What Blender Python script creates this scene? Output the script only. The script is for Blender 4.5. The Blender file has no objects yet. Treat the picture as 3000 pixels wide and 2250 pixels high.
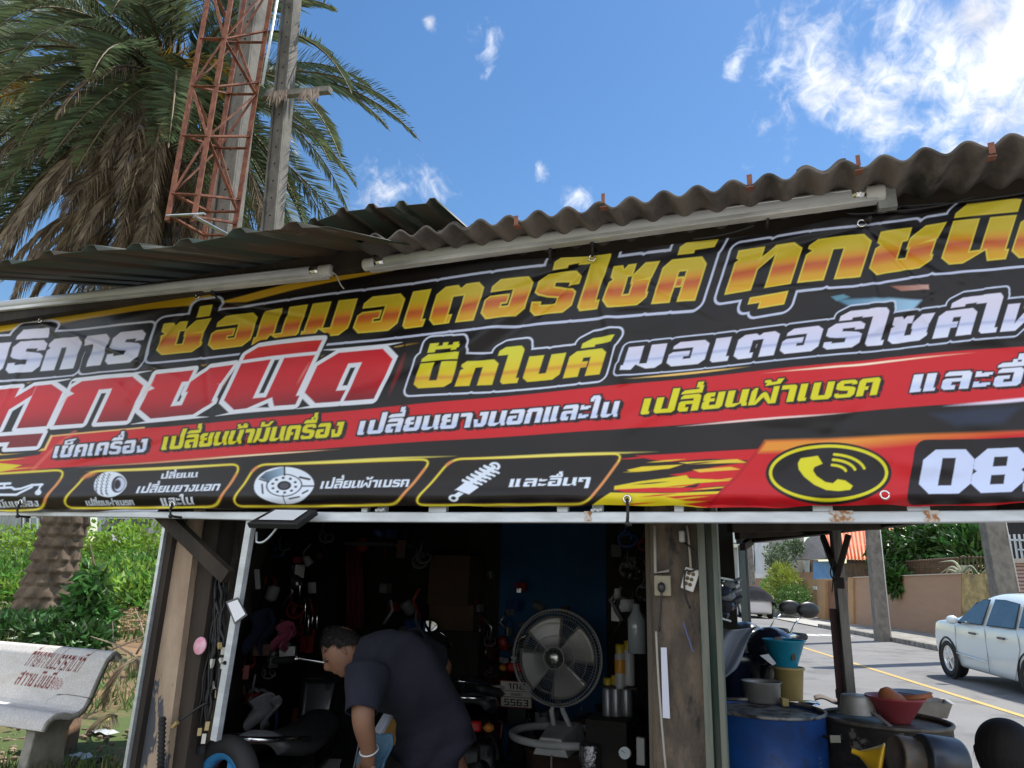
import bpy, math, random
import numpy as np
from mathutils import Vector, Matrix
R_ = math.radians
scene = bpy.context.scene
# ---------------------------------------------------------------- camera
FPX, CAMH = 2080.0, 1.45          # focal length in pixels of the 3000 px wide photograph, eye height
def _n(v):
    v = np.array(v, float); return v / np.linalg.norm(v)
UPC = _n([230.0, 7445.0, -FPX])
BXC = -_n([-5870.0, -397.0, -FPX]); BXC = _n(BXC - (BXC @ UPC) * UPC)
BYC = np.cross(UPC, BXC)
RC = np.array([BXC, BYC, UPC])      # camera vector -> world vector (X along the shop front, Y into the shop, Z up)
cam_data = bpy.data.cameras.new('camera'); cam = bpy.data.objects.new('camera', cam_data)
scene.collection.objects.link(cam); scene.camera = cam
cam_data.sensor_width = 36.0; cam_data.lens = FPX / 3000 * 36.0
cam_data.clip_start = 0.05; cam_data.clip_end = 3000.0
mw = Matrix.Identity(4)
for i in range(3):
    for j in range(3): mw[i][j] = RC[i, j]
mw.translation = Vector((0, 0, CAMH)); cam.matrix_world = mw
def ray(px, py):
    return RC @ np.array([(px - 1500) / FPX, (1125 - py) / FPX, -1.0])
def P(px, py, Y):                   # point of the place seen at photo pixel (px, py), Y metres into the scene
    d = ray(px, py); return Vector(np.array([0, 0, CAMH]) + d * (Y / d[1]))
def PD(px, py, D): return Vector(np.array([0, 0, CAMH]) + ray(px, py) * D)
def PZ(px, py, Z):
    d = ray(px, py); return Vector(np.array([0, 0, CAMH]) + d * ((Z - CAMH) / d[2]))
def proj(p):
    c = RC.T @ (np.array(p, float) - [0, 0, CAMH]); return 1500 + FPX * c[0] / -c[2], 1125 - FPX * c[1] / -c[2]
# ---------------------------------------------------------------- light
SUN_EL, SUN_AZ = 60.0, 38.0        # azimuth from +Y, negative to the left
w = bpy.data.worlds.new('World'); scene.world = w; w.use_nodes = True
sd = bpy.data.lights.new('sun', 'SUN'); sd.energy = 4.6; sd.angle = R_(0.5); sd.color = (1.0, 0.95, 0.87)
so = bpy.data.objects.new('sun', sd); scene.collection.objects.link(so)
_el, _az = R_(SUN_EL), R_(SUN_AZ)
SUND = Vector((math.sin(_az) * math.cos(_el), math.cos(_az) * math.cos(_el), math.sin(_el)))
so.rotation_euler = SUND.to_track_quat('Z', 'Y').to_euler(); so.location = (0, 0, 30)
scene.view_settings.view_transform = 'Standard'; scene.view_settings.look = 'None'
scene.view_settings.exposure = 0.5; scene.view_settings.gamma = 1.0
try: scene.view_settings.use_curve_mapping = False
except Exception: pass
scene.cycles.max_bounces = 6; scene.cycles.diffuse_bounces = 3; scene.cycles.glossy_bounces = 3
scene.cycles.transmission_bounces = 4; scene.cycles.transparent_max_bounces = 8
scene.cycles.use_denoising = True; scene.cycles.sample_clamp_indirect = 6.0
nt = w.node_tree; nt.nodes.clear()
def N(tree, typ, **kw):
    n = tree.nodes.new(typ)
    for k, v in kw.items(): setattr(n, k, v)
    return n
def mth(tree, op, a, b=None, clamp=False):
    n = tree.nodes.new('ShaderNodeMath'); n.operation = op; n.use_clamp = clamp
    for i, v in enumerate((a, b)):
        if v is None: continue
        if isinstance(v, (int, float)): n.inputs[i].default_value = v
        else: tree.links.new(v, n.inputs[i])
    return n.outputs[0]
def build_sky():
    L = nt.links
    out = N(nt, 'ShaderNodeOutputWorld'); bg = N(nt, 'ShaderNodeBackground'); bg.inputs['Strength'].default_value = 0.115
    L.new(bg.outputs[0], out.inputs[0])
    sky = N(nt, 'ShaderNodeTexSky'); sky.sky_type = 'NISHITA'; sky.sun_disc = False
    sky.sun_elevation = R_(SUN_EL); sky.sun_rotation = R_(SUN_AZ); sky.altitude = 0; sky.air_density = 1.25; sky.dust_density = 0.15; sky.ozone_density = 2.2
    hs = N(nt, 'ShaderNodeHueSaturation'); hs.inputs['Saturation'].default_value = SKY_SAT; hs.inputs['Value'].default_value = SKY_VAL; hs.inputs['Hue'].default_value = SKY_HUE
    L.new(sky.outputs[0], hs.inputs['Color'])
    tc = N(nt, 'ShaderNodeTexCoord'); d = tc.outputs['Generated']
    def dot(v):
        n = N(nt, 'ShaderNodeVectorMath', operation='DOT_PRODUCT'); L.new(d, n.inputs[0]); n.inputs[1].default_value = tuple(v); return n.outputs['Value']
    def noise(scale, detail=7, rough=0.58, dist=0.0, off=(0, 0, 0), sc=(1, 1, 1)):
        mp = N(nt, 'ShaderNodeMapping'); L.new(d, mp.inputs[0]); mp.inputs['Location'].default_value = off; mp.inputs['Scale'].default_value = sc
        n = N(nt, 'ShaderNodeTexNoise'); n.inputs['Scale'].default_value = scale; n.inputs['Detail'].default_value = detail
        n.inputs['Roughness'].default_value = rough; n.inputs['Distortion'].default_value = dist
        L.new(mp.outputs[0], n.inputs['Vector']); return n.outputs[0]
    big = noise(9, 8, 0.62, 0.6); fine = noise(34, 6, 0.6, 0.8, (3, 1, 2))
    nz = mth(nt, 'ADD', mth(nt, 'MULTIPLY', big, 0.62), mth(nt, 'MULTIPLY', fine, 0.38))
    tot = None
    # clouds ahead: centre pixel, half axes in px, tilt (deg), strength
    for cx, cy, ra, rb, ang, st in CLOUDS:
        c = _n(ray(cx, cy)); u = _n(ray(cx + 30, cy) - ray(cx, cy)); u = _n(u - (u @ c) * c); v = np.cross(c, u)
        a = R_(ang); uu = math.cos(a) * u + math.sin(a) * v; vv = -math.sin(a) * u + math.cos(a) * v
        k = FPX * 1.0
        da = mth(nt, 'DIVIDE', dot(uu), ra / k); db = mth(nt, 'DIVIDE', dot(vv), rb / k)
        r2 = mth(nt, 'ADD', mth(nt, 'MULTIPLY', da, da), mth(nt, 'MULTIPLY', db, db))
        b = mth(nt, 'SUBTRACT', st, mth(nt, 'POWER', r2, 0.6))
        b = mth(nt, 'MAXIMUM', b, -2.6)
        b = mth(nt, 'ADD', b, mth(nt, 'MULTIPLY', mth(nt, 'GREATER_THAN', 0.2, dot(c)), -5.0))
        tot = b if tot is None else mth(nt, 'MAXIMUM', tot, b)
    # unseen broken cumulus behind the viewer, added to light the banner front
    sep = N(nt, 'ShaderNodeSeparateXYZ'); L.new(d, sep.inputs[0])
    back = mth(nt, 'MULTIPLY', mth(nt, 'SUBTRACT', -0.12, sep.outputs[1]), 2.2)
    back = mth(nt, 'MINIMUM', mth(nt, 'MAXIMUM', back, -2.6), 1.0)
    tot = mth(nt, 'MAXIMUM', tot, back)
    m = mth(nt, 'ADD', tot, mth(nt, 'MULTIPLY', mth(nt, 'SUBTRACT', nz, 0.5), 6.4))
    m = mth(nt, 'MULTIPLY', m, 0.55, clamp=True)
    sm = mth(nt, 'MULTIPLY', mth(nt, 'MULTIPLY', m, m), mth(nt, 'SUBTRACT', 3.0, mth(nt, 'MULTIPLY', m, 2.0)))
    soft = noise(15, 5, 0.5, 0.2, (7, 2, 5))
    amp = mth(nt, 'ADD', FRONT_V, mth(nt, 'MULTIPLY', mth(nt, 'MULTIPLY', sep.outputs[1], -2.5, clamp=True), FILL_CLOUD_V - FRONT_V))   # added clouds behind the viewer are raised as fill for the shop front
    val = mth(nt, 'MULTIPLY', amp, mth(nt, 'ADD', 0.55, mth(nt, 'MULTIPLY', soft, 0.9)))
    cc = N(nt, 'ShaderNodeCombineColor'); L.new(val, cc.inputs[0]); L.new(mth(nt, 'MULTIPLY', val, 1.01), cc.inputs[1]); L.new(mth(nt, 'MULTIPLY', val, 1.05), cc.inputs[2])
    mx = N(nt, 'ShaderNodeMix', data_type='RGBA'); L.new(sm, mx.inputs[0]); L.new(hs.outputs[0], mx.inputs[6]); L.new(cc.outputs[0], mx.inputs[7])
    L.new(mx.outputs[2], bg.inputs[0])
SKY_SAT, SKY_VAL, SKY_HUE, FILL_CLOUD_V, FRONT_V = 1.22, 0.92, 0.502, 14.5, 7.4
CLOUDS = [(2400, 260, 170, 240, 10, 0.9), (2560, 330, 290, 190, 20, 0.8), (2820, 190, 260, 210, 30, 1.2), (3000, 70, 190, 230, 20, 1.5),
          (2740, 420, 300, 120, 15, 0.7), (2230, 370, 55, 75, 0, 0.7), (1425, 120, 60, 120, 8, .5), (1435, 210, 40, 100, 8, 0.55), (1260, 70, 30, 36, 0, 0.5), (2155, 190, 40, 70, 20, 0.6),
          (1160, 560, 120, 100, 0, 0.85), (1585, 505, 36, 50, 0, 0.45), (1690, 572, 60, 60, 0, 0.7), (2450, 50, 70, 100, -25, 0.6)]
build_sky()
# ---------------------------------------------------------------- scene helpers
C = scene.collection
_mats = {}
def mat(name, col, rough=0.6, metal=0.0, col2=None, scale=6.0, detail=6.0, lo=0.4, hi=0.62, bump=0.0, bscale=40.0, spec=0.5,
        stretch=(1, 1, 1), col3=None, scale3=2.0, lo3=0.55, hi3=0.62, island=0.0, transl=0.0, coat=0.0, rough2=None, alpha=None, trans=0.0):
    """procedural material: base colour broken up by noise towards col2, patches of col3, bump from noise"""
    if name in _mats: return _mats[name]
    m = bpy.data.materials.new(name); _mats[name] = m; m.use_nodes = True
    t = m.node_tree; L = t.links; b = t.nodes['Principled BSDF']
    c4 = lambda c: (c[0], c[1], c[2], 1.0)
    tc = N(t, 'ShaderNodeTexCoord'); mp = N(t, 'ShaderNodeMapping'); mp.inputs['Scale'].default_value = stretch
    L.new(tc.outputs['Object'], mp.inputs[0]); vec = mp.outputs[0]
    def noise(sc, det=detail, rg=0.6):
        n = N(t, 'ShaderNodeTexNoise'); n.inputs['Scale'].default_value = sc; n.inputs['Detail'].default_value = det; n.inputs['Roughness'].default_value = rg
        L.new(vec, n.inputs['Vector']); return n.outputs[0]
    def ramp(v, a, z):
        n = N(t, 'ShaderNodeMapRange'); n.inputs[1].default_value = a; n.inputs[2].default_value = z; L.new(v, n.inputs[0]); return n.outputs[0]
    def mix(f, a, z):
        n = N(t, 'ShaderNodeMix', data_type='RGBA')
        for i, v in ((0, f), (6, a), (7, z)):
            if isinstance(v, tuple): n.inputs[i].default_value = v
            elif isinstance(v, float): n.inputs[i].default_value = v
            else: L.new(v, n.inputs[i])
        return n.outputs[2]
    cur = c4(col)
    if col2 is not None:
        f = ramp(noise(scale), lo, hi); cur = mix(f, cur, c4(col2))
        if rough2 is not None:
            mr = N(t, 'ShaderNodeMapRange'); mr.inputs[3].default_value = rough; mr.inputs[4].default_value = rough2; L.new(f, mr.inputs[0]); L.new(mr.outputs[0], b.inputs['Roughness'])
    if col3 is not None: cur = mix(ramp(noise(scale3, 5, 0.65), lo3, hi3), cur, c4(col3))
    if island:
        g = N(t, 'ShaderNodeNewGeometry'); h = N(t, 'ShaderNodeHueSaturation')
        L.new(g.outputs['Random Per Island'], (mr := N(t, 'ShaderNodeMapRange')).inputs[0]); mr.inputs[3].default_value = 1 - island; mr.inputs[4].default_value = 1 + island
        L.new(mr.outputs[0], h.inputs['Value'])
        mr2 = N(t, 'ShaderNodeMapRange'); L.new(g.outputs['Random Per Island'], mr2.inputs[0]); mr2.inputs[3].default_value = 0.5 - 0.04 * island; mr2.inputs[4].default_value = 0.5 + 0.03 * island
        L.new(mr2.outputs[0], h.inputs['Hue'])
        if isinstance(cur, tuple): h.inputs['Color'].default_value = cur
        else: L.new(cur, h.inputs['Color'])
        cur = h.outputs[0]
    if isinstance(cur, tuple): b.inputs['Base Color'].default_value = cur
    else: L.new(cur, b.inputs['Base Color'])
    if not (col2 is not None and rough2 is not None): b.inputs['Roughness'].default_value = rough
    b.inputs['Metallic'].default_value = metal; b.inputs['Specular IOR Level'].default_value = spec
    b.inputs['Coat Weight'].default_value = coat; b.inputs['Coat Roughness'].default_value = 0.08
    if trans: b.inputs['Transmission Weight'].default_value = trans
    if alpha is not None: b.inputs['Alpha'].default_value = alpha
    if bump:
        bn = N(t, 'ShaderNodeBump'); bn.inputs['Strength'].default_value = bump; bn.inputs['Distance'].default_value = 0.02
        L.new(noise(bscale, 5), bn.inputs['Height']); L.new(bn.outputs[0], b.inputs['Normal'])
    if transl:
        tr = N(t, 'ShaderNodeBsdfTranslucent'); ms = N(t, 'ShaderNodeMixShader'); ms.inputs[0].default_value = transl
        if isinstance(cur, tuple): tr.inputs[0].default_value = cur
        else: L.new(cur, tr.inputs[0])
        o = t.nodes['Material Output']; L.new(b.outputs[0], ms.inputs[1]); L.new(tr.outputs[0], ms.inputs[2]); L.new(ms.outputs[0], o.inputs[0])
    return m
def vcol_mat(name, rough=0.35, spec=0.5, bump=0.0, bscale=300.0, coat=0.0):
    """printed or painted surface: the ink is stored per vertex in the attribute 'ink'"""
    m = bpy.data.materials.new(name); m.use_nodes = True; t = m.node_tree; b = t.nodes['Principled BSDF']
    a = N(t, 'ShaderNodeAttribute'); a.attribute_name = 'ink'; t.links.new(a.outputs['Color'], b.inputs['Base Color'])
    b.inputs['Roughness'].default_value = rough; b.inputs['Specular IOR Level'].default_value = spec; b.inputs['Coat Weight'].default_value = coat
    if bump:
        tc = N(t, 'ShaderNodeTexCoord'); n = N(t, 'ShaderNodeTexNoise'); n.inputs['Scale'].default_value = bscale; t.links.new(tc.outputs['Object'], n.inputs['Vector'])
        bn = N(t, 'ShaderNodeBump'); bn.inputs['Strength'].default_value = bump; bn.inputs['Distance'].default_value = 0.01
        t.links.new(n.outputs[0], bn.inputs['Height']); t.links.new(bn.outputs[0], b.inputs['Normal'])
    return m
def tagit(o, label=None, cat=None, group=None, kind=None):
    if label: o['label'] = label
    if cat: o['category'] = cat
    if group: o['group'] = group
    if kind: o['kind'] = kind
    return o
def T(name, label, cat, loc=(0, 0, 0), rz=0.0, group=None):
    o = bpy.data.objects.new(name, None); C.objects.link(o); o.location = loc; o.rotation_euler = (0, 0, rz); o.empty_display_size = 0.1
    o['_base'] = tuple(loc); return tagit(o, label, cat, group)
def basis(z, x=None):
    z = Vector(z).normalized(); x = Vector(x) if x is not None else (Vector((0, 0, 1)) if abs(z.z) < 0.9 else Vector((1, 0, 0)))
    y = z.cross(x).normalized(); x = y.cross(z).normalized(); return x, y, z
class MB:
    """collects vertices and faces of ONE mesh"""
    def __init__(s): s.v = []; s.f = []; s.sm = []
    def add(s, vs, fs, smooth=False):
        o = len(s.v); s.v += [tuple(v) for v in vs]; s.f += [tuple(i + o for i in f) for f in fs]; s.sm += [smooth] * len(fs); return s
    def box(s, c, size, rz=0.0, ax=None, taper=1.0):
        hx, hy, hz = size[0] / 2, size[1] / 2, size[2] / 2
        if ax is None: X, Y, Z = Vector((math.cos(rz), math.sin(rz), 0)), Vector((-math.sin(rz), math.cos(rz), 0)), Vector((0, 0, 1))
        else: X, Y, Z = ax
        c = Vector(c); vs = []
        for k in (-1, 1):
            tp = taper if k > 0 else 1.0
            for j, i in ((-1, -1), (-1, 1), (1, 1), (1, -1)): vs.append(c + X * hx * i * tp + Y * hy * j * tp + Z * hz * k)
        return s.add(vs, [(3, 2, 1, 0), (4, 5, 6, 7), (0, 1, 5, 4), (1, 2, 6, 5), (2, 3, 7, 6), (3, 0, 4, 7)])
    def bar(s, a, b, wd, ht=None, up=(0, 0, 1)):
        a, b = Vector(a), Vector(b); z = (b - a); L = z.length
        if L < 1e-6: return s
        x, y, z = basis(z, up); ht = wd if ht is None else ht
        return s.box((a + b) / 2, (ht, wd, L), ax=(x, y, z))
    def tube(s, pts, r, n=10, caps=True, closed=False, smooth=True):
        pts = [Vector(p) for p in pts]; m = len(pts); rs = r if isinstance(r, (list, tuple)) else [r] * m
        vs = []; fs = []; x = None
        for i, p in enumerate(pts):
            if closed: tz = pts[(i + 1) % m] - pts[i - 1]
            else: tz = pts[min(i + 1, m - 1)] - pts[max(i - 1, 0)]
            tz = tz.normalized() if tz.length > 1e-9 else Vector((0, 0, 1))
            if x is None: x, y, _ = basis(tz)
            else:
                x = (x - tz * x.dot(tz)); x = x.normalized() if x.length > 1e-6 else basis(tz)[0]; y = tz.cross(x)
            for k in range(n):
                a = 2 * math.pi * k / n; vs.append(p + (x * math.cos(a) + y * math.sin(a)) * rs[i])
        for i in range(m if closed else m - 1):
            j = (i + 1) % m
            for k in range(n): fs.append((i * n + k, i * n + (k + 1) % n, j * n + (k + 1) % n, j * n + k))
        s.add(vs, fs, smooth)
        if caps and not closed:
            o = len(s.v) - m * n; s.f += [tuple(o + k for k in reversed(range(n))), tuple(o + (m - 1) * n + k for k in range(n))]; s.sm += [False, False]
        return s
    def lathe(s, prof, c=(0, 0, 0), n=24, ax=(0, 0, 1), x=None, smooth=True, sx=1.0, sy=1.0, a0=0.0, a1=2 * math.pi):
        X, Y, Z = basis(ax, x); c = Vector(c); vs = []; fs = []; full = abs(a1 - a0 - 2 * math.pi) < 1e-6; nn = n if full else n + 1
        for r, h in prof:
            for k in range(nn):
                a = a0 + (a1 - a0) * k / n; vs.append(c + X * r * math.cos(a) * sx + Y * r * math.sin(a) * sy + Z * h)
        for i in range(len(prof) - 1):
            for k in range(n): k2 = (k + 1) % nn; fs.append((i * nn + k, i * nn + k2, (i + 1) * nn + k2, (i + 1) * nn + k))
        return s.add(vs, fs, smooth)
    def grid(s, fn, nu, nv, smooth=True, closed_u=False):
        vs = [fn(i / (nu if closed_u else nu - 1), j / (nv - 1)) for j in range(nv) for i in range(nu)]; fs = []
        for j in range(nv - 1):
            for i in range(nu if closed_u else nu - 1):
                i2 = (i + 1) % nu; fs.append((j * nu + i, j * nu + i2, (j + 1) * nu + i2, (j + 1) * nu + i))
        return s.add(vs, fs, smooth)
    def ball(s, c, r, n=16, m=10, ax=None, smooth=True):
        c = Vector(c); r = (r, r, r) if isinstance(r, (int, float)) else r
        X, Y, Z = ax if ax else (Vector((1, 0, 0)), Vector((0, 1, 0)), Vector((0, 0, 1)))
        return s.grid(lambda u, v: c + X * r[0] * math.sin(math.pi * v) * math.cos(2 * math.pi * u) + Y * r[1] * math.sin(math.pi * v) * math.sin(2 * math.pi * u) - Z * r[2] * math.cos(math.pi * v), n, m, smooth, True)
    def prism(s, poly, thick, org, X, Y):          # 2-D outline extruded both ways about the plane org + X,Y
        org, X, Y = Vector(org), Vector(X), Vector(Y); Z = X.cross(Y).normalized(); n = len(poly)
        a = [org + X * p[0] + Y * p[1] + Z * thick / 2 for p in poly]; b = [org + X * p[0] + Y * p[1] - Z * thick / 2 for p in poly]
        return s.add(a + b, [tuple(range(n)), tuple(reversed(range(n, 2 * n)))] + [(i, i + n, (i + 1) % n + n, (i + 1) % n) for i in range(n)])
    def build(s, name, m, parent=None, base=None, local=False, bevel=0.0, sub=0, solid=0.0):
        root = parent
        while root is not None and root.parent is not None: root = root.parent
        if local: off = Vector((0, 0, 0))
        elif root is not None: off = Vector(root.location)
        elif base is not None: off = Vector(base)
        else:
            a = np.array(s.v); off = Vector(((a[:, 0].min() + a[:, 0].max()) / 2, (a[:, 1].min() + a[:, 1].max()) / 2, a[:, 2].min()))
        me = bpy.data.meshes.new(name); vs = np.array(s.v, float) - np.array(off) if not local else np.array(s.v, float)
        me.from_pydata(vs.tolist(), [], s.f); me.polygons.foreach_set('use_smooth', s.sm)
        me.update(); me.validate()
        o = bpy.data.objects.new(name, me); C.objects.link(o)
        for k in (m if isinstance(m, list) else [m]): me.materials.append(k)
        if parent is not None: o.parent = parent
        elif not local: o.location = off
        if solid: q = o.modifiers.new('solid', 'SOLIDIFY'); q.thickness = solid; q.offset = 0
        if bevel: q = o.modifiers.new('bevel', 'BEVEL'); q.width = bevel; q.segments = 2; q.limit_method = 'ANGLE'; q.angle_limit = R_(40)
        if sub: q = o.modifiers.new('sub', 'SUBSURF'); q.levels = sub; q.render_levels = sub
        return o
def copy_tree(o, parent=None):
    c = o.copy(); C.objects.link(c)
    if parent is not None: c.parent = parent
    for ch in list(o.children): copy_tree(ch, c)
    return c
def struct(name, mb, m, **kw): return tagit(mb.build(name, m, None, **kw), kind='structure')
def arc(p, q, n): return [p + (q - p) * i / n for i in range(n + 1)]
def bez(a, b, c, d, n=12):
    a, b, c, d = map(Vector, (a, b, c, d)); return [a * (1 - t) ** 3 + b * 3 * t * (1 - t) ** 2 + c * 3 * t * t * (1 - t) + d * t ** 3 for t in [i / n for i in range(n + 1)]]
def sstep(a, b, x):
    t = min(max((x - a) / (b - a), 0.0), 1.0); return t * t * (3 - 2 * t)
def skin_mesh(nodes, edges):
    """one continuous skinned surface from joints {name:(pos, radius)}; returns an object with skin + subdivision applied"""
    names = list(nodes); me = bpy.data.meshes.new('skin'); me.from_pydata([tuple(nodes[k][0]) for k in names], [(names.index(a), names.index(b)) for a, b in edges], [])
    o = bpy.data.objects.new('skin', me); C.objects.link(o); sk = o.modifiers.new('skin', 'SKIN'); sk.use_smooth_shade = True
    for i, k in enumerate(names):
        r = nodes[k][1]; me.skin_vertices[0].data[i].radius = r if isinstance(r, tuple) else (r, r)
    me.skin_vertices[0].data[0].use_root = True
    q = o.modifiers.new('sub', 'SUBSURF'); q.levels = 2; q.render_levels = 2
    dg = bpy.context.evaluated_depsgraph_get(); ev = o.evaluated_get(dg); nm = bpy.data.meshes.new_from_object(ev)
    mb = MB(); mb.v = [tuple(v.co) for v in nm.vertices]; mb.f = [tuple(p.vertices) for p in nm.polygons]; mb.sm = [True] * len(mb.f)
    bpy.data.objects.remove(o); return mb
# ================================================================ ground, road, pavement
RN, RD = Vector((.976, .219, 0)), Vector((-.219, .976, 0))       # across and along the street
def li(x, xs, ys): return float(np.interp(x, xs, ys))
def gz(x, y):
    if x >= 0: return 0.0
    return max(0.0, .27 * sstep(1.8, 3.2, -x) + .3 * sstep(3.5, 10, y) * sstep(2.2, 4, -x))
def G(px, py):
    d = ray(px, py); t = .5
    while t < 90:
        p = np.array([0, 0, CAMH]) + d * t
        if p[2] <= gz(p[0], p[1]): return Vector(p)
        t += .03
    return Vector(p)
def OS(o, s, dz=0.0):
    p = RN * o + RD * s; return Vector((p.x, p.y, gz(p.x, p.y) + dz))
def so(p): return p.x * RN.x + p.y * RN.y, p.x * RD.x + p.y * RD.y
m_ground = mat('bare_ground', (.26, .16, .09), .95, col2=(.17, .11, .06), scale=1.6, col3=(.075, .11, .028), scale3=.9, lo3=.42, hi3=.54, bump=.6, bscale=9)
m_asphalt = mat('worn_asphalt', (.205, .20, .195), .9, col2=(.165, .16, .155), scale=.6, lo=.35, hi=.7, col3=(.115, .112, .11), scale3=.9, lo3=.52, hi3=.66, bump=.25, bscale=120)
m_conc = mat('old_concrete', (.33, .315, .285), .9, col2=(.2, .19, .165), scale=3, col3=(.12, .12, .09), scale3=1.2, lo3=.58, hi3=.72, bump=.3, bscale=60)
m_paint_y = mat('road_yellow', (.55, .36, .09), .8, col2=(.4, .31, .16), scale=9, lo=.45, hi=.7)
m_paint_w = mat('road_white', (.62, .61, .58), .8, col2=(.36, .35, .33), scale=9, lo=.5, hi=.7)
xs = np.unique(np.concatenate([[-900, -400, -200, -120, -80, -60, -48], np.arange(-40, 16.1, .7), [18, 22, 28, 40, 60, 100, 200, 400, 900]]))
ys = np.unique(np.concatenate([[-900, -300, -100, -50, -25, -12, -8, -4, -2], np.arange(-1, 34.1, .7), [38, 45, 55, 70, 100, 150, 300, 600, 1200]]))
rg = random.Random(3)
g = MB(); nx = len(xs)
for y in ys:
    for x in xs:
        z = gz(x, y); lot = sstep(2.6, 4.2, -x) * (1 if y > 1 else 0)
        z += lot * (.05 * rg.uniform(-1, 1))
        for cx, cy, hh, rr in ((-12.2, 12.5, .18, 2.0), (-16, 15, .2, 3), (-9.2, 9.9, .12, 1.0), (-21, 16, .3, 4)):
            z += hh * math.exp(-((x - cx) ** 2 + (y - cy) ** 2) / rr ** 2)
        g.v.append((x, y, z - .02))
for j in range(len(ys) - 1):
    for i in range(nx - 1): g.f.append((j * nx + i, j * nx + i + 1, (j + 1) * nx + i + 1, (j + 1) * nx + i)); g.sm.append(True)
struct('ground', g, m_ground, base=(0, 0, 0))
def ribbon(o0, o1, s0, s1, dz, step=.6, no=1):
    g = MB(); n = max(2, int((s1 - s0) / step) + 1); g.grid(lambda u, v: OS(o0 + (o1 - o0) * u, s0 + (s1 - s0) * v, dz), no + 1, n, True); return g
struct('road', ribbon(1.2, 9.0, -40, 110, .006, no=8), m_asphalt, base=(0, 0, 0))
# forecourt in front of the shop: pale concrete out to the street
g = MB(); g.grid(lambda u, v: Vector((-3.3 + 14 * u, -14 + 15.4 * v, .004)), 15, 15); struct('forecourt', g, mat('forecourt_concrete', (.36, .34, .31), .9, col2=(.28, .26, .235), scale=1.2, bump=.2, bscale=50), base=(0, 0, 0))
g = ribbon(5.2, 5.31, 3, 60, .012); struct('road_centre_line', g, m_paint_y, base=(0, 0, 0))
g = MB()
for o, s, a, b in ((6.5, 26.6, .9, .22), (7.6, 26.8, .8, .2)):
    pts = [OS(o - b, s, .012), OS(o + b + .6, s - .1, .012), OS(o + b + .6, s + a, .012), OS(o - b, s + a, .012)]; g.add(pts, [(0, 1, 2, 3)])
struct('road_marking', g, m_paint_w, base=(0, 0, 0))
def slab(name, o0, o1, s0, s1, h, m, step=.9):
    g = MB(); n = int((s1 - s0) / step) + 2
    for k in range(n):
        s = s0 + (s1 - s0) * k / (n - 1)
        for o, z in ((o0, -.15), (o0, h - .015), (o0 + .015, h), (o1, h)): p = OS(o, s); g.v.append((p.x, p.y, p.z + z))
    for k in range(n - 1):
        for q in range(3): a = k * 4 + q; g.f.append((a, a + 4, a + 5, a + 1)); g.sm.append(False)
    for e in (0, n - 1): g.f.append(tuple(e * 4 + q for q in range(4))); g.sm.append(False)
    return struct(name, g, m, base=(0, 0, 0))
slab('pavement', 9.13, 11.6, 8, 33, .14, m_conc); slab('pavement', 10.4, 12.4, 41.5, 90, .12, m_conc)
g = ribbon(8.9, 11.7, 33, 41.5, .05, no=3); struct('driveway', g, mat('pale_concrete', (.43, .42, .38), .85, col2=(.33, .32, .29), scale=2), base=(0, 0, 0))
m_kerb = mat('kerb_concrete', (.27, .25, .225), .9, col2=(.12, .11, .09), scale=4, lo=.45, hi=.62, bump=.5, bscale=30)
slab('kerb', 8.95, 9.13, 8, 33, .15, m_kerb); slab('kerb', 10.2, 10.4, 41.5, 90, .13, m_kerb)
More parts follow.
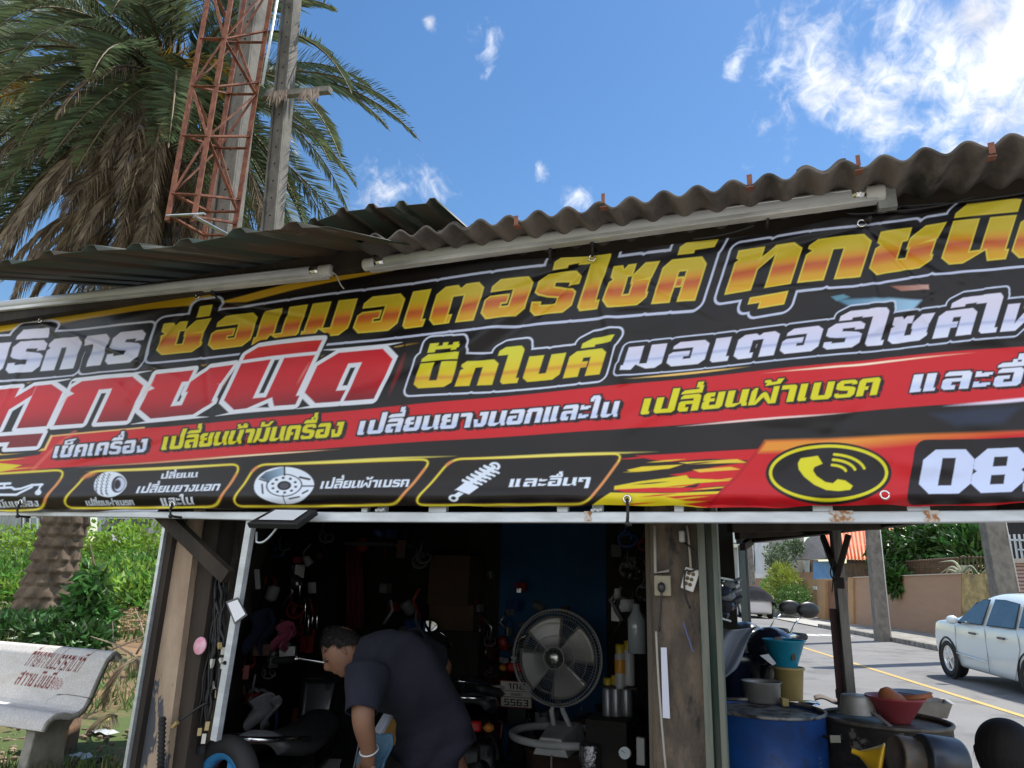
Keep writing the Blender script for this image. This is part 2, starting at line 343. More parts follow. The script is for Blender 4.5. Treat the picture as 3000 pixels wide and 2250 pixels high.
# ================================================================ printed banner
# -- a loopless block lettering: each glyph is a set of convex polygons in a unit box, plus corner cuts
def _rc(x0, y0, x1, y1): return [(x0, y0), (x1, y0), (x1, y1), (x0, y1)]
def glyphs(T_=0.38, B_=0.27, c=0.16):
    """T_ stem width, B_ bar height, c corner cut -> {letter: (width, [polys], [cuts])}"""
    t, b, r = T_, B_, 1 - T_
    V = lambda x, y0=0.0, y1=1.0: _rc(x, y0, x + t, y1)
    Hb = lambda y, x0=0.0, x1=1.0, h=None: _rc(x0, y, x1, y + (h or b))
    BL = [(-.01, -.01), (c, -.01), (-.01, c * 1.1)]; BR = [(1.01, -.01), (1.01, c * 1.1), (1 - c, -.01)]
    TL = [(-.01, 1.01), (-.01, 1 - c * 1.1), (c, 1.01)]; TR = [(1.01, 1.01), (1 - c, 1.01), (1.01, 1 - c * 1.1)]
    g = {}
    g['น'] = (1, [V(0), V(r), Hb(0, .1, r + .05, b * .85), _rc(r, 0, 1.05, b * .75)], [BL, [(r - .22, -.01), (r + .02, -.01), (r, b * .55)]])
    g['ม'] = (1, [V(0), V(r), Hb(0, t * .5, 1, b * .85), _rc(-.05, 0, t, b * .75)], [BR, [(t - .02, -.01), (t + .22, -.01), (t, b * .55)]])
    g['บ'] = (1, [V(0), V(r), Hb(0)], [BL, BR])
    g['ป'] = (1, [V(0), V(r, 0, 1.5), Hb(0)], [BL, BR])
    k = t * .82
    W = [_rc(0, 0, k, 1), _rc(1.3 - k, 0, 1.3, 1), [(k * .6, 0), (k * 1.25, 0), (.80, .62), (.62, .72), (.5, .62)], [(1.3 - k * .6, 0), (1.3 - k * 1.25, 0), (.5, .62), (.68, .72), (.80, .62)][::-1]]
    g['ผ'] = (1.3, W, [[(-.01, 1.01), (-.01, .8), (.14, 1.01)]])
    g['พ'] = (1.3, W, [])
    g['ฝ'] = (1.3, W + [_rc(1.3 - k, .9, 1.3, 1.45)], [])
    g['ฟ'] = (1.3, W + [_rc(1.3 - k, .9, 1.3, 1.45)], [])
    g['ท'] = (1.05, [V(0), _rc(1.05 - t, 0, 1.05, 1), [(t * .9, .42), (1.05 - t, .78), (1.05 - t, 1), (.6, 1), (t * .9, .72)]], [[(1.06, 1.01), (1.05 - c, 1.01), (1.06, 1 - c)], [(-.01, .72), (.05, .78), (-.01, .84)]])
    g['ก'] = (1, [V(0), V(r), Hb(1 - b)], [[(-.01, 1.01), (-.01, .86), (.12, 1.01)], TR, [(-.01, .64), (.08, .72), (-.01, .8)]])
    g['ค'] = (1, [V(0), V(r), Hb(1 - b), _rc(t - .02, .34, t + .16, .34 + b * .8)], [TL, TR])
    g['ด'] = (1, [V(0), V(r), Hb(1 - b), _rc(t - .02, .0, t + .13, b * .95)], [TL, TR, BL])
    g['ต'] = (1.08, [V(0), _rc(1.08 - t, 0, 1.08, 1), Hb(1 - b, 0, 1.08), _rc(t - .02, 0, t + .1, b * .8)], [TL, [(1.09, 1.01), (1.08 - c, 1.01), (1.09, 1 - c)], [(.44, 1.01), (.64, 1.01), (.54, .9)], BL])
    tail = [(r - .06, .52), (.98, .62), (1.05, 1.0), (.72, 1.0), (r - .06, .74)]
    g['ช'] = (1.05, [V(0, 0, .9), Hb(0), V(r - .03, 0, .62), tail, _rc(.0, 1 - b, .5, 1)], [BL, BR, [(-.01, .62), (.07, .68), (-.01, .76)]])
    g['ซ'] = (1.05, [V(0, 0, .9), Hb(0), V(r - .03, 0, .62), tail, _rc(.0, 1 - b, .52, 1)], [BL, BR, [(-.01, .62), (.07, .68), (-.01, .76)], [(.2, 1.01), (.34, 1.01), (.27, .9)]])
    g['ข'] = (.95, [V(0, 0, .9), Hb(0), V(r - .05, 0, 1), _rc(.0, 1 - b, .5, 1)], [BL, BR, [(-.01, .62), (.07, .68), (-.01, .76)]])
    g['อ'] = (1, [V(r), Hb(1 - b, .07), Hb(0), V(0, 0, .6), _rc(0, .6 - b * .8, .54, .6)], [BL, BR, TR, [(.06, 1.01), (.06, 1 - c), (.06 + c, 1.01)], [(-.01, .61), (-.01, .5), (.1, .61)]])
    g['ฮ'] = (1.1, g['อ'][1] + [[(.7, .8), (1.1, 1.0), (1.1, 1.18), (.7, 1.0)]], [BL, BR])
    g['ล'] = (1, [V(r), Hb(1 - b, .04), V(0, 0, .62), Hb(.62 - b * .8, 0, 1, b * .8), _rc(0, 0, .5, b)], [BL, TR, [(.03, 1.01), (.03, 1 - c), (.03 + c, 1.01)], [(-.01, .63), (-.01, .52), (.1, .63)]])
    g['ส'] = (1.05, g['ล'][1] + [[(.7, .8), (1.08, 1.02), (1.05, 1.2), (.7, 1.0)]], [BL])
    g['ย'] = (1, [V(r), Hb(0), V(0, 0, .54), V(0, .5, 1), _rc(0, .46, .56, .46 + b * .75), _rc(0, 1 - b, .52, 1)], [BL, BR, [(-.01, .43), (.09, .5), (-.01, .58)], TL])
    h = b * .84
    g['ร'] = (.92, [_rc(.04, 1 - h, .96, 1), _rc(.0, .56, t, 1), [(.0, .5), (.3, .42), (.95, .36), (.95, .56), (.62, .63), (.0, .72)], _rc(.95 - t, .0, .95, .5), _rc(0, 0, .95, h), _rc(0, 0, .2, h * 1.3), _rc(.72, 1 - h * 1.35, .96, 1)], [[(-.01, 1.01), (-.01, .82), (.18, 1.01)], [(.97, 1.01), (.8, 1.01), (.97, .86)], [(-.01, -.01), (.14, -.01), (-.01, .13)], [(.96, -.01), (.96, .17), (.78, -.01)], [(-.01, .44), (-.01, .56), (.14, .44)], [(.96, .6), (.96, .48), (.8, .62)]])
    g['า'] = (.72, [_rc(.72 - t, 0, .72, 1), _rc(0, 1 - b, .72, 1)], [[(.73, 1.01), (.73 - c, 1.01), (.73, 1 - c)]])
    g['ว'] = (.8, [_rc(.8 - t, 0, .8, 1), _rc(0, 1 - b, .8, 1), _rc(0, .62, t * .8, 1)], [[(.81, 1.01), (.81 - c, 1.01), (.81, 1 - c)]])
    g['ง'] = (.82, [_rc(.82 - t, .1, .82, 1), _rc(.3, 1 - b, .82, 1), [(0, .3), (t * .8, .42), (t * 1.0, b), (.82 - t * .5, 0), (.82, .1), (.82, b + .1), (.5, b + .1), (.2, 0)][:0] or _rc(.12, 0, .76, b), [(0, .52), (t * .75, .52), (t, 0), (.12, 0)]], [[(.83, -.01), (.83, .18), (.66, -.01)]])
    g['ะ'] = (.6, [_rc(0, .62, .5, .62 + b * .8), _rc(.3, .7, .62, .7 + b * .6), _rc(0, .06, .5, .06 + b * .8), _rc(.3, .14, .62, .14 + b * .6), _rc(0, .62, .2, .92), _rc(0, .06, .2, .36)], [])
    g['เ'] = (.5, [_rc(.02, 0, t + .02, 1), _rc(.02, 0, t + .1, b * .7)], [[(0, -.01), (.11, -.01), (0, .12)]])
    g['แ'] = (.98, [_rc(.02, 0, t + .02, 1), _rc(.5, 0, t + .5, 1), _rc(.02, 0, t + .07, b * .7), _rc(.5, 0, t + .57, b * .7)], [])
    g['ไ'] = (.52, [_rc(.06, 0, t + .06, 1.3), _rc(.06, 0, t + .14, b * .7), [(-.22, 1.14), (.1, 1.14), (.1, 1.2), (t + .06, 1.2), (t + .02, 1.46), (-.08, 1.46), (-.22, 1.34)]], [[(.05, -.01), (.15, -.01), (.05, .12)], [(t + .07, 1.47), (t - .06, 1.47), (t + .07, 1.3)]])
    g['ใ'] = (.52, [_rc(.06, 0, t + .06, 1.3), _rc(.06, 0, t + .14, b * .7), [(-.2, 1.1), (.0, 1.1), (.02, 1.26), (t + .06, 1.22), (t + .02, 1.48), (-.1, 1.48), (-.24, 1.3)]], [[(t + .07, 1.49), (t - .1, 1.49), (t + .07, 1.3)]])
    g['ำ'] = (.72, g['า'][1] + [_rc(-.2, 1.1, .06, 1.34)], g['า'][2])
    g['ๆ'] = (.9, [_rc(.9 - t, -.35, .9, 1), _rc(.0, 1 - b, .9, 1), _rc(0, .5, t * .85, 1), _rc(0, .45, .36, .45 + b * .7)], [[(.91, 1.01), (.91 - c, 1.01), (.91, 1 - c)]])
    g['ภ'] = g['ก']; g['ณ'] = (1.5, [V(0), V(.6), Hb(1 - b, 0, .9), _rc(1.5 - t, 0, 1.5, 1), _rc(.6, 0, 1.5, b)], [TL])
    # marks: (ink, x0, x1, y0) drawn over the preceding consonant
    mk = {}
    mk['ิ'] = [[(.0, 1.07), (1.0, 1.07), (1.0, 1.12 + b * .75), (.9, 1.07 + b), (.14, 1.07 + b), (.0, 1.18)]]
    mk['ี'] = mk['ิ'] + [_rc(.8, 1.1, 1.0, 1.52)]
    mk['ื'] = mk['ิ'] + [_rc(.5, 1.1, .68, 1.48), _rc(.82, 1.1, 1.0, 1.48)]
    mk['ึ'] = mk['ิ'] + [_rc(.74, 1.1, 1.0, 1.44)]
    mk['ั'] = [[(.2, 1.08), (.85, 1.08), (1.12, 1.42), (.86, 1.42), (.74, 1.24), (.46, 1.24), (.46, 1.42), (.2, 1.42)]]
    mk['็'] = [_rc(.1, 1.06, .8, 1.18), _rc(.1, 1.06, .32, 1.42), [(.1, 1.3), (.9, 1.36), (1.0, 1.52), (.3, 1.46)], _rc(.56, 1.06, .8, 1.3)]
    mk['์'] = [[(.25, 1.1), (.62, 1.1), (.62, 1.18), (1.05, 1.2), (1.1, 1.44), (.5, 1.44), (.25, 1.28)]]
    mk['ุ'] = [[(.42, -.16), (1.0, -.16), (1.0, -.46), (.6, -.46), (.6, -.32), (.42, -.32)]]
    mk['ู'] = mk['ุ']
    for key, y in (('่', 1.08), ('้', 1.08), ('๊', 1.08)):
        mk[key] = {'่': [_rc(.66, y, .94, y + .34)],
                   '้': [[(.45, y), (1.0, y + .05), (1.1, y + .36), (.86, y + .36), (.84, y + .2), (.66, y + .2), (.6, y + .34), (.4, y + .34), (.4, y + .2), (.5, y + .16)]],
                   '๊': [_rc(.1, y, .3, y + .34), _rc(.1, y + .1, .95, y + .24), _rc(.46, y + .1, .6, y + .36), _rc(.74, y + .02, .9, y + .34), _rc(.1, y + .26, .34, y + .36)]}[key]
    d = {}
    O = [V(0), V(r), Hb(0), Hb(1 - b)]; CC = [BL, BR, TL, TR]
    d['0'] = (1, O, CC); d['8'] = (1, O + [Hb(.5 - b / 2)], CC + [[(-.01, .42), (.08, .5), (-.01, .58)], [(1.01, .42), (1.01, .58), (.92, .5)]])
    d['5'] = (1, [Hb(0), Hb(.5 - b / 2), Hb(1 - b), V(0, .4, 1), V(r, 0, .6)], [BR]); d['6'] = (1, [Hb(0), Hb(.5 - b / 2), Hb(1 - b), V(0), V(r, 0, .6)], [BL, BR, TL])
    d['3'] = (1, [Hb(0), Hb(.5 - b / 2, .3), Hb(1 - b), V(r)], [BR, TR]); d['1'] = (.6, [_rc(.6 - t, 0, .6, 1), [(0, .72), (.6 - t, .72), (.6 - t, 1), (.2, 1)]], [])
    g.update(d)
    def widen(cut):                       # run the cutting edges well past the outline
        if len(cut) != 3: return cut
        e = [math.hypot(cut[(i + 1) % 3][0] - cut[(i + 2) % 3][0], cut[(i + 1) % 3][1] - cut[(i + 2) % 3][1]) for i in range(3)]
        i = e.index(max(e)); a, p, q = cut[i], cut[(i + 1) % 3], cut[(i + 2) % 3]
        if min(abs(p[0] - q[0]), abs(p[1] - q[1])) < 1e-6: return [a, (a[0] + (p[0] - a[0]) * 2, a[1] + (p[1] - a[1]) * 2), (a[0] + (q[0] - a[0]) * 2, a[1] + (q[1] - a[1]) * 2)]
        mx, my = (p[0] + q[0]) / 2, (p[1] + q[1]) / 2; far = (mx + (a[0] - mx) * 2.6, my + (a[1] - my) * 2.6)
        return [far, (mx + (p[0] - mx) * 1.8, my + (p[1] - my) * 1.8), (mx + (q[0] - mx) * 1.8, my + (q[1] - my) * 1.8)]
    return {k_: (v_[0], v_[1], [widen(c_) for c_ in v_[2]]) for k_, v_ in g.items()}, mk
def _sd(px, py, poly):
    n = len(poly); d = np.full(px.shape, 1e9); ins = np.zeros(px.shape, bool)
    for i in range(n):
        ax, ay = poly[i]; bx, by = poly[(i + 1) % n]; ex, ey = bx - ax, by - ay; L = ex * ex + ey * ey + 1e-12
        t = np.clip(((px - ax) * ex + (py - ay) * ey) / L, 0, 1)
        d = np.minimum(d, (px - ax - t * ex) ** 2 + (py - ay - t * ey) ** 2)
        if abs(ey) > 1e-12:
            c = ((ay > py) != (by > py)) & (px < ax + (py - ay) * ex / ey); ins ^= c
    d = np.sqrt(d); return np.where(ins, -d, d)
def sd_line(px, py, pts, closed=False):
    d = np.full(px.shape, 1e9); m = len(pts)
    for i in range(m if closed else m - 1):
        ax, ay = pts[i]; bx, by = pts[(i + 1) % m]; ex, ey = bx - ax, by - ay
        t = np.clip(((px - ax) * ex + (py - ay) * ey) / (ex * ex + ey * ey + 1e-9), 0, 1)
        d = np.minimum(d, np.hypot(px - ax - t * ex, py - ay - t * ey))
    return d
def lin(c):
    c = np.array(c, float) / 255.0; return np.where(c <= 0.04045, c / 12.92, ((c + 0.055) / 1.055) ** 2.4)
class Ink:
    """a print on a sheet: colours sampled at the points (X, Y) of the sheet's own drawing"""
    def __init__(s, X, Y, ground): s.X, s.Y = X.ravel(), Y.ravel(); s.c = np.tile(lin(ground), (s.X.size, 1))
    def put(s, idx, cov, col):
        cov = np.clip(cov, 0, 1)[:, None]; col = np.asarray(col)
        s.c[idx] = s.c[idx] * (1 - cov) + (col if col.ndim == 2 else col[None, :]) * cov
    def win(s, x0, y0, x1, y1): return np.nonzero((s.X > x0) & (s.X < x1) & (s.Y > y0) & (s.Y < y1))[0]
    def poly(s, pts, col, soft=1.6, alpha=1.0, grad=None):
        a = np.array(pts); i = s.win(a[:, 0].min() - 4 - soft, a[:, 1].min() - 4 - soft, a[:, 0].max() + 4 + soft, a[:, 1].max() + 4 + soft)
        if not i.size: return
        d = _sd(s.X[i], s.Y[i], pts); cl = lin(col)
        if grad is not None:
            t = np.clip(((s.X[i] - grad[0]) * (grad[2] - grad[0]) + (s.Y[i] - grad[1]) * (grad[3] - grad[1])) / ((grad[2] - grad[0]) ** 2 + (grad[3] - grad[1]) ** 2), 0, 1)[:, None]
            cl = cl * (1 - t) + lin(grad[4]) * t
        s.put(i, (0.5 - d / (2 * soft)) * alpha, cl)
    def line(s, pts, wd, col, soft=1.6, alpha=1.0, closed=False, taper=False):
        a = np.array(pts); e = wd + soft + 3; i = s.win(a[:, 0].min() - e, a[:, 1].min() - e, a[:, 0].max() + e, a[:, 1].max() + e)
        if not i.size: return
        d = sd_line(s.X[i], s.Y[i], pts, closed); w_ = wd / 2
        if taper:
            L = max(abs(a[-1] - a[0]).max(), 1); t = np.hypot(s.X[i] - a[0][0], s.Y[i] - a[0][1]) / np.hypot(*(a[-1] - a[0])); f = np.clip(4 * t * (1 - t), 0, 1); w_ = w_ * f; alpha = alpha * np.sqrt(f)
        s.put(i, (0.5 - (d - w_) / (2 * soft)) * alpha, lin(col))
    def ellipse(s, cx, cy, rx, ry, col, ring=None, soft=1.6, alpha=1.0):
        i = s.win(cx - rx - 6, cy - ry - 6, cx + rx + 6, cy + ry + 6)
        if not i.size: return
        u, v = (s.X[i] - cx) / rx, (s.Y[i] - cy) / ry; q = np.hypot(u, v); g = np.hypot(u / rx, v / ry) + 1e-9; d = (q - 1) * q / g
        if ring: d = np.abs(d + ring / 2) - ring / 2
        s.put(i, (0.5 - d / (2 * soft)) * alpha, lin(col))
    def word(s, text, base, h0, h1, slant, fill, font=(0.38, 0.27, 0.16), rounds=0.0, gap=0.12, layers=(), shadow=None, gx=None):
        """text between base[0] and base[-1] (points of the baseline); layers = [(grow, colour)] from the outside in; fill(gy, X, Y, d) -> colours"""
        g, mk = FONTS.setdefault(font, glyphs(*font)); items = []; x = 0.0; last = None
        for ch in text:
            if ch == ' ': x += .45; continue
            if ch in mk:
                st = items[last]; up = 0.0
                if ch in '่้๊' and st[4] > 0: up = .34
                items.append((None, [[(st[1] + px * st[2], py + up) for px, py in pl] for pl in mk[ch]], 0, [], 0))
                if ch in 'ิีืึั็': items[last] = st[:4] + (1,)
                continue
            wd, pl, cut = g[ch]; items.append((ch, x, wd, (pl, cut), 0)); last = len(items) - 1; x += wd + gap
        total = x - gap; B = np.array(base, float); x0, x1 = B[0, 0], B[-1, 0]; hm = (h0 + h1) / 2; W = x1 - x0
        grow = max([l[0][0] if isinstance(l[0], tuple) else l[0] for l in layers] + [0]) + 8
        i = s.win(x0 - grow - 30, B[:, 1].min() - 1.95 * hm - grow, x1 + slant * hm * 2 + grow + 30, B[:, 1].max() + .55 * hm + grow)
        if not i.size: return
        X, Y = s.X[i], s.Y[i]; xs = X.copy(); gy = np.zeros_like(X)
        for _ in range(4):
            hh = h0 + (h1 - h0) * np.clip((xs - x0) / W, -.1, 1.1)
            ylin = np.interp(xs, B[:, 0], B[:, 1]); sl0 = (B[1, 1] - B[0, 1]) / (B[1, 0] - B[0, 0]); sl1 = (B[-1, 1] - B[-2, 1]) / (B[-1, 0] - B[-2, 0])
            ylin = np.where(xs < x0, B[0, 1] + (xs - x0) * sl0, np.where(xs > x1, B[-1, 1] + (xs - x1) * sl1, ylin))
            gy = (ylin - Y) / hh; xs = X - slant * hh * gy
        u, v = xs - x0, gy * hm; k = W / total
        D = np.full(X.shape, 1e6)
        for it in items:
            polys = it[1] if it[0] is None else [[(px + it[1], py) for px, py in pl] for pl in it[3][0]]
            cuts = [] if it[0] is None else [[(px * it[2] / (1 if it[2] < 1 else it[2]) + it[1], py) for px, py in c] for c in it[3][1]]
            if it[0] is not None: cuts = [[(px + it[1], py) for px, py in c] for c in it[3][1]]
            allp = np.array([q for pl in polys for q in pl]); lo, hi = allp[:, 0].min() * k - grow - 20, allp[:, 0].max() * k + grow + 20
            j = np.nonzero((u > lo) & (u < hi))[0]
            if not j.size: continue
            d = np.full(j.shape, 1e6)
            for pl in polys: d = np.minimum(d, _sd(u[j], v[j], [(px * k, py * hm) for px, py in pl]))
            for c in cuts: d = np.maximum(d, -_sd(u[j], v[j], [(px * k, py * hm) for px, py in c]))
            D[j] = np.minimum(D[j], d)
        if rounds: D = D + 0.0
        if shadow:
            dx, dy, scol, steps = shadow
            for q in range(steps, 0, -1):
                s.put_shift(i, X, Y, D, u, v, dx * q / steps, dy * q / steps, scol, layers)
        for gr, col in layers:
            if isinstance(gr, tuple): s.put(i, 0.5 - (np.abs(D - gr[0]) - gr[1]) / 2.6, lin(col))
            else: s.put(i, 0.5 - (D - gr) / 3.0, lin(col))
        s.put(i, 0.5 - D / 3.0, fill(gy, X, Y, D))
    def put_shift(s, i, X, Y, D, u, v, dx, dy, col, layers):
        # shadow: the same distance field looked up at shifted points by a local search on a coarse hash
        key = np.round(X / 2.0).astype(np.int64) * 100003 + np.round(Y / 2.0).astype(np.int64)
        o = np.argsort(key); ks = key[o]
        q = np.round((X - dx) / 2.0).astype(np.int64) * 100003 + np.round((Y - dy) / 2.0).astype(np.int64)
        p = np.clip(np.searchsorted(ks, q), 0, ks.size - 1); ok = ks[p] == q; d = np.where(ok, D[o[p]], 1e6)
        s.put(i, 0.5 - (d - 2.0) / 3.0, lin(col))
FONTS = {}
def flat(c): return lambda gy, X, Y, D: lin(c)
def ramp_fill(stops, rim=None):
    ys = np.array([a for a, _ in stops]); cs = np.array([lin(c) for _, c in stops])
    def f(gy, X, Y, D):
        y = gy + 0.03 * np.sin(X * 0.011)
        r = np.stack([np.interp(y, ys, cs[:, k]) for k in range(3)], 1)
        if rim is not None:
            m = np.clip((D + 5.5) / 3.0, 0, 1)[:, None]; r = r * (1 - m) + lin(rim) * m
        return r
    return f
GOLD = ramp_fill([(-.5, (228, 168, 30)), (0.0, (222, 170, 34)), (.2, (214, 160, 36)), (.33, (205, 112, 40)), (.44, (196, 92, 50)), (.56, (216, 150, 40)), (.72, (206, 180, 46)), (1.0, (212, 188, 52)), (1.5, (214, 200, 60))], (226, 206, 70))
YEL = ramp_fill([(0, (226, 204, 30)), (.3, (226, 190, 34)), (.42, (214, 150, 46)), (.55, (226, 200, 36)), (1.0, (218, 212, 52)), (1.6, (214, 214, 56))])
SILV = ramp_fill([(0, (226, 230, 250)), (.3, (214, 220, 246)), (.42, (176, 184, 222)), (.5, (210, 214, 242)), (1, (218, 214, 236)), (1.5, (222, 220, 240))])
REDF = ramp_fill([(-.6, (120, 12, 24)), (0.0, (132, 12, 26)), (.35, (196, 18, 34)), (.7, (214, 20, 36)), (1.1, (200, 22, 36)), (1.5, (226, 70, 40))])
WH = (232, 236, 250)
def paint_banner(k):
    BK = (16, 12, 14)
    L = k.line; Pg = k.poly
    # subtle printed texture behind the words
    i = np.arange(k.X.size); n = 0.5 + 0.5 * np.sin(k.X * .013 + np.sin(k.Y * .021) * 2) * np.sin(k.Y * .017 + 1.3); k.put(i, 0.16 * n, lin((52, 36, 34)))
    # gold sweep along the upper left edge
    Pg([(-200, 900), (0, 880), (560, 830), (655, 886), (400, 912), (199, 941), (0, 974), (-200, 1010)], (206, 168, 30), grad=(0, 960, 300, 850, (188, 148, 26)))
    Pg([(640, 884), (760, 852), (900, 818), (1150, 780), (1150, 792), (1000, 822), (860, 850), (720, 884)], (206, 160, 40))
    Pg([(655, 886), (900, 818), (1180, 782), (1180, 760), (640, 800), (560, 840)], (18, 12, 14), alpha=.0)
    L([(0, 988), (130, 960), (230, 936)], 3, (150, 120, 50), taper=True)
    # warm glow over the headline
    for a, b, wd, c in (((1060, 850), (1500, 812), 8, (150, 90, 30)), ((1100, 848), (1420, 822), 3, (236, 210, 120)), ((40, 1124), (700, 1058), 6, (216, 170, 60)), ((60, 1122), (420, 1086), 3, (250, 226, 130)),
                        ((900, 1052), (1230, 1005), 7, (214, 170, 50)), ((960, 1044), (1180, 1012), 3, (250, 230, 140)), ((560, 912), (700, 892), 4, (120, 60, 30))): L([a, b], wd, c, taper=True, soft=3)
    # red band of services
    band = [(148, 1277), (400, 1256), (700, 1232), (1000, 1206), (1400, 1168), (1800, 1128), (2200, 1090), (2600, 1048), (3000, 1014), (3360, 985), (3360, 1140), (3000, 1170), (2600, 1199), (2200, 1229), (1800, 1257), (1400, 1284), (1000, 1310), (700, 1334), (400, 1355), (87, 1376)]
    Pg(band, (206, 22, 34))
    Pg([(-160, 1385), (-40, 1352), (128, 1330), (150, 1300), (110, 1378), (-40, 1392)], (198, 20, 32))
    for q in range(9): y = 1318 + 9 * q; L([(-170, y + 16), (40 + 13 * q, y - 4)], 5, ((226, 190, 40), (206, 40, 34), (16, 12, 14))[q % 3], taper=True)
    Pg([(-160, 1398), (-10, 1356), (60, 1362), (24, 1376), (-160, 1420)], (226, 206, 30))
    L([(148, 1277), (130, 1314)], 7, (240, 200, 130)); L([(130, 1316), (20, 1328), (-60, 1334)], 6, (238, 196, 90)); L([(150, 1277), (420, 1252)], 4, (244, 190, 120), taper=False)
    L([(92, 1378), (146, 1322), (220, 1262)], 6, (238, 120, 100), soft=5, alpha=.7)
    L([(220, 1370), (800, 1330), (1000, 1316)], 5, (236, 160, 120), soft=2, taper=True); L([(560, 1348), (960, 1318)], 4, (250, 226, 190), taper=True)
    L([(1830, 1110), (2200, 1074)], 6, (244, 200, 110), taper=True); L([(2230, 1096), (2860, 1034)], 6, (252, 214, 180), taper=True); L([(2300, 1090), (2700, 1050)], 3, (255, 246, 226), taper=True)
    L([(1980, 1249), (2500, 1208)], 6, (250, 214, 210), taper=True); L([(2760, 1192), (3240, 1146)], 10, (236, 226, 250), taper=True, soft=3)
    # motorcycle scrap of artwork behind the white line
    Pg([(2448, 880), (2600, 872), (2700, 880), (2660, 926), (2530, 918)], (70, 120, 150), soft=4, grad=(2450, 880, 2660, 920, (150, 190, 220)))
    Pg([(2434, 872), (2470, 864), (2490, 872), (2450, 884)], (90, 140, 160), soft=2); Pg([(2610, 838), (2720, 834), (2722, 848), (2640, 852)], (150, 90, 70), soft=2, grad=(2610, 840, 2720, 840, (190, 150, 140)))
    Pg([(2720, 1214), (2900, 1190), (3000, 1188), (2940, 1240), (2800, 1250)], (34, 44, 66), soft=8, alpha=.8)
    # word lines
    hl = (.42, .3, .17)
    EDGE = [((22, 3.2), (206, 210, 232)), (19, (12, 8, 12))]
    EDG2 = [((26, 3.6), (196, 204, 232)), (22, (14, 10, 14))]
    k.word('บริการ', [(-100, 1103), (5, 1094), (190, 1080), (395, 1060)], 92, 94, .36, SILV, hl, layers=EDGE, gap=.1)
    k.word('ซ่อมมอเตอร์ไซค์', [(452, 1042), (952, 988), (1298, 950), (1600, 917), (1857, 896), (2036, 880)], 93, 131, .32, GOLD, hl, layers=EDG2, gap=.11)
    k.word('ทุกชนิด', [(2122, 862), (2326, 832), (2505, 815), (2740, 778), (2930, 762), (3140, 742)], 130, 130, .32, GOLD, hl, layers=EDG2, gap=.1)
    k.word('ทุกชนิด', [(-95, 1266), (43, 1254), (145, 1247), (358, 1233), (480, 1222), (720, 1198), (1000, 1176), (1096, 1169)], 122, 152, .47, REDF, (.41, .24, .22), layers=[(20, (10, 8, 10)), (12.5, WH)], gap=.1)
    for a, b in (((170, 1190), (206, 1150)), ((410, 1170), (452, 1110)), ((640, 1150), (676, 1090)), ((872, 1130), (912, 1060))): L([a, b], 5, (240, 170, 160), soft=3, alpha=.55, taper=True)
    L([(1140, 1160), (1190, 1030)], 8, (190, 40, 40), soft=6, alpha=.5, taper=True)
    k.word('บิ๊กไบค์', [(1210, 1140), (1438, 1127), (1600, 1112), (1756, 1096)], 74, 78, .31, YEL, (.4, .28, .17), layers=[((22, 3), (206, 214, 236)), (19, (12, 10, 14))], gap=.13)
    k.word('มอเตอร์ไซค์ไฟฟ้า', [(1822, 1085), (2066, 1062), (2290, 1040), (2473, 1020), (2728, 995), (3010, 964), (3330, 935)], 68, 86, .3, SILV, (.4, .27, .16), layers=[((17, 2.6), (196, 206, 232)), (14.5, (14, 10, 14))], gap=.13)
    sm = (.34, .24, .13); SH = (9, 6, (26, 14, 22), 4)
    YG = flat((222, 214, 24)); WF = ramp_fill([(0, (218, 226, 250)), (.3, (200, 214, 248)), (.6, (226, 232, 250)), (1.6, (224, 230, 250))])
    for tx, b, h0, h1, f in (('เช็คเครื่อง', [(151, 1342), (280, 1334), (420, 1323)], 35, 39, WF), ('เปลี่ยนน้ำมันครื่อง', [(466, 1318), (740, 1298), (998, 1279)], 39, 44, YG), ('เปลี่ยนยางนอกและใน', [(1045, 1275), (1400, 1250), (1804, 1220)], 41, 46, WF),
                             ('เปลี่ยนผ้าเบรค', [(1873, 1214), (2200, 1188), (2568, 1157)], 47, 52, YG), ('และอื่นๆ', [(2661, 1152), (2927, 1132), (3170, 1112)], 52, 55, WF)):
        k.word(tx, b, h0, h1, .27, f, sm, layers=[(4.5, (30, 14, 24))], shadow=SH, gap=.14)
    # lozenge boxes along the foot
    def box(pts, rr=34):
        a = np.array(pts, float); q = []; n = len(a)
        for j in range(n):
            p, c, nx = a[j - 1], a[j], a[(j + 1) % n]; d0, d1 = (p - c) / np.hypot(*(p - c)), (nx - c) / np.hypot(*(nx - c)); s0, s1 = c + d0 * rr, c + d1 * rr
            for t in np.linspace(0, 1, 7): q.append(tuple(s0 * (1 - t) ** 2 + c * 2 * t * (1 - t) + s1 * t ** 2))
        L(q, 9, (120, 70, 34), closed=True, soft=3, alpha=.8); L(q, 5.4, (226, 214, 60), closed=True)
        for j in (8, 9, 20, 21): L([q[j], q[j + 1]], 6, (224, 130, 90), soft=2, alpha=.9)
    box([(-160, 1500), (-100, 1392), (196, 1376), (122, 1492)]); box([(180, 1488), (258, 1381), (712, 1360), (640, 1484)]); box([(680, 1484), (752, 1362), (1268, 1346), (1166, 1478)]); box([(1212, 1480), (1322, 1345), (1828, 1328), (1722, 1476)])
    for a, b in (((250, 1382), (690, 1362)), ((760, 1362), (1340, 1336)), ((1330, 1344), (1930, 1322))): L([a, b], 7, (240, 226, 110), taper=True, soft=2.4)
    L([(240, 1402), (290, 1380)], 9, (236, 150, 80), soft=5, alpha=.8, taper=True)
    W2 = (226, 236, 252); DK = (22, 18, 24)
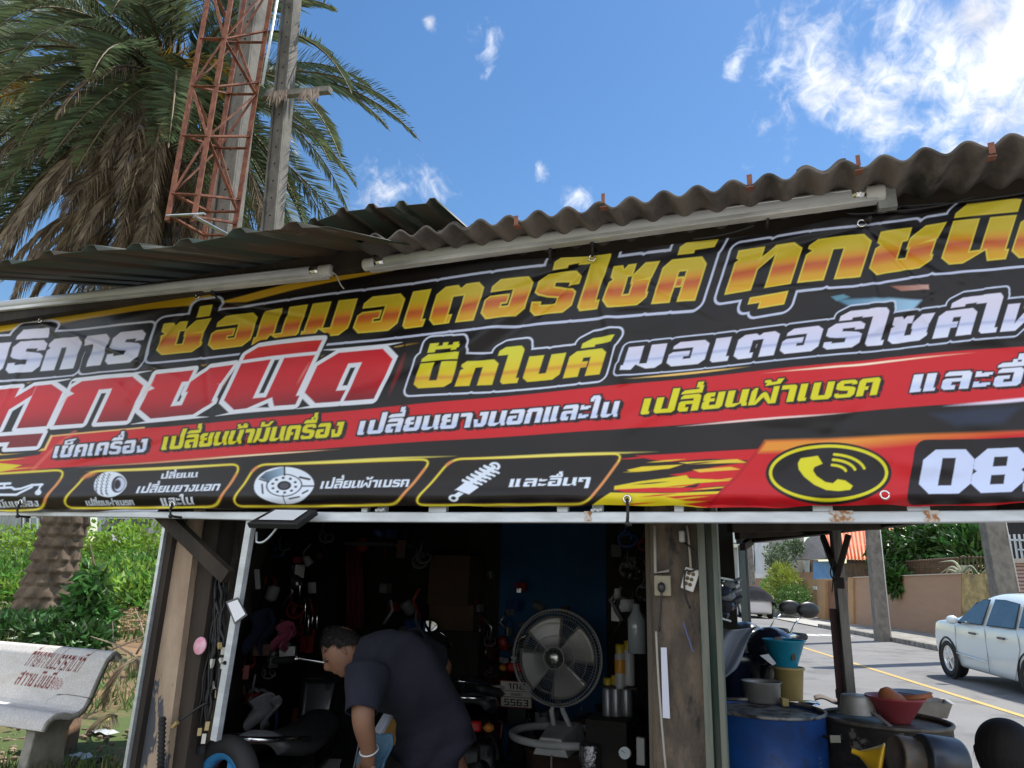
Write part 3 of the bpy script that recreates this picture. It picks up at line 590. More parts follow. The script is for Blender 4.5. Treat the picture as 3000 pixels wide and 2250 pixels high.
    # oil can
    L([(-30, 1419), (28, 1416)], 7, W2); L([(12, 1419), (12, 1430)], 6, W2); L([(-60, 1433), (34, 1428), (46, 1434), (64, 1432), (94, 1421), (126, 1420)], 6.5, W2); L([(-60, 1450), (54, 1450), (96, 1427)], 6.5, W2); L([(122, 1420), (120, 1428)], 7, W2)
    k.ellipse(119, 1444, 9.5, 7.5, W2); Pg([(119, 1428), (127, 1442), (111, 1442)], W2)
    # tyre
    k.ellipse(323, 1419, 46, 38, W2); k.ellipse(346, 1419, 20, 25, DK); k.ellipse(349, 1419, 15, 21, (196, 206, 232)); k.ellipse(343, 1419, 10, 15, DK, alpha=.8)
    for q in range(3):
        pts = [(322 - 14 * q - 12 * math.cos(a), 1419 + 34 * math.sin(a)) for a in np.linspace(-1.2, 1.2, 9)]
        for z in range(8): L([pts[z], ((pts[z][0] + pts[z + 1][0]) / 2 + 5, pts[z + 1][1])], 2.6, DK, soft=1.2)
    # brake disc
    k.ellipse(834, 1422, 86, 54, W2); k.ellipse(834, 1422, 52, 34, DK); k.ellipse(834, 1422, 48, 31, W2); k.ellipse(834, 1423, 20, 14, DK); k.ellipse(834, 1423, 13, 9, (70, 70, 80))
    for q in range(10): a = q * .628 + .2; k.ellipse(834 + 34 * math.cos(a), 1422 + 22 * math.sin(a), 4.2, 3.4, DK)
    Pg([(762, 1400), (780, 1384), (832, 1368), (832, 1390), (800, 1402), (790, 1412)], (40, 60, 84), soft=2, grad=(765, 1410, 830, 1380, (150, 180, 206)))
    L([(834, 1366), (834, 1392)], 5, DK); L([(886, 1424), (922, 1424)], 4, DK); L([(834, 1452), (834, 1478)], 3, DK); L([(762, 1404), (788, 1412)], 4, DK); L([(878, 1398), (906, 1404)], 6, DK); L([(770, 1420), (776, 1446)], 5, DK); L([(890, 1446), (904, 1438)], 5, DK); L([(850, 1462), (880, 1456)], 4, DK)
    # shock absorber
    L([(1334, 1458), (1362, 1438)], 13, W2); k.ellipse(1331, 1460, 14, 10, W2); k.ellipse(1331, 1460, 7, 5, DK); k.ellipse(1447, 1366, 17, 13, W2); k.ellipse(1447, 1366, 9, 7, DK)
    Pg([(1334, 1436), (1362, 1412), (1402, 1428), (1376, 1449)], W2); L([(1338, 1437), (1372, 1450)], 3, DK); L([(1372, 1420), (1440, 1374)], 26, W2)
    for q in range(6): t = q / 5; cx, cy = 1376 + 62 * t, 1416 - 42 * t; L([(cx - 20, cy - 9), (cx + 21, cy + 10)], 8, W2); L([(cx - 16, cy - 14), (cx - 2, cy - 8)], 3.4, DK); L([(cx + 10, cy + 1), (cx + 26, cy + 8)], 3.4, DK)
    pf = (.3, .22, .1)
    for tx, b, h in (('น้ำมันเครื่อง', [(-46, 1486), (112, 1483)], 15), ('เปลี่ยนฝาเบรค', [(250, 1481), (384, 1478)], 13), ('ปลี่ยนน', [(468, 1402), (577, 1398)], 15), ('เปลี่ยนยางนอก', [(400, 1445), (646, 1438)], 20), ('และใน', [(466, 1480), (566, 1477)], 20),
                     ('เปลี่ยนผ้าเบรค', [(938, 1432), (1198, 1427)], 22), ('และอื่นๆ', [(1490, 1427), (1726, 1422)], 24)):
        k.word(tx, [b[0], ((b[0][0] + b[1][0]) / 2, (b[0][1] + b[1][1]) / 2), b[1]], h, h, .22, flat(W2), pf, gap=.16)
    # flames and the red telephone panel
    Pg([(1850, 1330), (2200, 1312), (2260, 1330), (2120, 1490), (1720, 1500), (1790, 1440), (1960, 1400), (1830, 1360)], (30, 12, 14), soft=6)
    Pg([(1860, 1334), (2230, 1316), (2200, 1350), (2080, 1344), (1960, 1352), (1900, 1344)], (206, 22, 32)); Pg([(1960, 1390), (2180, 1356), (2180, 1420), (2040, 1430), (2060, 1404)], (206, 22, 32))
    Pg([(1836, 1376), (1880, 1366), (2000, 1360), (1960, 1372), (1846, 1380)], (232, 206, 40)); Pg([(1990, 1354), (2160, 1346), (2190, 1356), (2020, 1360)], (232, 200, 60)); Pg([(2030, 1376), (2140, 1368), (2170, 1376), (2050, 1384)], (236, 190, 60))
    Pg([(1800, 1424), (1870, 1410), (2010, 1392), (2020, 1402), (2150, 1408), (2040, 1416), (2000, 1428), (1800, 1436)], (226, 204, 30)); Pg([(1700, 1502), (1790, 1444), (1960, 1446), (2130, 1440), (2090, 1490)], (226, 206, 34))
    Pg([(1800, 1434), (1920, 1428), (2120, 1430), (1990, 1444), (1830, 1442)], (206, 22, 32)); Pg([(1950, 1456), (2140, 1446), (2100, 1470), (2010, 1468)], (206, 40, 40)); Pg([(2000, 1476), (2100, 1466), (2090, 1490)], (206, 30, 34))
    for q in range(16): x = 1850 + 23 * q % 340; y = 1338 + (q * 37) % 140; L([(x - 50, y + 8), (x + 70, y - 2)], 4, ((206, 22, 32), (232, 204, 50), (30, 12, 14))[q % 3], taper=True)
    Pg([(2242, 1293), (2600, 1279), (3000, 1263), (3360, 1250), (3360, 1510), (2072, 1510), (2071, 1484)], (204, 20, 32), grad=(2300, 1400, 2300, 1480, (190, 16, 30)))
    Pg([(2242, 1293), (2600, 1279), (3000, 1263), (3360, 1250), (3360, 1286), (3000, 1300), (2600, 1316), (2222, 1326)], (232, 150, 50), soft=7, grad=(2600, 1280, 2604, 1316, (206, 24, 34)))
    L([(2240, 1296), (2160, 1396), (2076, 1482)], 5, (150, 14, 26), soft=4, alpha=.7)
    k.ellipse(2427, 1387, 184, 92, (22, 12, 18)); k.ellipse(2427, 1386, 174, 84, (222, 214, 30), ring=9); k.ellipse(2427, 1386, 160, 74, (18, 12, 18)); 
    L([(2446, 1389), (2452, 1389)], 1, DK)
    Pg([(2338, 1356), (2346, 1342), (2396, 1335), (2410, 1358), (2386, 1368), (2382, 1378), (2392, 1394), (2418, 1412), (2440, 1416), (2454, 1404), (2476, 1408), (2498, 1424), (2490, 1436), (2456, 1440), (2420, 1436), (2386, 1420), (2356, 1396), (2340, 1374)], (224, 216, 28))
    for rr in (0, 1, 2):
        r0 = 38 + 27 * rr; L([(2438 - 6 + (r0 + 8) * math.sin(a) * 1.02, 1384 - r0 * .58 * math.cos(a)) for a in np.linspace(.12, 1.35, 8)], 7.5, (222, 214, 30))
    k.word('0855', [(2686, 1449), (2842, 1446), (2993, 1441), (3300, 1432)], 130, 134, .17, flat((206, 218, 250)), (.37, .19, .22), layers=[(30, (20, 14, 20))], gap=.0)
    i = k.win(-400, 1440, 3500, 1560); y = np.interp(k.X[i], [0, 1400, 3000], [1470, 1462, 1462]); k.put(i, np.clip((k.Y[i] - y) / 60, 0, .0), lin((90, 90, 96)))
# ---------------------------------------------------------------- the sheet
YB = 2.0
def banner_edges(x):
    top = np.interp(x, [-260, 0, 120, 400, 655, 940, 1117, 1442, 1735, 2017, 2288, 2505, 2640, 2800, 3000, 3300], [958, 926, 910, 882, 856, 816, 792, 766, 748, 711, 673, 632, 608, 590, 570, 540])
    bot = np.interp(x, [-260, 0, 300, 1000, 1400, 1700, 2100, 2700, 3000, 3300], [1499, 1497, 1494, 1487, 1482, 1481, 1484, 1481, 1474, 1468]); bot = bot + 2.5 * np.sin(x * .0093) + 1.6 * np.sin(x * .031); return top, bot
def build_banner():
    NX, NY = 1500, 400
    xs = np.linspace(-260, 3300, NX); tp, bt = banner_edges(xs); tt = np.linspace(0, 1, NY)
    PXg = np.tile(xs, (NY, 1)); PYg = bt[None, :] + (tp - bt)[None, :] * tt[:, None]
    k = Ink(PXg, PYg, (16, 12, 14)); paint_banner(k)
    # hang the sheet: points of a vertical plane, then drape and creases in depth
    d = np.stack([(PXg.ravel() - 1500) / FPX, (1125 - PYg.ravel()) / FPX, -np.ones(PXg.size)], 1) @ RC.T
    pos = d * (YB / d[:, 1])[:, None]; pos[:, 2] += CAMH
    X, Y = PXg.ravel(), PYg.ravel(); v = np.tile(tt[:, None], (1, NX)).ravel(); dep = np.zeros(X.size)
    rng = np.random.RandomState(5)
    def crease(a, b, amp, wd):
        ex, ey = b[0] - a[0], b[1] - a[1]; L = math.hypot(ex, ey); s_ = ((X - a[0]) * ex + (Y - a[1]) * ey) / L; q = ((X - a[0]) * -ey + (Y - a[1]) * ex) / L
        f = np.clip(s_ / L, 0, 1); f = np.where((s_ > 0) & (s_ < L), np.sqrt(np.clip(4 * f * (1 - f), 0, 1)), 0); return amp * f * np.exp(-(q / wd) ** 2)
    for gx, gy in GROM_T:                                  # pull folds fanning out of the upper eyelets
        for _ in range(7):
            a = rng.uniform(.25, 2.9); ln = rng.uniform(90, 420); dep += crease((gx, gy + 6), (gx + ln * math.cos(a) * 1.3, gy + ln * math.sin(a)), rng.choice([-1, 1]) * rng.uniform(.0022, .0052), rng.uniform(7, 16))
    dep += crease((1735, 760), (1830, 1130), -.011, 20) + crease((1735, 760), (1300, 1130), .011, 26) + crease((1735, 760), (1220, 1120), -.010, 22) + crease((1735, 765), (1060, 1000), .004, 20)
    dep += crease((2480, 660), (3000, 820), .005, 26) + crease((2480, 660), (2960, 740), -.005, 20) + crease((2700, 930), (2480, 1090), .006, 40) + crease((2380, 640), (1900, 760), .004, 18)
    for _ in range(46):
        x, y = rng.uniform(-200, 3200), rng.uniform(620, 1420); a = rng.uniform(-.75, .25); ln = rng.uniform(120, 520); dep += crease((x, y), (x + ln * math.cos(a), y + ln * math.sin(a)), rng.choice([-1, 1]) * rng.uniform(.0014, .004), rng.uniform(8, 26))
    dep += .010 * np.sin(X * .0041 + .6) * (1 - v) * v * 2 + .004 * np.sin(X * .013 + Y * .006)
    # slack foot: rolls slightly back under, so it mirrors the bright ground
    u = np.clip((Y - (1452 + 6 * np.sin(X * .011))) / 32, 0, 1); dep += .016 * u * u - .010 * np.exp(-((Y - 1452) / 26.0) ** 2)
    dep += .004 * np.exp(-(v / .02) ** 2) * np.sin(X * .05)
    pos[:, 1] += dep
    me = bpy.data.meshes.new('printed_sheet'); nv = NX * NY; ii = np.arange(nv).reshape(NY, NX)
    q = np.stack([ii[:-1, :-1], ii[:-1, 1:], ii[1:, 1:], ii[1:, :-1]], -1).reshape(-1, 4)
    root = T('banner', 'long black vinyl banner with gold, white and red lettering hung across the shop front', 'banner', (-.9, YB, 1.74)); base = np.array(root.location)
    me.vertices.add(nv); me.vertices.foreach_set('co', (pos - base).ravel()); me.loops.add(q.size); me.loops.foreach_set('vertex_index', q.ravel())
    me.polygons.add(len(q)); me.polygons.foreach_set('loop_start', np.arange(0, q.size, 4)); me.polygons.foreach_set('use_smooth', np.ones(len(q), bool)); me.update()
    at = me.attributes.new('ink', 'FLOAT_COLOR', 'POINT'); at.data.foreach_set('color', np.concatenate([k.c, np.ones((nv, 1))], 1).ravel())
    me.materials.append(vcol_mat('printed_vinyl', .36, .38, .05, 900)); o = bpy.data.objects.new('printed_sheet', me); C.objects.link(o); o.parent = root
    steel = mat('eyelet_steel', (.75, .74, .72), .25, 1.0); blk = mat('black_nylon', (.012, .012, .014), .5)
    for gx, gy in GROM_T + GROM_B:
        c = P(gx, gy, YB - .012); g = MB(); g.tube([c + Vector((.0098 * math.cos(a), 0, .0098 * math.sin(a))) for a in np.linspace(0, 6.283, 17)[:-1]], .0032, 6, closed=True); g.build('eyelet', steel, root)
    for a, b in TIES:
        m = MB(); p0, p1 = P(*a, YB - .014), P(*b, YB - .03); mid = (p0 + p1) / 2 + Vector((.004, -.01, 0)); m.tube([p0, mid, p1, p1 + Vector((0, .05, .0))], .0045, 6); m.ball(p1, .008, 8, 6); m.build('cable_tie', blk, root)
GROM_T = [(118, 938), (578, 868), (1735, 756), (2524, 654)]
GROM_B = [(60, 1472), (505, 1478), (1837, 1462), (2592, 1450), (-120, 1476)]
TIES = [((505, 1478), (500, 1512)), ((60, 1472), (52, 1512)), ((1837, 1462), (1838, 1534)), ((578, 862), (575, 838)), ((640, 880), (622, 850)), ((1735, 752), (1735, 715)), ((1610, 772), (1612, 716)), ((2245, 672), (2246, 622)), ((2530, 652), (2548, 640))]
build_banner()
# ================================================================ the shop: posts, roofs, walls, frame
m_galv = mat('galvanised_steel', (.62, .66, .69), .32, .55, col2=(.5, .54, .57), scale=14, lo=.4, hi=.6, col3=(.34, .20, .12), scale3=5, lo3=.68, hi3=.76, stretch=(.4, 1, 3), bump=.03)
m_white_alu = mat('painted_tube_white', (.66, .70, .74), .4, .25, col2=(.5, .53, .56), scale=9, col3=(.4, .26, .16), scale3=4, lo3=.7, hi3=.78, stretch=(.5, 1, 2))
m_darkwood = mat('dark_timber', (.045, .033, .024), .85, col2=(.02, .015, .012), scale=6, stretch=(1, 1, .15), bump=.3, bscale=30)
m_greywood = mat('weathered_timber', (.24, .225, .20), .85, col2=(.13, .12, .105), scale=9, stretch=(3, 3, .3), bump=.4, bscale=40)
m_oilwood = mat('greasy_timber', (.115, .085, .058), .7, col2=(.06, .045, .032), scale=9, stretch=(1.6, 1.6, .6), lo=.42, hi=.56, col3=(.018, .015, .013), scale3=4, lo3=.54, hi3=.58, bump=.6, bscale=35)
m_greensteel = mat('old_green_steel', (.035, .075, .055), .6, .1, col2=(.12, .125, .10), scale=8, stretch=(2, 2, .25), lo=.45, hi=.58, col3=(.10, .06, .035), scale3=5, lo3=.62, hi3=.7)
m_plaster = mat('peeling_plaster', (.40, .30, .215), .9, col2=(.28, .20, .14), scale=7, lo=.4, hi=.66, col3=(.07, .075, .085), scale3=3.6, lo3=.525, hi3=.54, stretch=(1.6, 1.6, .55), bump=.35, bscale=28)
m_roofmetal = mat('rusty_painted_sheet', (.04, .062, .045), .65, .1, col2=(.075, .05, .032), scale=4, stretch=(3, .35, 1), lo=.42, hi=.6, col3=(.20, .19, .16), scale3=6, lo3=.58, hi3=.7)
m_fibre = mat('fibre_cement', (.14, .118, .10), .9, col2=(.075, .065, .058), scale=9, lo=.44, hi=.58, col3=(.035, .034, .028), scale3=4, lo3=.54, hi3=.66, stretch=(1, .4, 1), bump=.3, bscale=60)
m_dark = mat('dark_wall', (.018, .015, .013), .9, col2=(.03, .025, .02), scale=4)  # near-black colour shared by interior walls and fittings
m_brickdark = mat('dark_plaster_brick', (.055, .038, .026), .9, col2=(.02, .016, .012), scale=5, lo=.42, hi=.6, bump=.4, bscale=25)  # dark brown side wall, mottled towards near-black
shop = T('repair_shop', 'open fronted repair shack with wavy cement roof, timber posts and peeling plaster pillar', 'shop', (-1.0, 3.6, 0))
# peeling pillar and the steel angle in front of it
def slant_post(p_lo, p_hi, wd, dp, name, m, Y0, parent=shop, bevel=0.0, ext=.0):
    a, b = P(*p_lo, Y0), P(*p_hi, Y0); d = (a - b) / (a.z - b.z); a = a - d * (a.z + .02) if ext else a; g = MB(); 
    X, Y, Z = Vector((1, 0, 0)), Vector((0, 1, 0)), (b - a).normalized(); X = Y.cross(Z).normalized(); g.box((a + b) / 2 + Y * dp / 2, (wd, dp, (b - a).length), ax=(X, Y, Z)); return g.build(name, m, parent, bevel=bevel)
slant_post((445, 2250), (549, 1470), .118, .17, 'plaster_pillar', m_plaster, 2.16, ext=1)
slant_post((364, 2250), (492, 1470), .013, .05, 'steel_angle', m_galv, 2.12, ext=1)
slant_post((383, 2250), (512, 1470), .034, .09, 'timber_jamb', m_darkwood, 2.135, ext=1)
slant_post((516, 2250), (630, 1470), .075, .09, 'timber_batten', m_darkwood, 2.19, ext=1)
slant_post((575, 2250), (642, 1700), .012, .05, 'pale_lath', mat('pale_lath', (.2, .15, .09), .8, col2=(.14, .10, .06), scale=8), 2.27, ext=1)
# round old trunk post behind the white tube
g = MB(); a, b = P(650, 1760, 2.6), P(690, 1480, 2.6); d = (b - a) / (b.z - a.z); a = a - d * a.z; g.tube(arc(a, b + d * .5, 8), [.088, .085, .083, .08, .082, .08, .078, .08, .08], 16); g.build('log_post', mat('log_bark', (.12, .105, .09), .85, col2=(.05, .045, .038), scale=11, stretch=(1.4, 1.4, .5), lo=.42, hi=.56, bump=.5, bscale=25), shop)
# greasy timber post on the right with the green steel channel
g = MB(); a = P(2012, 1800, 2.30); zs = np.linspace(0, 2.5, 11)
def post_x(z): return P(1990, 1800, 2.30).x + .012 * math.sin(z * 5) * 0
prof = lambda z: [(-.088, 0), (-.078, -.012), (.065, -.012), (.08, .002), (.08, .13), (-.088, .13)]
for i, z in enumerate(zs):
    for x, y in prof(z): g.v.append((P(1992, 1800, 2.30).x + x * (1 + .04 * math.sin(i * 2.1)), 2.30 + y, z))
for i in range(len(zs) - 1):
    for k in range(6): g.f.append((i * 6 + k, i * 6 + (k + 1) % 6, (i + 1) * 6 + (k + 1) % 6, (i + 1) * 6 + k)); g.sm.append(False)
g.build('timber_post', m_oilwood, shop, bevel=.006)
x0 = P(2052, 1800, 2.28).x; g = MB(); g.box((x0 + .0125, 2.29, 1.2), (.022, .07, 2.4)); g.box((x0 + .034, 2.305, 1.2), (.018, .012, 2.4)); g.box((x0 + .052, 2.29, 1.2), (.016, .07, 2.4)); g.build('steel_channel', m_greensteel, shop, bevel=.002)
x1 = P(1908, 1800, 2.31).x; g = MB(); g.box((x1, 2.36, 1.2), (.028, .1, 2.4)); g.build('door_jamb', mat('jamb_timber', (.085, .07, .052), .8, col2=(.05, .04, .03), scale=8, stretch=(2, 2, .2)), shop)
# ---- walls, back room (dark), ceiling, floor
WL, WR, BKY = -2.95, -.27, 5.3
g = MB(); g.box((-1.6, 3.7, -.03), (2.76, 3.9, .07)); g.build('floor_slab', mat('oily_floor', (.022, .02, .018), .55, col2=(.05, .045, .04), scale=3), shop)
def flatwall(name, a, b, z0, z1, m, th=.08):
    g = MB(); a, b = Vector(a), Vector(b); d = b - a; g.box(((a.x + b.x) / 2, (a.y + b.y) / 2, (z0 + z1) / 2), (d.length, th, z1 - z0), rz=math.atan2(d.y, d.x)); return g.build(name, m, shop)
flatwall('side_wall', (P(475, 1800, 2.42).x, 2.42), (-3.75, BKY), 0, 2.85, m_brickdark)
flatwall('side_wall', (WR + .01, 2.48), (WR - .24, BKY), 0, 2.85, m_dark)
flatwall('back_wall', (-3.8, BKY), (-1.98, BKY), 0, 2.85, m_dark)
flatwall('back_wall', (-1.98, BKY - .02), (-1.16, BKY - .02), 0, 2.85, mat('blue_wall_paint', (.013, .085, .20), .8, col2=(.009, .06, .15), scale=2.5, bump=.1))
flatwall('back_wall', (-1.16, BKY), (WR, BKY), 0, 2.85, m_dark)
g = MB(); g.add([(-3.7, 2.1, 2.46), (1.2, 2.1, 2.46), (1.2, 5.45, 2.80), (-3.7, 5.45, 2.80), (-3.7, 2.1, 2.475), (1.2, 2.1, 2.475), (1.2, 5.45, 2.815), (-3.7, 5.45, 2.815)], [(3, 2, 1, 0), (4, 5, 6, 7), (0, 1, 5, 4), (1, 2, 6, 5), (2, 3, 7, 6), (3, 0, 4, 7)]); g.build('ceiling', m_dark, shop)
g = MB(); g.box((-1.2, 2.1, 2.52), (4.9, .05, .10)); g.build('front_beam', mat('brown_fascia', (.075, .058, .045), .85, col2=(.045, .035, .028), scale=5, stretch=(.3, 1, 1)), shop)
for x in np.arange(-3.1, 1.0, .5): g = MB(); g.bar((x, 2.14, 2.44), (x, 5.25, 2.755), .035, .04); g.build('rafter', m_darkwood, shop)
# ---- wavy cement sheet roof (pitch .0924 m)
def wavy(u, v): 
    x = -1.26 + u * 2.75; y = 1.80 + v * 3.8; z = 2.507 + .0138 * math.cos((x + .046) / .0924 * 2 * math.pi) + v * 3.8 * .12 + .006 * math.sin(x * 3.1) + .0022 * math.sin(x * 23.7) * math.sin(x * 7.9 + y * 5); return Vector((x, y, z))
g = MB(); g.grid(wavy, 700, 5); g.build('wavy_roof', m_fibre, shop, solid=.007)
# second course lapped on top, showing at two crests
for q in (.12, .502): g = MB(); g.grid(lambda u, v: wavy(q + u * .043, v * .3) + Vector((0, .006, .009)), 24, 3); g.build('roof_lap', m_fibre, shop, solid=.006)
rust = mat('rust_clip', (.24, .105, .065), .85, col2=(.2, .075, .05), scale=40)
for px, py in ((1512, 645), (1767, 590), (2196, 530), (2515, 480), (2906, 438)):
    p = P(px, py, 1.795); g = MB(); g.box((p.x, p.y, p.z + .004 + .006 * math.sin(px)), (.014 + .004 * math.sin(px * 3), .003, .030), rz=.3 * math.sin(px * 7)); g.box((p.x, p.y + .012, p.z - .016), (.019, .022, .003)); g.build('roof_clip', rust, shop)
# ---- profiled metal sheets over the left bay
def metal_sheet(pts_front, Y0, Y1, rise, rib, hgt, name, ang=0.0, wob=.0, m=m_roofmetal):
    F = [P(px, py, Y0) for px, py in pts_front]; X = [p.x for p in F]; Z = [p.z for p in F]
    def f(u, v):
        x = X[0] + (X[-1] - X[0]) * u; ph = ((x - X[0]) / rib) % 1.0
        t = min(max((.5 - abs(ph - .5)) * 2, 0), 1); h = hgt * min(1, max(0, (t - .62) / .22)) if rib > .06 else hgt * .5 * (1 - math.cos(2 * math.pi * ph))
        z = float(np.interp(x, X, Z)); zz = Z[0] + (Z[-1] - Z[0]) * u
        return Vector((x + ang * v, Y0 + (Y1 - Y0) * v, (z * (1 - v) + zz * v) + h + rise * (Y1 - Y0) * v + wob * math.sin(x * 9 + 1) * (1 - v)))
    g = MB(); g.grid(f, 420, 5); g.build(name, m, shop, solid=.0022)
metal_sheet([(-260, 806), (0, 776), (176, 748), (329, 732), (529, 716), (735, 686), (884, 668), (960, 660)], 1.45, 2.9, .36, .19, .02, 'metal_roof', wob=.006)
metal_sheet([(872, 668), (940, 643), (1000, 623), (1152, 606), (1240, 596), (1283, 592)], 2.0, 3.3, .12, .125, .02, 'metal_roof', wob=.003)
g = MB(); g.bar((-3.6, 1.98, 2.50), (-1.2, 1.98, 2.535), .04, .07); g.build('eave_purlin', m_darkwood, shop)
# ---- front frame the banner is tied to
fr = T('steel_framework', 'long pale steel tube frame under the banner with a slanted upright on the left', 'frame', (-1, 2.03, 1.68))
g = MB(); n = 16; pxs = np.linspace(-260, 3300, n); top = np.interp(pxs, [-260, 0, 1400, 2700, 3000, 3300], [1496, 1498, 1500, 1497, 1493, 1488]); bot = np.interp(pxs, [-260, 0, 300, 965, 1500, 2700, 3000, 3300], [1508, 1511, 1513.5, 1529, 1530.5, 1531.5, 1528, 1523])
for i in range(n):
    a, b = P(pxs[i], top[i], 2.03), P(pxs[i], bot[i], 2.03)
    for q in (a, a + Vector((0, .03, 0)), b + Vector((0, .03, 0)), b): g.v.append(tuple(q))
for i in range(n - 1):
    for k in range(4): g.f.append((i * 4 + k, i * 4 + (k + 1) % 4, i * 4 + 4 + (k + 1) % 4, i * 4 + 4 + k)); g.sm.append(False)
g.f += [(3, 2, 1, 0), tuple((n - 1) * 4 + k for k in range(4))]; g.sm += [False, False]
g.build('rail', m_white_alu, fr, bevel=.003)
a, b = P(738, 1520, 2.06), P(632, 2168, 2.12); g = MB(); g.bar(a, b, .026, .026, up=(0, 1, 0)); up_o = g.build('upright', m_white_alu, fr, bevel=.002)
g = MB(); c = a + (b - a) * .66; g.lathe([(.0, 0), (.0065, 0), (.0065, .003)], c + Vector((-.002, -.0145, 0)), 10, ax=(0, -1, 0)); g.build('bolt_hole', mat('hole_black', (.005, .005, .005), .9), up_o)
for px, w_, m_ in ((1072, .022, 0), (1122, .03, 1), (1285, .06, 0), (1650, .032, 0), (1752, .03, 1), (1990, .024, 0), (2410, .048, 0), (2690, .05, 0)):
    p = P(px, 1497, 2.045); g = MB(); g.box((p.x, p.y, p.z + .012), (w_, .02, .034)); 
    if m_: 
        for q in range(4): g.ball((p.x + .008 * (q - 1.5), p.y - .02, p.z + .0 + .003 * (q % 2)), .006, 8, 6)
    g.build('bracket', m_white_alu, fr)
for px, wd in ((2465, .05), (2730, .03), (1722, .02)):
    p = P(px, 1512, 2.028); g = MB(); g.grid(lambda u, v: Vector((p.x + (u - .5) * wd * (1 + .3 * math.sin(9 * v)), p.y, p.z + (v - .5) * .028)), 8, 5); g.build('weld_stain', mat('rust_stain', (.34, .16, .07), .9, col2=(.55, .5, .45), scale=60, lo=.45, hi=.55), fr)
# tubes at the eaves: grey sleeves with LED battens
m_batten = mat('white_batten', (.70, .71, .71), .45, col2=(.42, .43, .43), scale=12, stretch=(.3, 1, 1))
m_diff = mat('frosted_tube', (.58, .59, .59), .4, col2=(.52, .53, .53), scale=6)
m_cap = mat('white_plastic', (.62, .62, .60), .45)
def led(pa, pb, label, ends):
    a, b = P(*pa, 1.955), P(*pb, 1.955); t = T('tube_light', label, 'tube light', tuple((a + b) / 2), group='unlit tube lights under the eaves'); d = (b - a).normalized()
    g = MB(); g.tube([a, b], .0185, 16); g.build('tube', m_diff, t)
    g = MB(); o = Vector((0, .006, -.021)); X, Y, Z = basis(d, (0, 0, 1)); g.box((a + b) / 2 + o, (.016, .034, (b - a).length + .03), ax=(X, Y, Z)); g.build('batten', m_batten, t, bevel=.003)
    for e, s in ends:
        c = a if e == 0 else b; g = MB(); dd = d if e == 1 else -d
        g.lathe([(.0, .034), (.019, .034), (.0225, .03), (.0225, -.012), (.0205, -.014)], c + Vector((0, .002, -.004)), 16, ax=dd); g.build('end_cap', m_cap, t)
        g = MB(); g.tube([c - dd * .012, c - dd * .05], .0192, 16); g.build('ferrule', mat('chrome', (.8, .8, .8), .15, 1.0), t)
        if s: g = MB(); p = c + dd * .03 + Vector((0, 0, -.012)); g.tube(bez(p, p + dd * .03 + Vector((0, .01, -.0)), p + dd * .03 + Vector((0, 0, -.04)), p + dd * s + Vector((0, .02, -.06)), 8), .0022, 6); g.build('lead', mat('white_wire', (.6, .6, .58), .5), t)
led((-200, 917), (948, 791), 'left unlit tube light hung below the rusty metal sheets', ((1, .05),))
led((1092, 770), (2552, 564), 'right unlit tube light under the wavy cement roof edge', ((0, .0), (1, 0)))
g = MB(); a, b = P(2570, 585, 1.97), P(2625, 582, 1.97); g.box(((a.x + b.x) / 2, 1.975, P(2600, 576, 1.97).z), (b.x - a.x, .03, .075)); tagit(g.build('junction_box', mat('grey_zinc', (.36, .37, .36), .55, .3, col2=(.26, .27, .26), scale=20)), 'grey metal junction box at the right end of the eave tube', 'junction box')
for q, (x0_, y0_, x1_, y1_, sag) in enumerate(((2480, 625, 2650, 600, 14), (2640, 604, 3050, 556, 10), (2560, 618, 2860, 574, 18), (2030, 700, 2210, 660, 10), (1020, 785, 1085, 792, 8))):
    g = MB(); g.tube(bez(P(x0_, y0_, 1.985), P(x0_ * .7 + x1_ * .3, y0_ * .7 + y1_ * .3 + sag, 1.985), P(x0_ * .3 + x1_ * .7, y0_ * .3 + y1_ * .7 + sag, 1.985), P(x1_, y1_, 1.985), 14), .0035, 6)
    tagit(g.build('eave_cable', mat('black_cable', (.012, .012, .013), .55)), ('short black cable looping from the grey junction box', 'long black cable sagging under the eave at the right edge', 'black cable crossing above the gold lettering at the right', 'short black cable below the right tube light, above the gold words', 'short cable bridging the gap between the two tube lights')[q], 'cable', 'cables strung under the eave')
# brace from the frame to the pillar
g = MB(); g.bar(P(470, 1500, 2.09), P(668, 1690, 2.12), .05, .035, up=(0, 1, 0)); g.build('knee_brace', m_darkwood, shop)
# floodlight on its bracket
fl = T('solar_floodlight', 'black framed solar floodlight with white panel above the shop door', 'floodlight', tuple(P(825, 1512, 1.93)))
A, B, Cc, D_ = P(722, 1532, 1.93), P(868, 1535, 1.93), P(928, 1492, 1.99), P(800, 1490, 1.99)
nrm = (B - A).cross(D_ - A).normalized()
if nrm.dot(Vector((0, 0, CAMH)) - A) < 0: nrm = -nrm
g = MB(); th = nrm * .022; g.add([A, B, Cc, D_, A - th, B - th, Cc - th, D_ - th], [(0, 1, 2, 3), (7, 6, 5, 4), (0, 4, 5, 1), (1, 5, 6, 2), (2, 6, 7, 3), (3, 7, 4, 0)]); bd = g.build('housing', mat('black_plastic', (.018, .018, .02), .4), fl, bevel=.003)
ins = lambda u, v: A * (1 - u) * (1 - v) + B * u * (1 - v) + Cc * u * v + D_ * (1 - u) * v
k_ = th * .12; g = MB(); g.add([ins(.14, .2) + k_, ins(.86, .2) + k_, ins(.86, .88) + k_, ins(.14, .88) + k_], [(0, 1, 2, 3)]); g.build('panel', mat('white_diffuser', (.75, .78, .80), .25, spec=.6), fl)
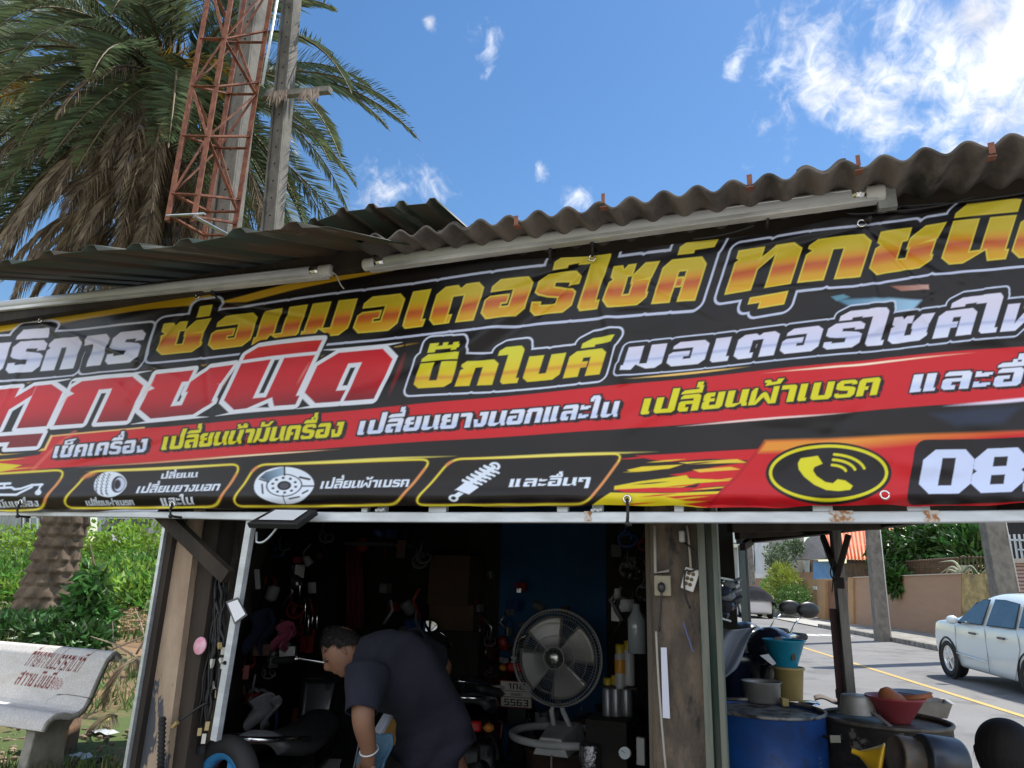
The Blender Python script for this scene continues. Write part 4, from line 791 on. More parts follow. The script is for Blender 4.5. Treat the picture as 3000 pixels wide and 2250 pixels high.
g = MB(); p = P(760, 1545, 1.98); g.tube(bez(P(815, 1542, 2.0), P(800, 1560, 2.0), P(775, 1600, 2.0), P(752, 1588, 2.0), 8) + [P(752, 1560, 2.02)], .0038, 8); g.build('mount_arm', m_galv, fl)
# ================================================================ left: palm, poles, vacant lot, bench
m_frond = mat('palm_green', (.105, .15, .078), .5, island=.55, col2=(.15, .18, .08), scale=1.2, transl=.3)
m_frondy = mat('palm_yellowing', (.58, .36, .05), .55, island=.4, col2=(.20, .20, .05), scale=1.6, lo=.48, hi=.62, transl=.35)
m_frondd = mat('palm_dead', (.40, .32, .235), .85, island=.6, col2=(.22, .165, .11), scale=1.5, transl=.2)
m_rachis = mat('palm_rachis', (.13, .10, .045), .6, island=.3)
m_leaf = mat('leaf_green', (.095, .21, .03), .5, island=.55, transl=.5)
m_leafy = mat('leaf_yellow_green', (.22, .36, .05), .5, island=.45, transl=.5)
m_leafd = mat('leaf_dark', (.05, .125, .03), .45, island=.55, transl=.25)
m_bark = mat('palm_bark', (.17, .125, .085), .95, col2=(.085, .06, .04), scale=5, lo=.4, hi=.6, bump=.6, bscale=14)
def frond(leaf, stem, p, az, el, L, droop, nl, ll, rnd, side=0.0, wd=.034, hang=0.0, bare=.16):
    """one pinnate frond; leaflets go to mesh `leaf`, the midrib to mesh `stem`"""
    d = Vector((math.cos(az) * math.cos(el), math.sin(az) * math.cos(el), math.sin(el))); pts = [Vector(p)]; n = 14; st = L / n
    for i in range(n):
        d = (d + Vector((0, 0, -1)) * droop * (.4 + 1.2 * i / n) / n + Vector((math.sin(az), -math.cos(az), 0)) * side / n).normalized(); pts.append(pts[-1] + d * st)
    stem.tube(pts, [.026 * (1 - .85 * i / n) * (L / 4) + .003 for i in range(n + 1)], 5, caps=False)
    for k in range(nl):
        t = bare + (1 - bare) * (k + rnd.random() * .6) / nl; i = min(int(t * n), n - 1); f = t * n - i; c = pts[i].lerp(pts[i + 1], f); tz = (pts[i + 1] - pts[i]).normalized()
        sd_ = tz.cross(Vector((0, 0, 1))); sd_ = sd_.normalized() if sd_.length > .05 else Vector((math.sin(az), -math.cos(az), 0)); up = sd_.cross(tz).normalized()
        prof = (math.sin(math.pi * min(1, t * .92 + .1)) ** .55) * (1 - .25 * t)
        for sg in (-1, 1):
            dirn = (tz * (.75 + .2 * rnd.random()) + sd_ * sg * (.85 - hang * .55) + up * (.28 * (1 - hang)) + Vector((rnd.uniform(-.12, .12), rnd.uniform(-.12, .12), rnd.uniform(-.12, .12)))).normalized()
            dirn = (dirn + Vector((0, 0, -1)) * hang * .9).normalized()
            ln = ll * prof * rnd.uniform(.8, 1.1); wv = dirn.cross(tz); wv = wv.normalized() * wd if wv.length > .02 else sd_ * wd; sag = Vector((0, 0, -ln * (.10 + .25 * hang)))
            leaf.add([c, c + dirn * ln * .45 + wv * .5, c + dirn * ln + sag, c + dirn * ln * .45 - wv * .5], [(0, 1, 2, 3)])
def palm(name, label, base, top, rad, nf, seed, L, ndead, yel=(), skirt=None, azr=None, ll=.74, wdl=.05):
    r = random.Random(seed); t = T(name, label, 'palm tree', tuple(base)); base, top = Vector(base), Vector(top); H_ = (top - base).length
    # trunk of overlapping leaf bases
    g = MB(); nv_, nu_ = 330, 90
    def tr(u, v):
        a = u * 2 * math.pi; row = v * 52; sh = (int(row) % 2) * .5; cell = (u * 10 + sh + .15 * math.sin(row * .9)) % 1.0; q = row - int(row)
        bul = .075 * (math.sin(math.pi * cell) ** .5) * (1 - q) ** .7 + .012 * math.sin(a * 5 + row * 1.7)
        rr = rad * (1.0 + .45 * max(0, .12 - v) / .12 + .10 * v) + bul; c = base.lerp(top, v) + Vector((.10 * math.sin(v * 3), 0, 0)); return c + Vector((math.cos(a) * rr, math.sin(a) * rr, 0))
    g.grid(tr, nu_, nv_, True, True); g.build('trunk', m_bark, t)
    lf, sm_ = MB(), MB()
    for k in range(nf):
        el = 1.25 - 2.05 * (k / nf) ** .85 + r.uniform(-.15, .15); az = k * 2.39996 + r.uniform(-.25, .25)
        frond(lf, sm_, top + Vector((math.cos(az) * .18, math.sin(az) * .18, r.uniform(-.25, .35))), az, el, L * r.uniform(.85, 1.08), r.uniform(1.1, 2.1), 72, ll, r, r.uniform(-.3, .3), wd=wdl)
    lf.build('green_fronds', m_frond, t); sm_.build('frond_midribs', m_rachis, t)
    lf, sm_ = MB(), MB()
    for k in range(ndead):
        az = r.uniform(0, 6.283) if azr is None else r.uniform(*azr); frond(lf, sm_, top + Vector((math.cos(az) * .3, math.sin(az) * .3, r.uniform(-2.6, -.1))), az, r.uniform(-1.1, -.05), L * r.uniform(.62, .95), r.uniform(1.6, 3.0), 62, .62, r, r.uniform(-.3, .3), wd=.034, hang=.6)
    if ndead: lf.build('dead_fronds', m_frondd, t); sm_.build('dead_midribs', mat('dead_midrib', (.15, .11, .07), .85), t)
    for az, el, ln, dr, hg in yel:
        lf, sm_ = MB(), MB(); frond(lf, lf, top + Vector((math.cos(az) * .5, math.sin(az) * .3 - 1.5, -1.0)), az, el, ln, dr, 64, .56, r, 0, hang=hg); lf.build('yellow_frond', m_frondy, t)
    return t, top
pb = G(105, 1840); pt = P(508, 262, 8.6)
palm_t, ptop = palm('date_palm', 'tall shaggy date palm with green crown and skirt of dead brown fronds', (pb.x, pb.y, pb.z - .1), pt, .29, 104, 11, 4.7, 112, yel=((3.49, .22, 3.3, 1.5, .1), (3.40, .02, 3.2, 1.3, .1), (.35, .75, 3.0, 3.0, .2), (.30, .45, 3.0, 2.8, .25)))
g = MB(); r = random.Random(4)
for k in range(46):
    c = ptop + Vector((r.uniform(-.25, .75), r.uniform(-1.0, -.3), r.uniform(.2, 2.2))); pts = [c]
    for q in range(12): c = c + Vector((r.uniform(-.07, .07), r.uniform(-.05, .05), -r.uniform(.05, .22))); pts.append(c)
    g.tube(pts, r.uniform(.006, .014), 4, caps=False)
g.build('hanging_fibres', mat('palm_fibre', (.25, .19, .13), .95, island=.4), palm_t)
pb2 = (-14.2, 8.4, .55); palm('date_palm', 'second dark green palm at the left edge reaching over the first', pb2, P(-190, 90, 8.4), .27, 66, 23, 5.0, 12)
# ---- two concrete poles, cross arm and the rusty lattice mast
m_pole = mat('pole_concrete', (.20, .185, .16), .9, col2=(.13, .12, .105), scale=5, stretch=(1.3, 1.3, .8), lo=.4, hi=.62, col3=(.08, .075, .068), scale3=2.2, lo3=.58, hi3=.7, bump=.3, bscale=40)
m_hole = mat('pole_hole', (.015, .013, .012), .95)
m_rust = mat('rusty_angle', (.27, .105, .058), .85, col2=(.15, .05, .032), scale=9, lo=.4, hi=.62, col3=(.36, .20, .13), scale3=14, lo3=.6, hi3=.7)
def conc_pole(label, plo, phi, Y, wd, dp, group, zbot=0.0, rz=0.0, holes=True, ztop=None):
    a, b = P(*plo, Y), P(*phi, Y); d = (b - a) / (b.z - a.z); z0 = gz(a.x, a.y) - .3; a2 = a + d * (z0 - a.z); b2 = a + d * ((ztop or b.z + 1.6) - a.z)
    t = T('utility_pole', label, 'utility pole', tuple(a2), group=group); g = MB(); Z = (b2 - a2).normalized(); X = Vector((math.cos(rz), math.sin(rz), 0)); Y_ = Z.cross(X).normalized(); X = Y_.cross(Z); L = (b2 - a2).length
    g.box((a2 + b2) / 2, (wd, dp, L), ax=(X, Y_, Z), taper=.82); o = g.build('shaft', m_pole, t, bevel=.012)
    for sx in (-1, 1): g = MB(); g.box((a2 + b2) / 2 + X * sx * wd * .42 - Y_ * (dp / 2 + .012), (wd * .16, .03, L), ax=(X, Y_, Z), taper=.82); g.build('rib', m_pole, t, bevel=.004)
    if holes:
        n = int(L / .3)
        for k in range(n):
            c = a2 + Z * (.2 + .3 * k); 
            if c.z < 3.0 or c.z > b.z + .5: continue
            g = MB(); g.lathe([(0, .004), (.014, .004), (.014, -.002)], c - Y_ * (dp / 2 * (1 - .18 * k / n) + .001), 8, ax=-Y_); g.build('bolt_hole', m_hole, t)
    return t, a2, b2, X, Y_, Z
tA = conc_pole('nearer concrete pole standing behind the rusty lattice mast', (664, 682), (750, 0), 6.6, .30, .26, 'concrete poles rising behind the roof')
tB = conc_pole('farther concrete pole carrying a short cross arm, right of the mast', (800, 676), (859, 0), 7.9, .25, .22, 'concrete poles rising behind the roof')
g = MB(); a, b = P(664, 292, 7.7), P(968, 264, 7.7); g.bar(a, b, .10, .09, up=(0, 0, 1)); g.build('cross_arm', mat('arm_concrete', (.26, .245, .215), .9, col2=(.18, .17, .15), scale=8), tB[0])
lf = MB(); r = random.Random(8); dt = T('dead_leaf_tuft', 'withered pale tuft of leaves caught on the pole cross arm', 'dead leaves', tuple(P(850, 270, 7.5)))
for k in range(70):
    c = P(r.choice((r.uniform(790, 850), r.uniform(880, 935))), 262 + r.uniform(-10, 8), 7.55); d = Vector((r.uniform(-.35, .3), r.uniform(-.2, .1), -1)).normalized(); ln = r.uniform(.12, .36); w_ = Vector((.012, .006, 0)); lf.add([c, c + d * ln * .4 + w_, c + d * ln, c + d * ln * .4 - w_], [(0, 1, 2, 3)])
lf.build('leaves', mat('withered_leaf', (.36, .28, .22), .9, island=.4), dt)
mast = T('lattice_mast', 'rusty orange lattice mast of steel angles in front of the concrete pole', 'lattice mast', tuple(P(580, 640, 5.6)))
def leg_pt(k, t):   # k-th leg, t 0 at the foot .. 1 at picture top
    lo, hi, Y = (((492, 632), (608, 0), 5.55), ((568, 636), (676, 0), 5.55), ((684, 690), (793, 0), 6.15), ((598, 690), (716, 0), 6.15))[k]
    return P(lo[0] + (hi[0] - lo[0]) * t, lo[1] + (hi[1] - lo[1]) * t, Y)
for k in range(4):
    a, b = leg_pt(k, -.02), leg_pt(k, 1.25); g = MB(); g.bar(a, b, .075, .008, up=(0, 1, 0)); g.bar(a + Vector((-.034, .036, 0)), b + Vector((-.034, .036, 0)), .008, .075, up=(0, 1, 0)); g.build('leg', m_rust, mast)
lev = [0.0, .10, .37, .60, .82, 1.08]
for q, tq in enumerate(lev):
    for k in range(4):
        if False: continue
        a, b = leg_pt(k, tq), leg_pt((k + 1) % 4, tq + (.05 if k in (1,) else 0)); g = MB(); g.bar(a, b, .046, .007, up=(0, 0, 1)); g.bar(a + Vector((0, .016, .014)), b + Vector((0, .016, .014)), .006, .034, up=(0, 0, 1)); g.build('crossbar', m_rust, mast)
bays = [(.10, .37), (.37, .60), (.60, .82), (.82, 1.08)]
for q, (t0, t1) in enumerate(bays):
    for k in (1, 0, 2, 3):
        a, b = (leg_pt(k, t1), leg_pt((k + 1) % 4, t0)) if (q + k) % 2 else (leg_pt(k, t0), leg_pt((k + 1) % 4, t1)); g = MB(); g.bar(a, b, .04, .007, up=(0, 1, 0)); g.build('diagonal', m_rust, mast)
for a, b, w_ in (((490, 632), (600, 626), .035), ((568, 634), (690, 700), .06)): g = MB(); g.bar(P(*a, 5.5), P(*b, 5.5 if b[1] < 650 else 6.0), w_, .01, up=(0, 0, 1)); g.build('foot_channel', m_galv, mast)
g = MB(); g.tube([P(812, 0, 6.1), P(768, 250, 6.1)], .018, 8); tagit(g.build('conduit', m_white_alu), 'thin pale conduit pipe strapped along the right of the lattice mast', 'pipe')
# ---- scrub, dirt, grass
def foliage(mb, c, rad, n, ln, wd, r, up=.2, hang=0.0, shell=.35, bottom=-1.0):
    c = Vector(c)
    for _ in range(n):
        while True:
            d = Vector((r.gauss(0, 1), r.gauss(0, 1), r.gauss(0, 1)))
            if d.length > .1: break
        d.normalize(); k = shell + (1 - shell) * r.random() ** .5; q = c + Vector((d.x * rad[0], d.y * rad[1], max(d.z, bottom) * rad[2])) * k
        o = (d + Vector((r.uniform(-.9, .9), r.uniform(-.9, .9), r.uniform(-.9, .9) + up - hang * 1.6))).normalized(); s = o.cross(Vector((r.uniform(-1, 1), r.uniform(-1, 1), r.uniform(-1, 1)))); s = s.normalized() if s.length > .01 else Vector((1, 0, 0))
        L = ln * r.uniform(.6, 1.25); W = wd * r.uniform(.7, 1.2); b = s.cross(o) * L * .14
        mb.add([q, q + o * L * .45 + s * W + b, q + o * L - b * .6, q + o * L * .45 - s * W + b], [(0, 1, 2, 3)])
r = random.Random(21); g1, g2 = MB(), MB()
for k in range(330):
    px = r.uniform(-260, 620); Y = r.uniform(11.5, 23); b = P(px, 1700, Y); z = gz(b.x, b.y); hgt = r.uniform(.3, .8) * (Y / 15) ** 1.3
    (foliage)((g1 if r.random() < .6 else g2), (b.x, b.y, z + hgt * .5), (r.uniform(.7, 1.5), r.uniform(.6, 1.2), hgt), 190, .19, .055, r, shell=.5, bottom=-.5)
for k in range(22):
    px = r.uniform(-260, 620); b = P(px, 1700, 27); foliage(g2, (b.x, b.y, 1.2 + r.uniform(.3, 1.5)), (2.2, 1.2, 1.3), 260, .3, .09, r, shell=.5)
tagit(g1.build('scrub_thicket', m_leaf, base=(0, 0, 0)), kind='stuff'); tagit(g2.build('scrub_thicket', m_leafy, base=(0, 0, 0)), kind='stuff')
g = MB(); gd = MB()
for k in range(15000):
    px = r.uniform(-150, 470); py = r.choice((r.uniform(1795, 1900), r.uniform(2080, 2330), r.uniform(1900, 2330), r.uniform(1770, 1850))); b = G(px, py) if k % 3 == 0 else b0 + Vector((r.uniform(-.12, .12), r.uniform(-.12, .12), 0)); 
    if k % 3 == 0:
        b0 = b
        if so(b)[1] > 16 or (math.sin(b.x * 1.7) + math.sin(b.y * 2.3 + 1) < -.35): b0 = G(r.uniform(0, 300), r.uniform(1830, 1880)); b = b0
    L = r.uniform(.05, .20) * (1.3 if b.y > 6 else 1); d = Vector((r.uniform(-.5, .5), r.uniform(-.5, .5), 1)).normalized(); w_ = Vector((r.uniform(-1, 1), r.uniform(-1, 1), 0)).normalized() * .006 * (1 + b.y * .12)
    z0 = Vector((b.x, b.y, gz(b.x, b.y) - .02)); (gd if r.random() < .16 else g).add([z0 - w_, z0 + w_, z0 + d * L + Vector((r.uniform(-.05, .05), r.uniform(-.05, .05), -.02))], [(0, 1, 2)])
tagit(g.build('grass', mat('grass_green', (.085, .15, .03), .7, island=.5, transl=.3), base=(0, 0, 0)), kind='stuff'); tagit(gd.build('dry_grass', mat('grass_dry', (.34, .28, .13), .8, island=.4, transl=.2), base=(0, 0, 0)), kind='stuff')
def stones(n, sel, sz, m, name):
    g = MB()
    for k in range(n):
        b = sel(); s = r.uniform(*sz); c = Vector((b.x, b.y, gz(b.x, b.y) + s * .2)); g.ball(c, (s, s * r.uniform(.6, 1), s * r.uniform(.4, .8)), 6, 4, smooth=False)
    tagit(g.build(name, m, base=(0, 0, 0)), kind='stuff')
def mound(b):
    z = gz(b.x, b.y)
    for cx, cy, hh, rr in ((-12.2, 12.5, .18, 2.0), (-16, 15, .2, 3), (-9.2, 9.9, .12, 1.0), (-21, 16, .3, 4)): z += hh * math.exp(-((b.x - cx) ** 2 + (b.y - cy) ** 2) / rr ** 2)
    return z
g = MB()
for k in range(700):
    b = G(r.choice((r.uniform(-100, 110), r.uniform(250, 470), r.uniform(270, 460))), r.uniform(1772, 1860)); s = r.uniform(.015, .07); g.ball((b.x, b.y, mound(b) + s * .2), (s, s * r.uniform(.6, 1), s * r.uniform(.4, .8)), 6, 4, smooth=False)
tagit(g.build('rubble', mat('orange_rubble', (.40, .235, .13), .95, island=.4, col2=(.3, .2, .13), scale=3), base=(0, 0, 0)), kind='stuff')
stones(260, lambda: G(r.uniform(-60, 420), r.uniform(2130, 2330)), (.006, .03), mat('litter_stone', (.26, .2, .14), .95, island=.5), 'pebbles')
# low weeds round the palm foot and a leafy shrub climbing on its right
g = MB()
for px, py, rr in ((90, 1850, .55), (170, 1865, .6), (240, 1880, .5), (40, 1865, .5), (300, 1895, .35), (200, 1840, .4)):
    b = G(px, py); foliage(g, (b.x, b.y - .3, gz(b.x, b.y) + .10), (rr, rr * .8, .17), 330, .15, .035, r, up=.4, shell=.2, bottom=-.4)
tagit(g.build('weed_patch', m_leafd, base=(0, 0, 0)), 'dark green weeds growing round the foot of the palm trunk', 'weeds', kind='stuff')
sb = G(262, 1888); sh = T('leafy_shrub', 'glossy green shrub with drooping leaves against the palm trunk', 'shrub', tuple(sb)); g = MB()
for dx, dz, rr, n in ((-.30, .12, .26, 240), (-.05, .22, .30, 300), (.08, .40, .26, 240), (-.10, .52, .24, 200), (.0, .72, .19, 120), (-.08, .92, .12, 60), (.18, .22, .2, 120)): foliage(g, sb + Vector((dx, -.1, dz)), (rr, rr * .8, rr * .8), n, .2, .042, r, hang=.5, shell=.3)
g.build('foliage', mat('shrub_leaf', (.07, .175, .04), .38, island=.6, transl=.3), sh); g = MB(); g.tube([sb, sb + Vector((.02, 0, .6)), sb + Vector((-.1, 0, .9)), sb + Vector((-.2, -.1, 1.3))], [.03, .025, .018, .008], 6); g.build('stem', m_bark, sh)
for k in range(9):
    b = G(r.uniform(315, 455), r.uniform(1880, 1955)); a = r.uniform(0, 3.14); L = r.uniform(.5, 1.3); g = MB(); z = gz(b.x, b.y) + .04; e = Vector((math.cos(a) * L, math.sin(a) * L * .5, r.uniform(.0, .45))); g.tube([Vector((b.x, b.y, z)), Vector((b.x, b.y, z)) + e * .5 + Vector((0, 0, .03)), Vector((b.x, b.y, z)) + e], [.014, .01, .005], 5)
    g.tube([Vector((b.x, b.y, z)) + e * .5 + Vector((0, 0, .03)), Vector((b.x, b.y, z)) + e * .8 + Vector((.1, .05, .22))], [.007, .003], 4); tagit(g.build('dead_branch', m_frondd), 'bare dry branch lying in the heap left of the plaster pillar', 'branch', 'dry branches heaped beside the shop')
for k, (px, py, az, L, lab) in enumerate(((345, 2010, 1.9, .8, 'dead tan palm frond hanging limp right of the bench back'), (395, 2000, 2.2, .75, 'dry palm frond curled on the ground between bench and steel post'), (330, 2110, -.3, .7, 'brown matted palm frond lying under the bench end'))):
    b = G(px, py + 60); t = T('fallen_frond', lab, 'palm frond', (b.x, b.y, b.z), group='fallen palm fronds by the bench'); lf, st = MB(), MB(); frond(lf, st, (b.x, b.y, b.z + (.42, .38, .16)[k]), az + 3.1, (.25, .3, .1)[k], L, 2.4, 44, .26, r, .4, wd=.012, hang=.55, bare=.05); lf.build('leaflets', m_frondd, t); st.build('midrib', m_rachis, t)
# ---- concrete bench with faded red lettering
R0, L0 = PD(336, 1925, 4.35), PD(-170, 1874, 4.95); L0.z = R0.z; along = (R0 - L0).normalized(); LB = (R0 - L0).length; fwd = Vector((along.y, -along.x, 0)); fwd = fwd if fwd.dot(-Vector((R0.x, R0.y, 0))) > 0 else -fwd
bn = T('stone_bench', 'cracked white terrazzo bench with faded red lettering on its backrest', 'bench', (R0.x - .5 * LB * along.x, R0.y - .5 * LB * along.y, gz(R0.x, R0.y)))
PR = [(-.03, -.03), (0, 0), (.03, -.03), (.07, -.13), (.10, -.225), (.13, -.285), (.17, -.315), (.23, -.322), (.28, -.307), (.32, -.307), (.35, -.33), (.362, -.365)]
ct = [0.0]
for i in range(1, len(PR)): ct.append(ct[-1] + math.hypot(PR[i][0] - PR[i - 1][0], PR[i][1] - PR[i - 1][1]))
def prof_at(s): return float(np.interp(s, ct, [p[0] for p in PR])), float(np.interp(s, ct, [p[1] for p in PR]))
NU, NV = 420, 170; us = np.linspace(0, LB, NU); vs_ = np.linspace(0, ct[-1], NV); UX, VY = np.meshgrid(us * 1000, vs_ * 1000)
k = Ink(UX, VY, (206, 202, 196)); rs = np.random.RandomState(2)
i_ = np.arange(k.X.size); sp = rs.rand(k.X.size); k.put(i_, (sp > .8) * .5, lin((170, 166, 164))); k.put(i_, (sp < .12) * .6, lin((236, 233, 228)))
nz = np.sin(k.X * .021 + np.sin(k.Y * .03) * 2) * np.sin(k.Y * .027 + .5 + np.sin(k.X * .008)); k.put(i_, np.clip(nz, 0, 1) * .25, lin((176, 168, 150)))
x0 = (LB - .60) * 1000
RDK = flat((112, 44, 46)); bf = (.24, .16, .08)
k.word('ด้วยความปรารถนาดี'.replace('ถ', 'ภ'), [(x0 - 60, 158), (x0 + 180, 162), (x0 + 420, 166)], 82, 82, .28, RDK, bf, gap=.2)
k.word('สขาย นิมมี'.replace('ข', 'า'), [(x0 - 70, 268), (x0 + 90, 270), (x0 + 240, 272)], 74, 74, .28, flat((126, 60, 62)), (.3, .2, .08), gap=.2)
blot = np.clip(1 - np.hypot((k.X - (x0 + 290)) / 62, (k.Y - 238) / 38), 0, 1); k.put(i_, (blot > .05) * (sp > .35) * .75, lin((150, 88, 88)))
wear = np.sin(k.X * .11 + 3 * np.sin(k.Y * .07)) * np.sin(k.Y * .13 + 2 * np.sin(k.X * .05)); k.put(i_, np.clip(wear - .35, 0, 1) * .9, lin((204, 198, 186)))
k.line([((LB - .26) * 1000, 302), ((LB - .18) * 1000, 290), ((LB - .08) * 1000, 292), (LB * 1000 + 4, 298)], 7, (40, 36, 40), soft=1.2); k.line([((LB - .30) * 1000, 380), ((LB - .31) * 1000, 335), ((LB - .26) * 1000, 302)], 2.2, (120, 112, 104)); k.line([(0, 400), (LB * 500, 408), ((LB - .3) * 1000, 404)], 10, (186, 166, 146), soft=8, alpha=.6)
pv = []; fc = []
for j in range(NV):
    a, h = prof_at(vs_[j])
    for i in range(NU): p = L0 + along * us[i] + fwd * a; pv.append((p.x, p.y, R0.z + h))
g = MB(); g.v = pv; g.f = [(j * NU + i, j * NU + i + 1, (j + 1) * NU + i + 1, (j + 1) * NU + i) for j in range(NV - 1) for i in range(NU - 1)]; g.sm = [True] * len(g.f)
me_o = g.build('seat_slab', vcol_mat('terrazzo', .8, .3, .15, 250), bn, solid=0.0)
at = me_o.data.attributes.new('ink', 'FLOAT_COLOR', 'POINT'); at.data.foreach_set('color', np.concatenate([k.c, np.ones((NU * NV, 1))], 1).ravel()); q = me_o.modifiers.new('solid', 'SOLIDIFY'); q.thickness = .035; q.offset = -1 
m_benchleg = mat('bench_concrete', (.36, .34, .30), .9, col2=(.24, .22, .18), scale=8, bump=.3)
for s_ in (.34, LB - .22):
    p = L0 + along * s_ + fwd * .19; z0 = gz(p.x, p.y) - .05; g = MB(); zt = R0.z - .345
    g.prism([(-.17, z0), (.15, z0), (.12, z0 + .08), (.10, zt - .05), (.15, zt), (-.15, zt), (-.10, zt - .08), (-.13, z0 + .08)], .075, (p.x, p.y, 0), fwd, (0, 0, 1)); g.build('leg', m_benchleg, bn, bevel=.008)
g = MB(); b = G(165, 2195); g.box((b.x, b.y, b.z + .09), (.2, .16, .26), rz=.4); tagit(g.build('brick_stump', mat('brick_stump', (.32, .19, .12), .95, col2=(.2, .15, .1), scale=9, bump=.4), bevel=.01), 'crumbling brown brick stump propping the bench end', 'brick stump')
# litter
def litter(nm, lab, cat, px, py, mb_fn, m):
    b = G(px, py); g = MB(); mb_fn(g, b); tagit(g.build(nm, m), lab, cat)
litter('yellow_fruit', 'small yellow fruit on the dirt behind the bench', 'fruit', 311, 2118, lambda g, b: g.ball((b.x, b.y, b.z + .018), .019, 10, 8), mat('lime_yellow', (.55, .55, .03), .5))
litter('bottle_cap', 'dark bottle cap with white end near the pillar foot', 'bottle cap', 283, 2238, lambda g, b: g.lathe([(0, -.03), (.022, -.03), (.022, .02), (.016, .03), (0, .03)], (b.x, b.y, b.z + .022), 12, ax=(1, .3, 0)), mat('cap_dark', (.03, .02, .025), .3))
for px, py, w_, h_, lab in ((300, 2150, .11, .03, 'crumpled clear plastic bag on the dirt right of the bench'), (230, 2222, .09, .04, 'torn pale plastic scrap under the bench end')):
    b = G(px, py); g = MB(); g.grid(lambda u, v: Vector((b.x + (u - .5) * w_ * 2, b.y + (v - .5) * w_, b.z + .012 + h_ * .5 * abs(math.sin(7 * u + 3 * v)) * math.sin(math.pi * u))), 12, 8); tagit(g.build('plastic_scrap', mat('clear_plastic', (.6, .64, .66), .2, spec=.8), None), lab, 'plastic litter')
# ---- houses far behind the lot
m_wingl = mat('dark_glass', (.03, .045, .06), .1, spec=.8)
def quadpx(g, pts, Y, Yd=0.0): g.add([P(px, py, Y) for px, py in pts], [tuple(range(len(pts)))])
def boxpx(g, x0, y0, x1, y1, Y, dep=.3):
    A, B, Cc, D_ = P(x0, y1, Y), P(x1, y1, Y), P(x1, y0, Y), P(x0, y0, Y); o = Vector((0, dep, 0)); g.add([A, B, Cc, D_, A + o, B + o, Cc + o, D_ + o], [(0, 1, 2, 3), (7, 6, 5, 4), (0, 4, 5, 1), (1, 5, 6, 2), (2, 6, 7, 3), (3, 7, 4, 0)])
h1 = T('grey_sheet_house', 'grey corrugated sheet house with one open window behind the scrub', 'house', tuple(P(60, 1600, 30))); YH = 30
A, B = P(-300, 1700, YH), P(215, 1700, YH); g = MB(); zt = P(60, 1380, YH).z
def corr(u, v): x = A.x + (B.x - A.x) * u; return Vector((x, YH + .05 * math.sin(x * 22), .2 + (zt - .2) * v))
g.grid(corr, 300, 3); g.build('wall', mat('faded_sheet', (.36, .38, .37), .7, .1, col2=(.25, .26, .25), scale=2, stretch=(3, 1, .25), lo=.4, hi=.62), h1, solid=.02)
g = MB(); A = P(-320, 1380, YH); B = P(230, 1380, YH); g.add([(A.x, YH - .6, zt - .1), (B.x, YH - .6, zt - .1), (B.x, YH + 5, zt + 1.2), (A.x, YH + 5, zt + 1.2)], [(0, 1, 2, 3)]); g.build('roof', m_galv, h1, solid=.05)
g = MB(); boxpx(g, 62, 1508, 112, 1562, YH - .14, .12); wn = g.build('window', mat('window_dark', (.012, .012, .015), .5), h1)
for x0_, y0_, x1_, y1_ in ((66, 1508, 71, 1562), (86, 1514, 90, 1562), (107, 1514, 112, 1562), (86, 1512, 112, 1517)): g = MB(); boxpx(g, x0_, y0_, x1_, y1_, YH - .22, .08); g.build('frame', mat('white_frame', (.6, .6, .6), .5), wn)
g = MB(); boxpx(g, 90, 1517, 107, 1562, YH - .2, .03); g.build('pane', mat('blue_glass', (.09, .14, .17), .08, spec=.9), wn)
h2 = T('white_apartment', 'white building with slanted fins and two dark windows far beyond the palm', 'building', tuple(P(400, 1620, 42))); YW = 42
g = MB(); boxpx(g, 285, 1400, 480, 1700, YW, 6); g.build('wall', mat('white_render', (.62, .64, .68), .8, col2=(.5, .52, .56), scale=.6), h2)
for x0_, x1_ in ((306, 352), (372, 442)):
    g = MB(); boxpx(g, x0_, 1537, x1_, 1556, YW - .25, .3); w_ = g.build('window', m_wingl, h2); g = MB(); boxpx(g, (x0_ + x1_) / 2 - 3, 1537, (x0_ + x1_) / 2 + 3, 1556, YW - .32, .05); g.build('mullion', mat('white_frame', (.6, .6, .6), .5), w_)
for x_ in (306, 368, 450): g = MB(); g.bar(P(x_ - 8, 1562, YW - .6), P(x_ + 12, 1516, YW - .9), .2, .5, up=(0, 1, 0)); g.build('fin', mat('white_render', (.62, .64, .68), .8), h2)
g = MB(); boxpx(g, 290, 1508, 480, 1520, YW - .9, .9); g.build('ledge', mat('white_render', (.62, .64, .68), .8), h2)
h3 = T('low_house', 'low house with pale grey roof half hidden in the scrub', 'house', tuple(P(370, 1640, 34)))
g = MB(); g.add([P(296, 1566, 36), P(360, 1568, 36), P(420, 1592, 33), P(300, 1592, 33)], [(0, 1, 2, 3)]); g.add([P(375, 1582, 33), P(402, 1570, 33), P(450, 1584, 33), P(446, 1592, 33), P(402, 1578, 33), P(372, 1590, 33)], [(0, 1, 2, 3, 4, 5)]); g.build('roof', mat('grey_tiles', (.24, .24, .25), .8, col2=(.33, .33, .34), scale=3), h3, solid=.08)
g = MB(); boxpx(g, 300, 1590, 440, 1680, 33.4, 2); g.build('wall', mat('grey_render', (.2, .2, .2), .9), h3)
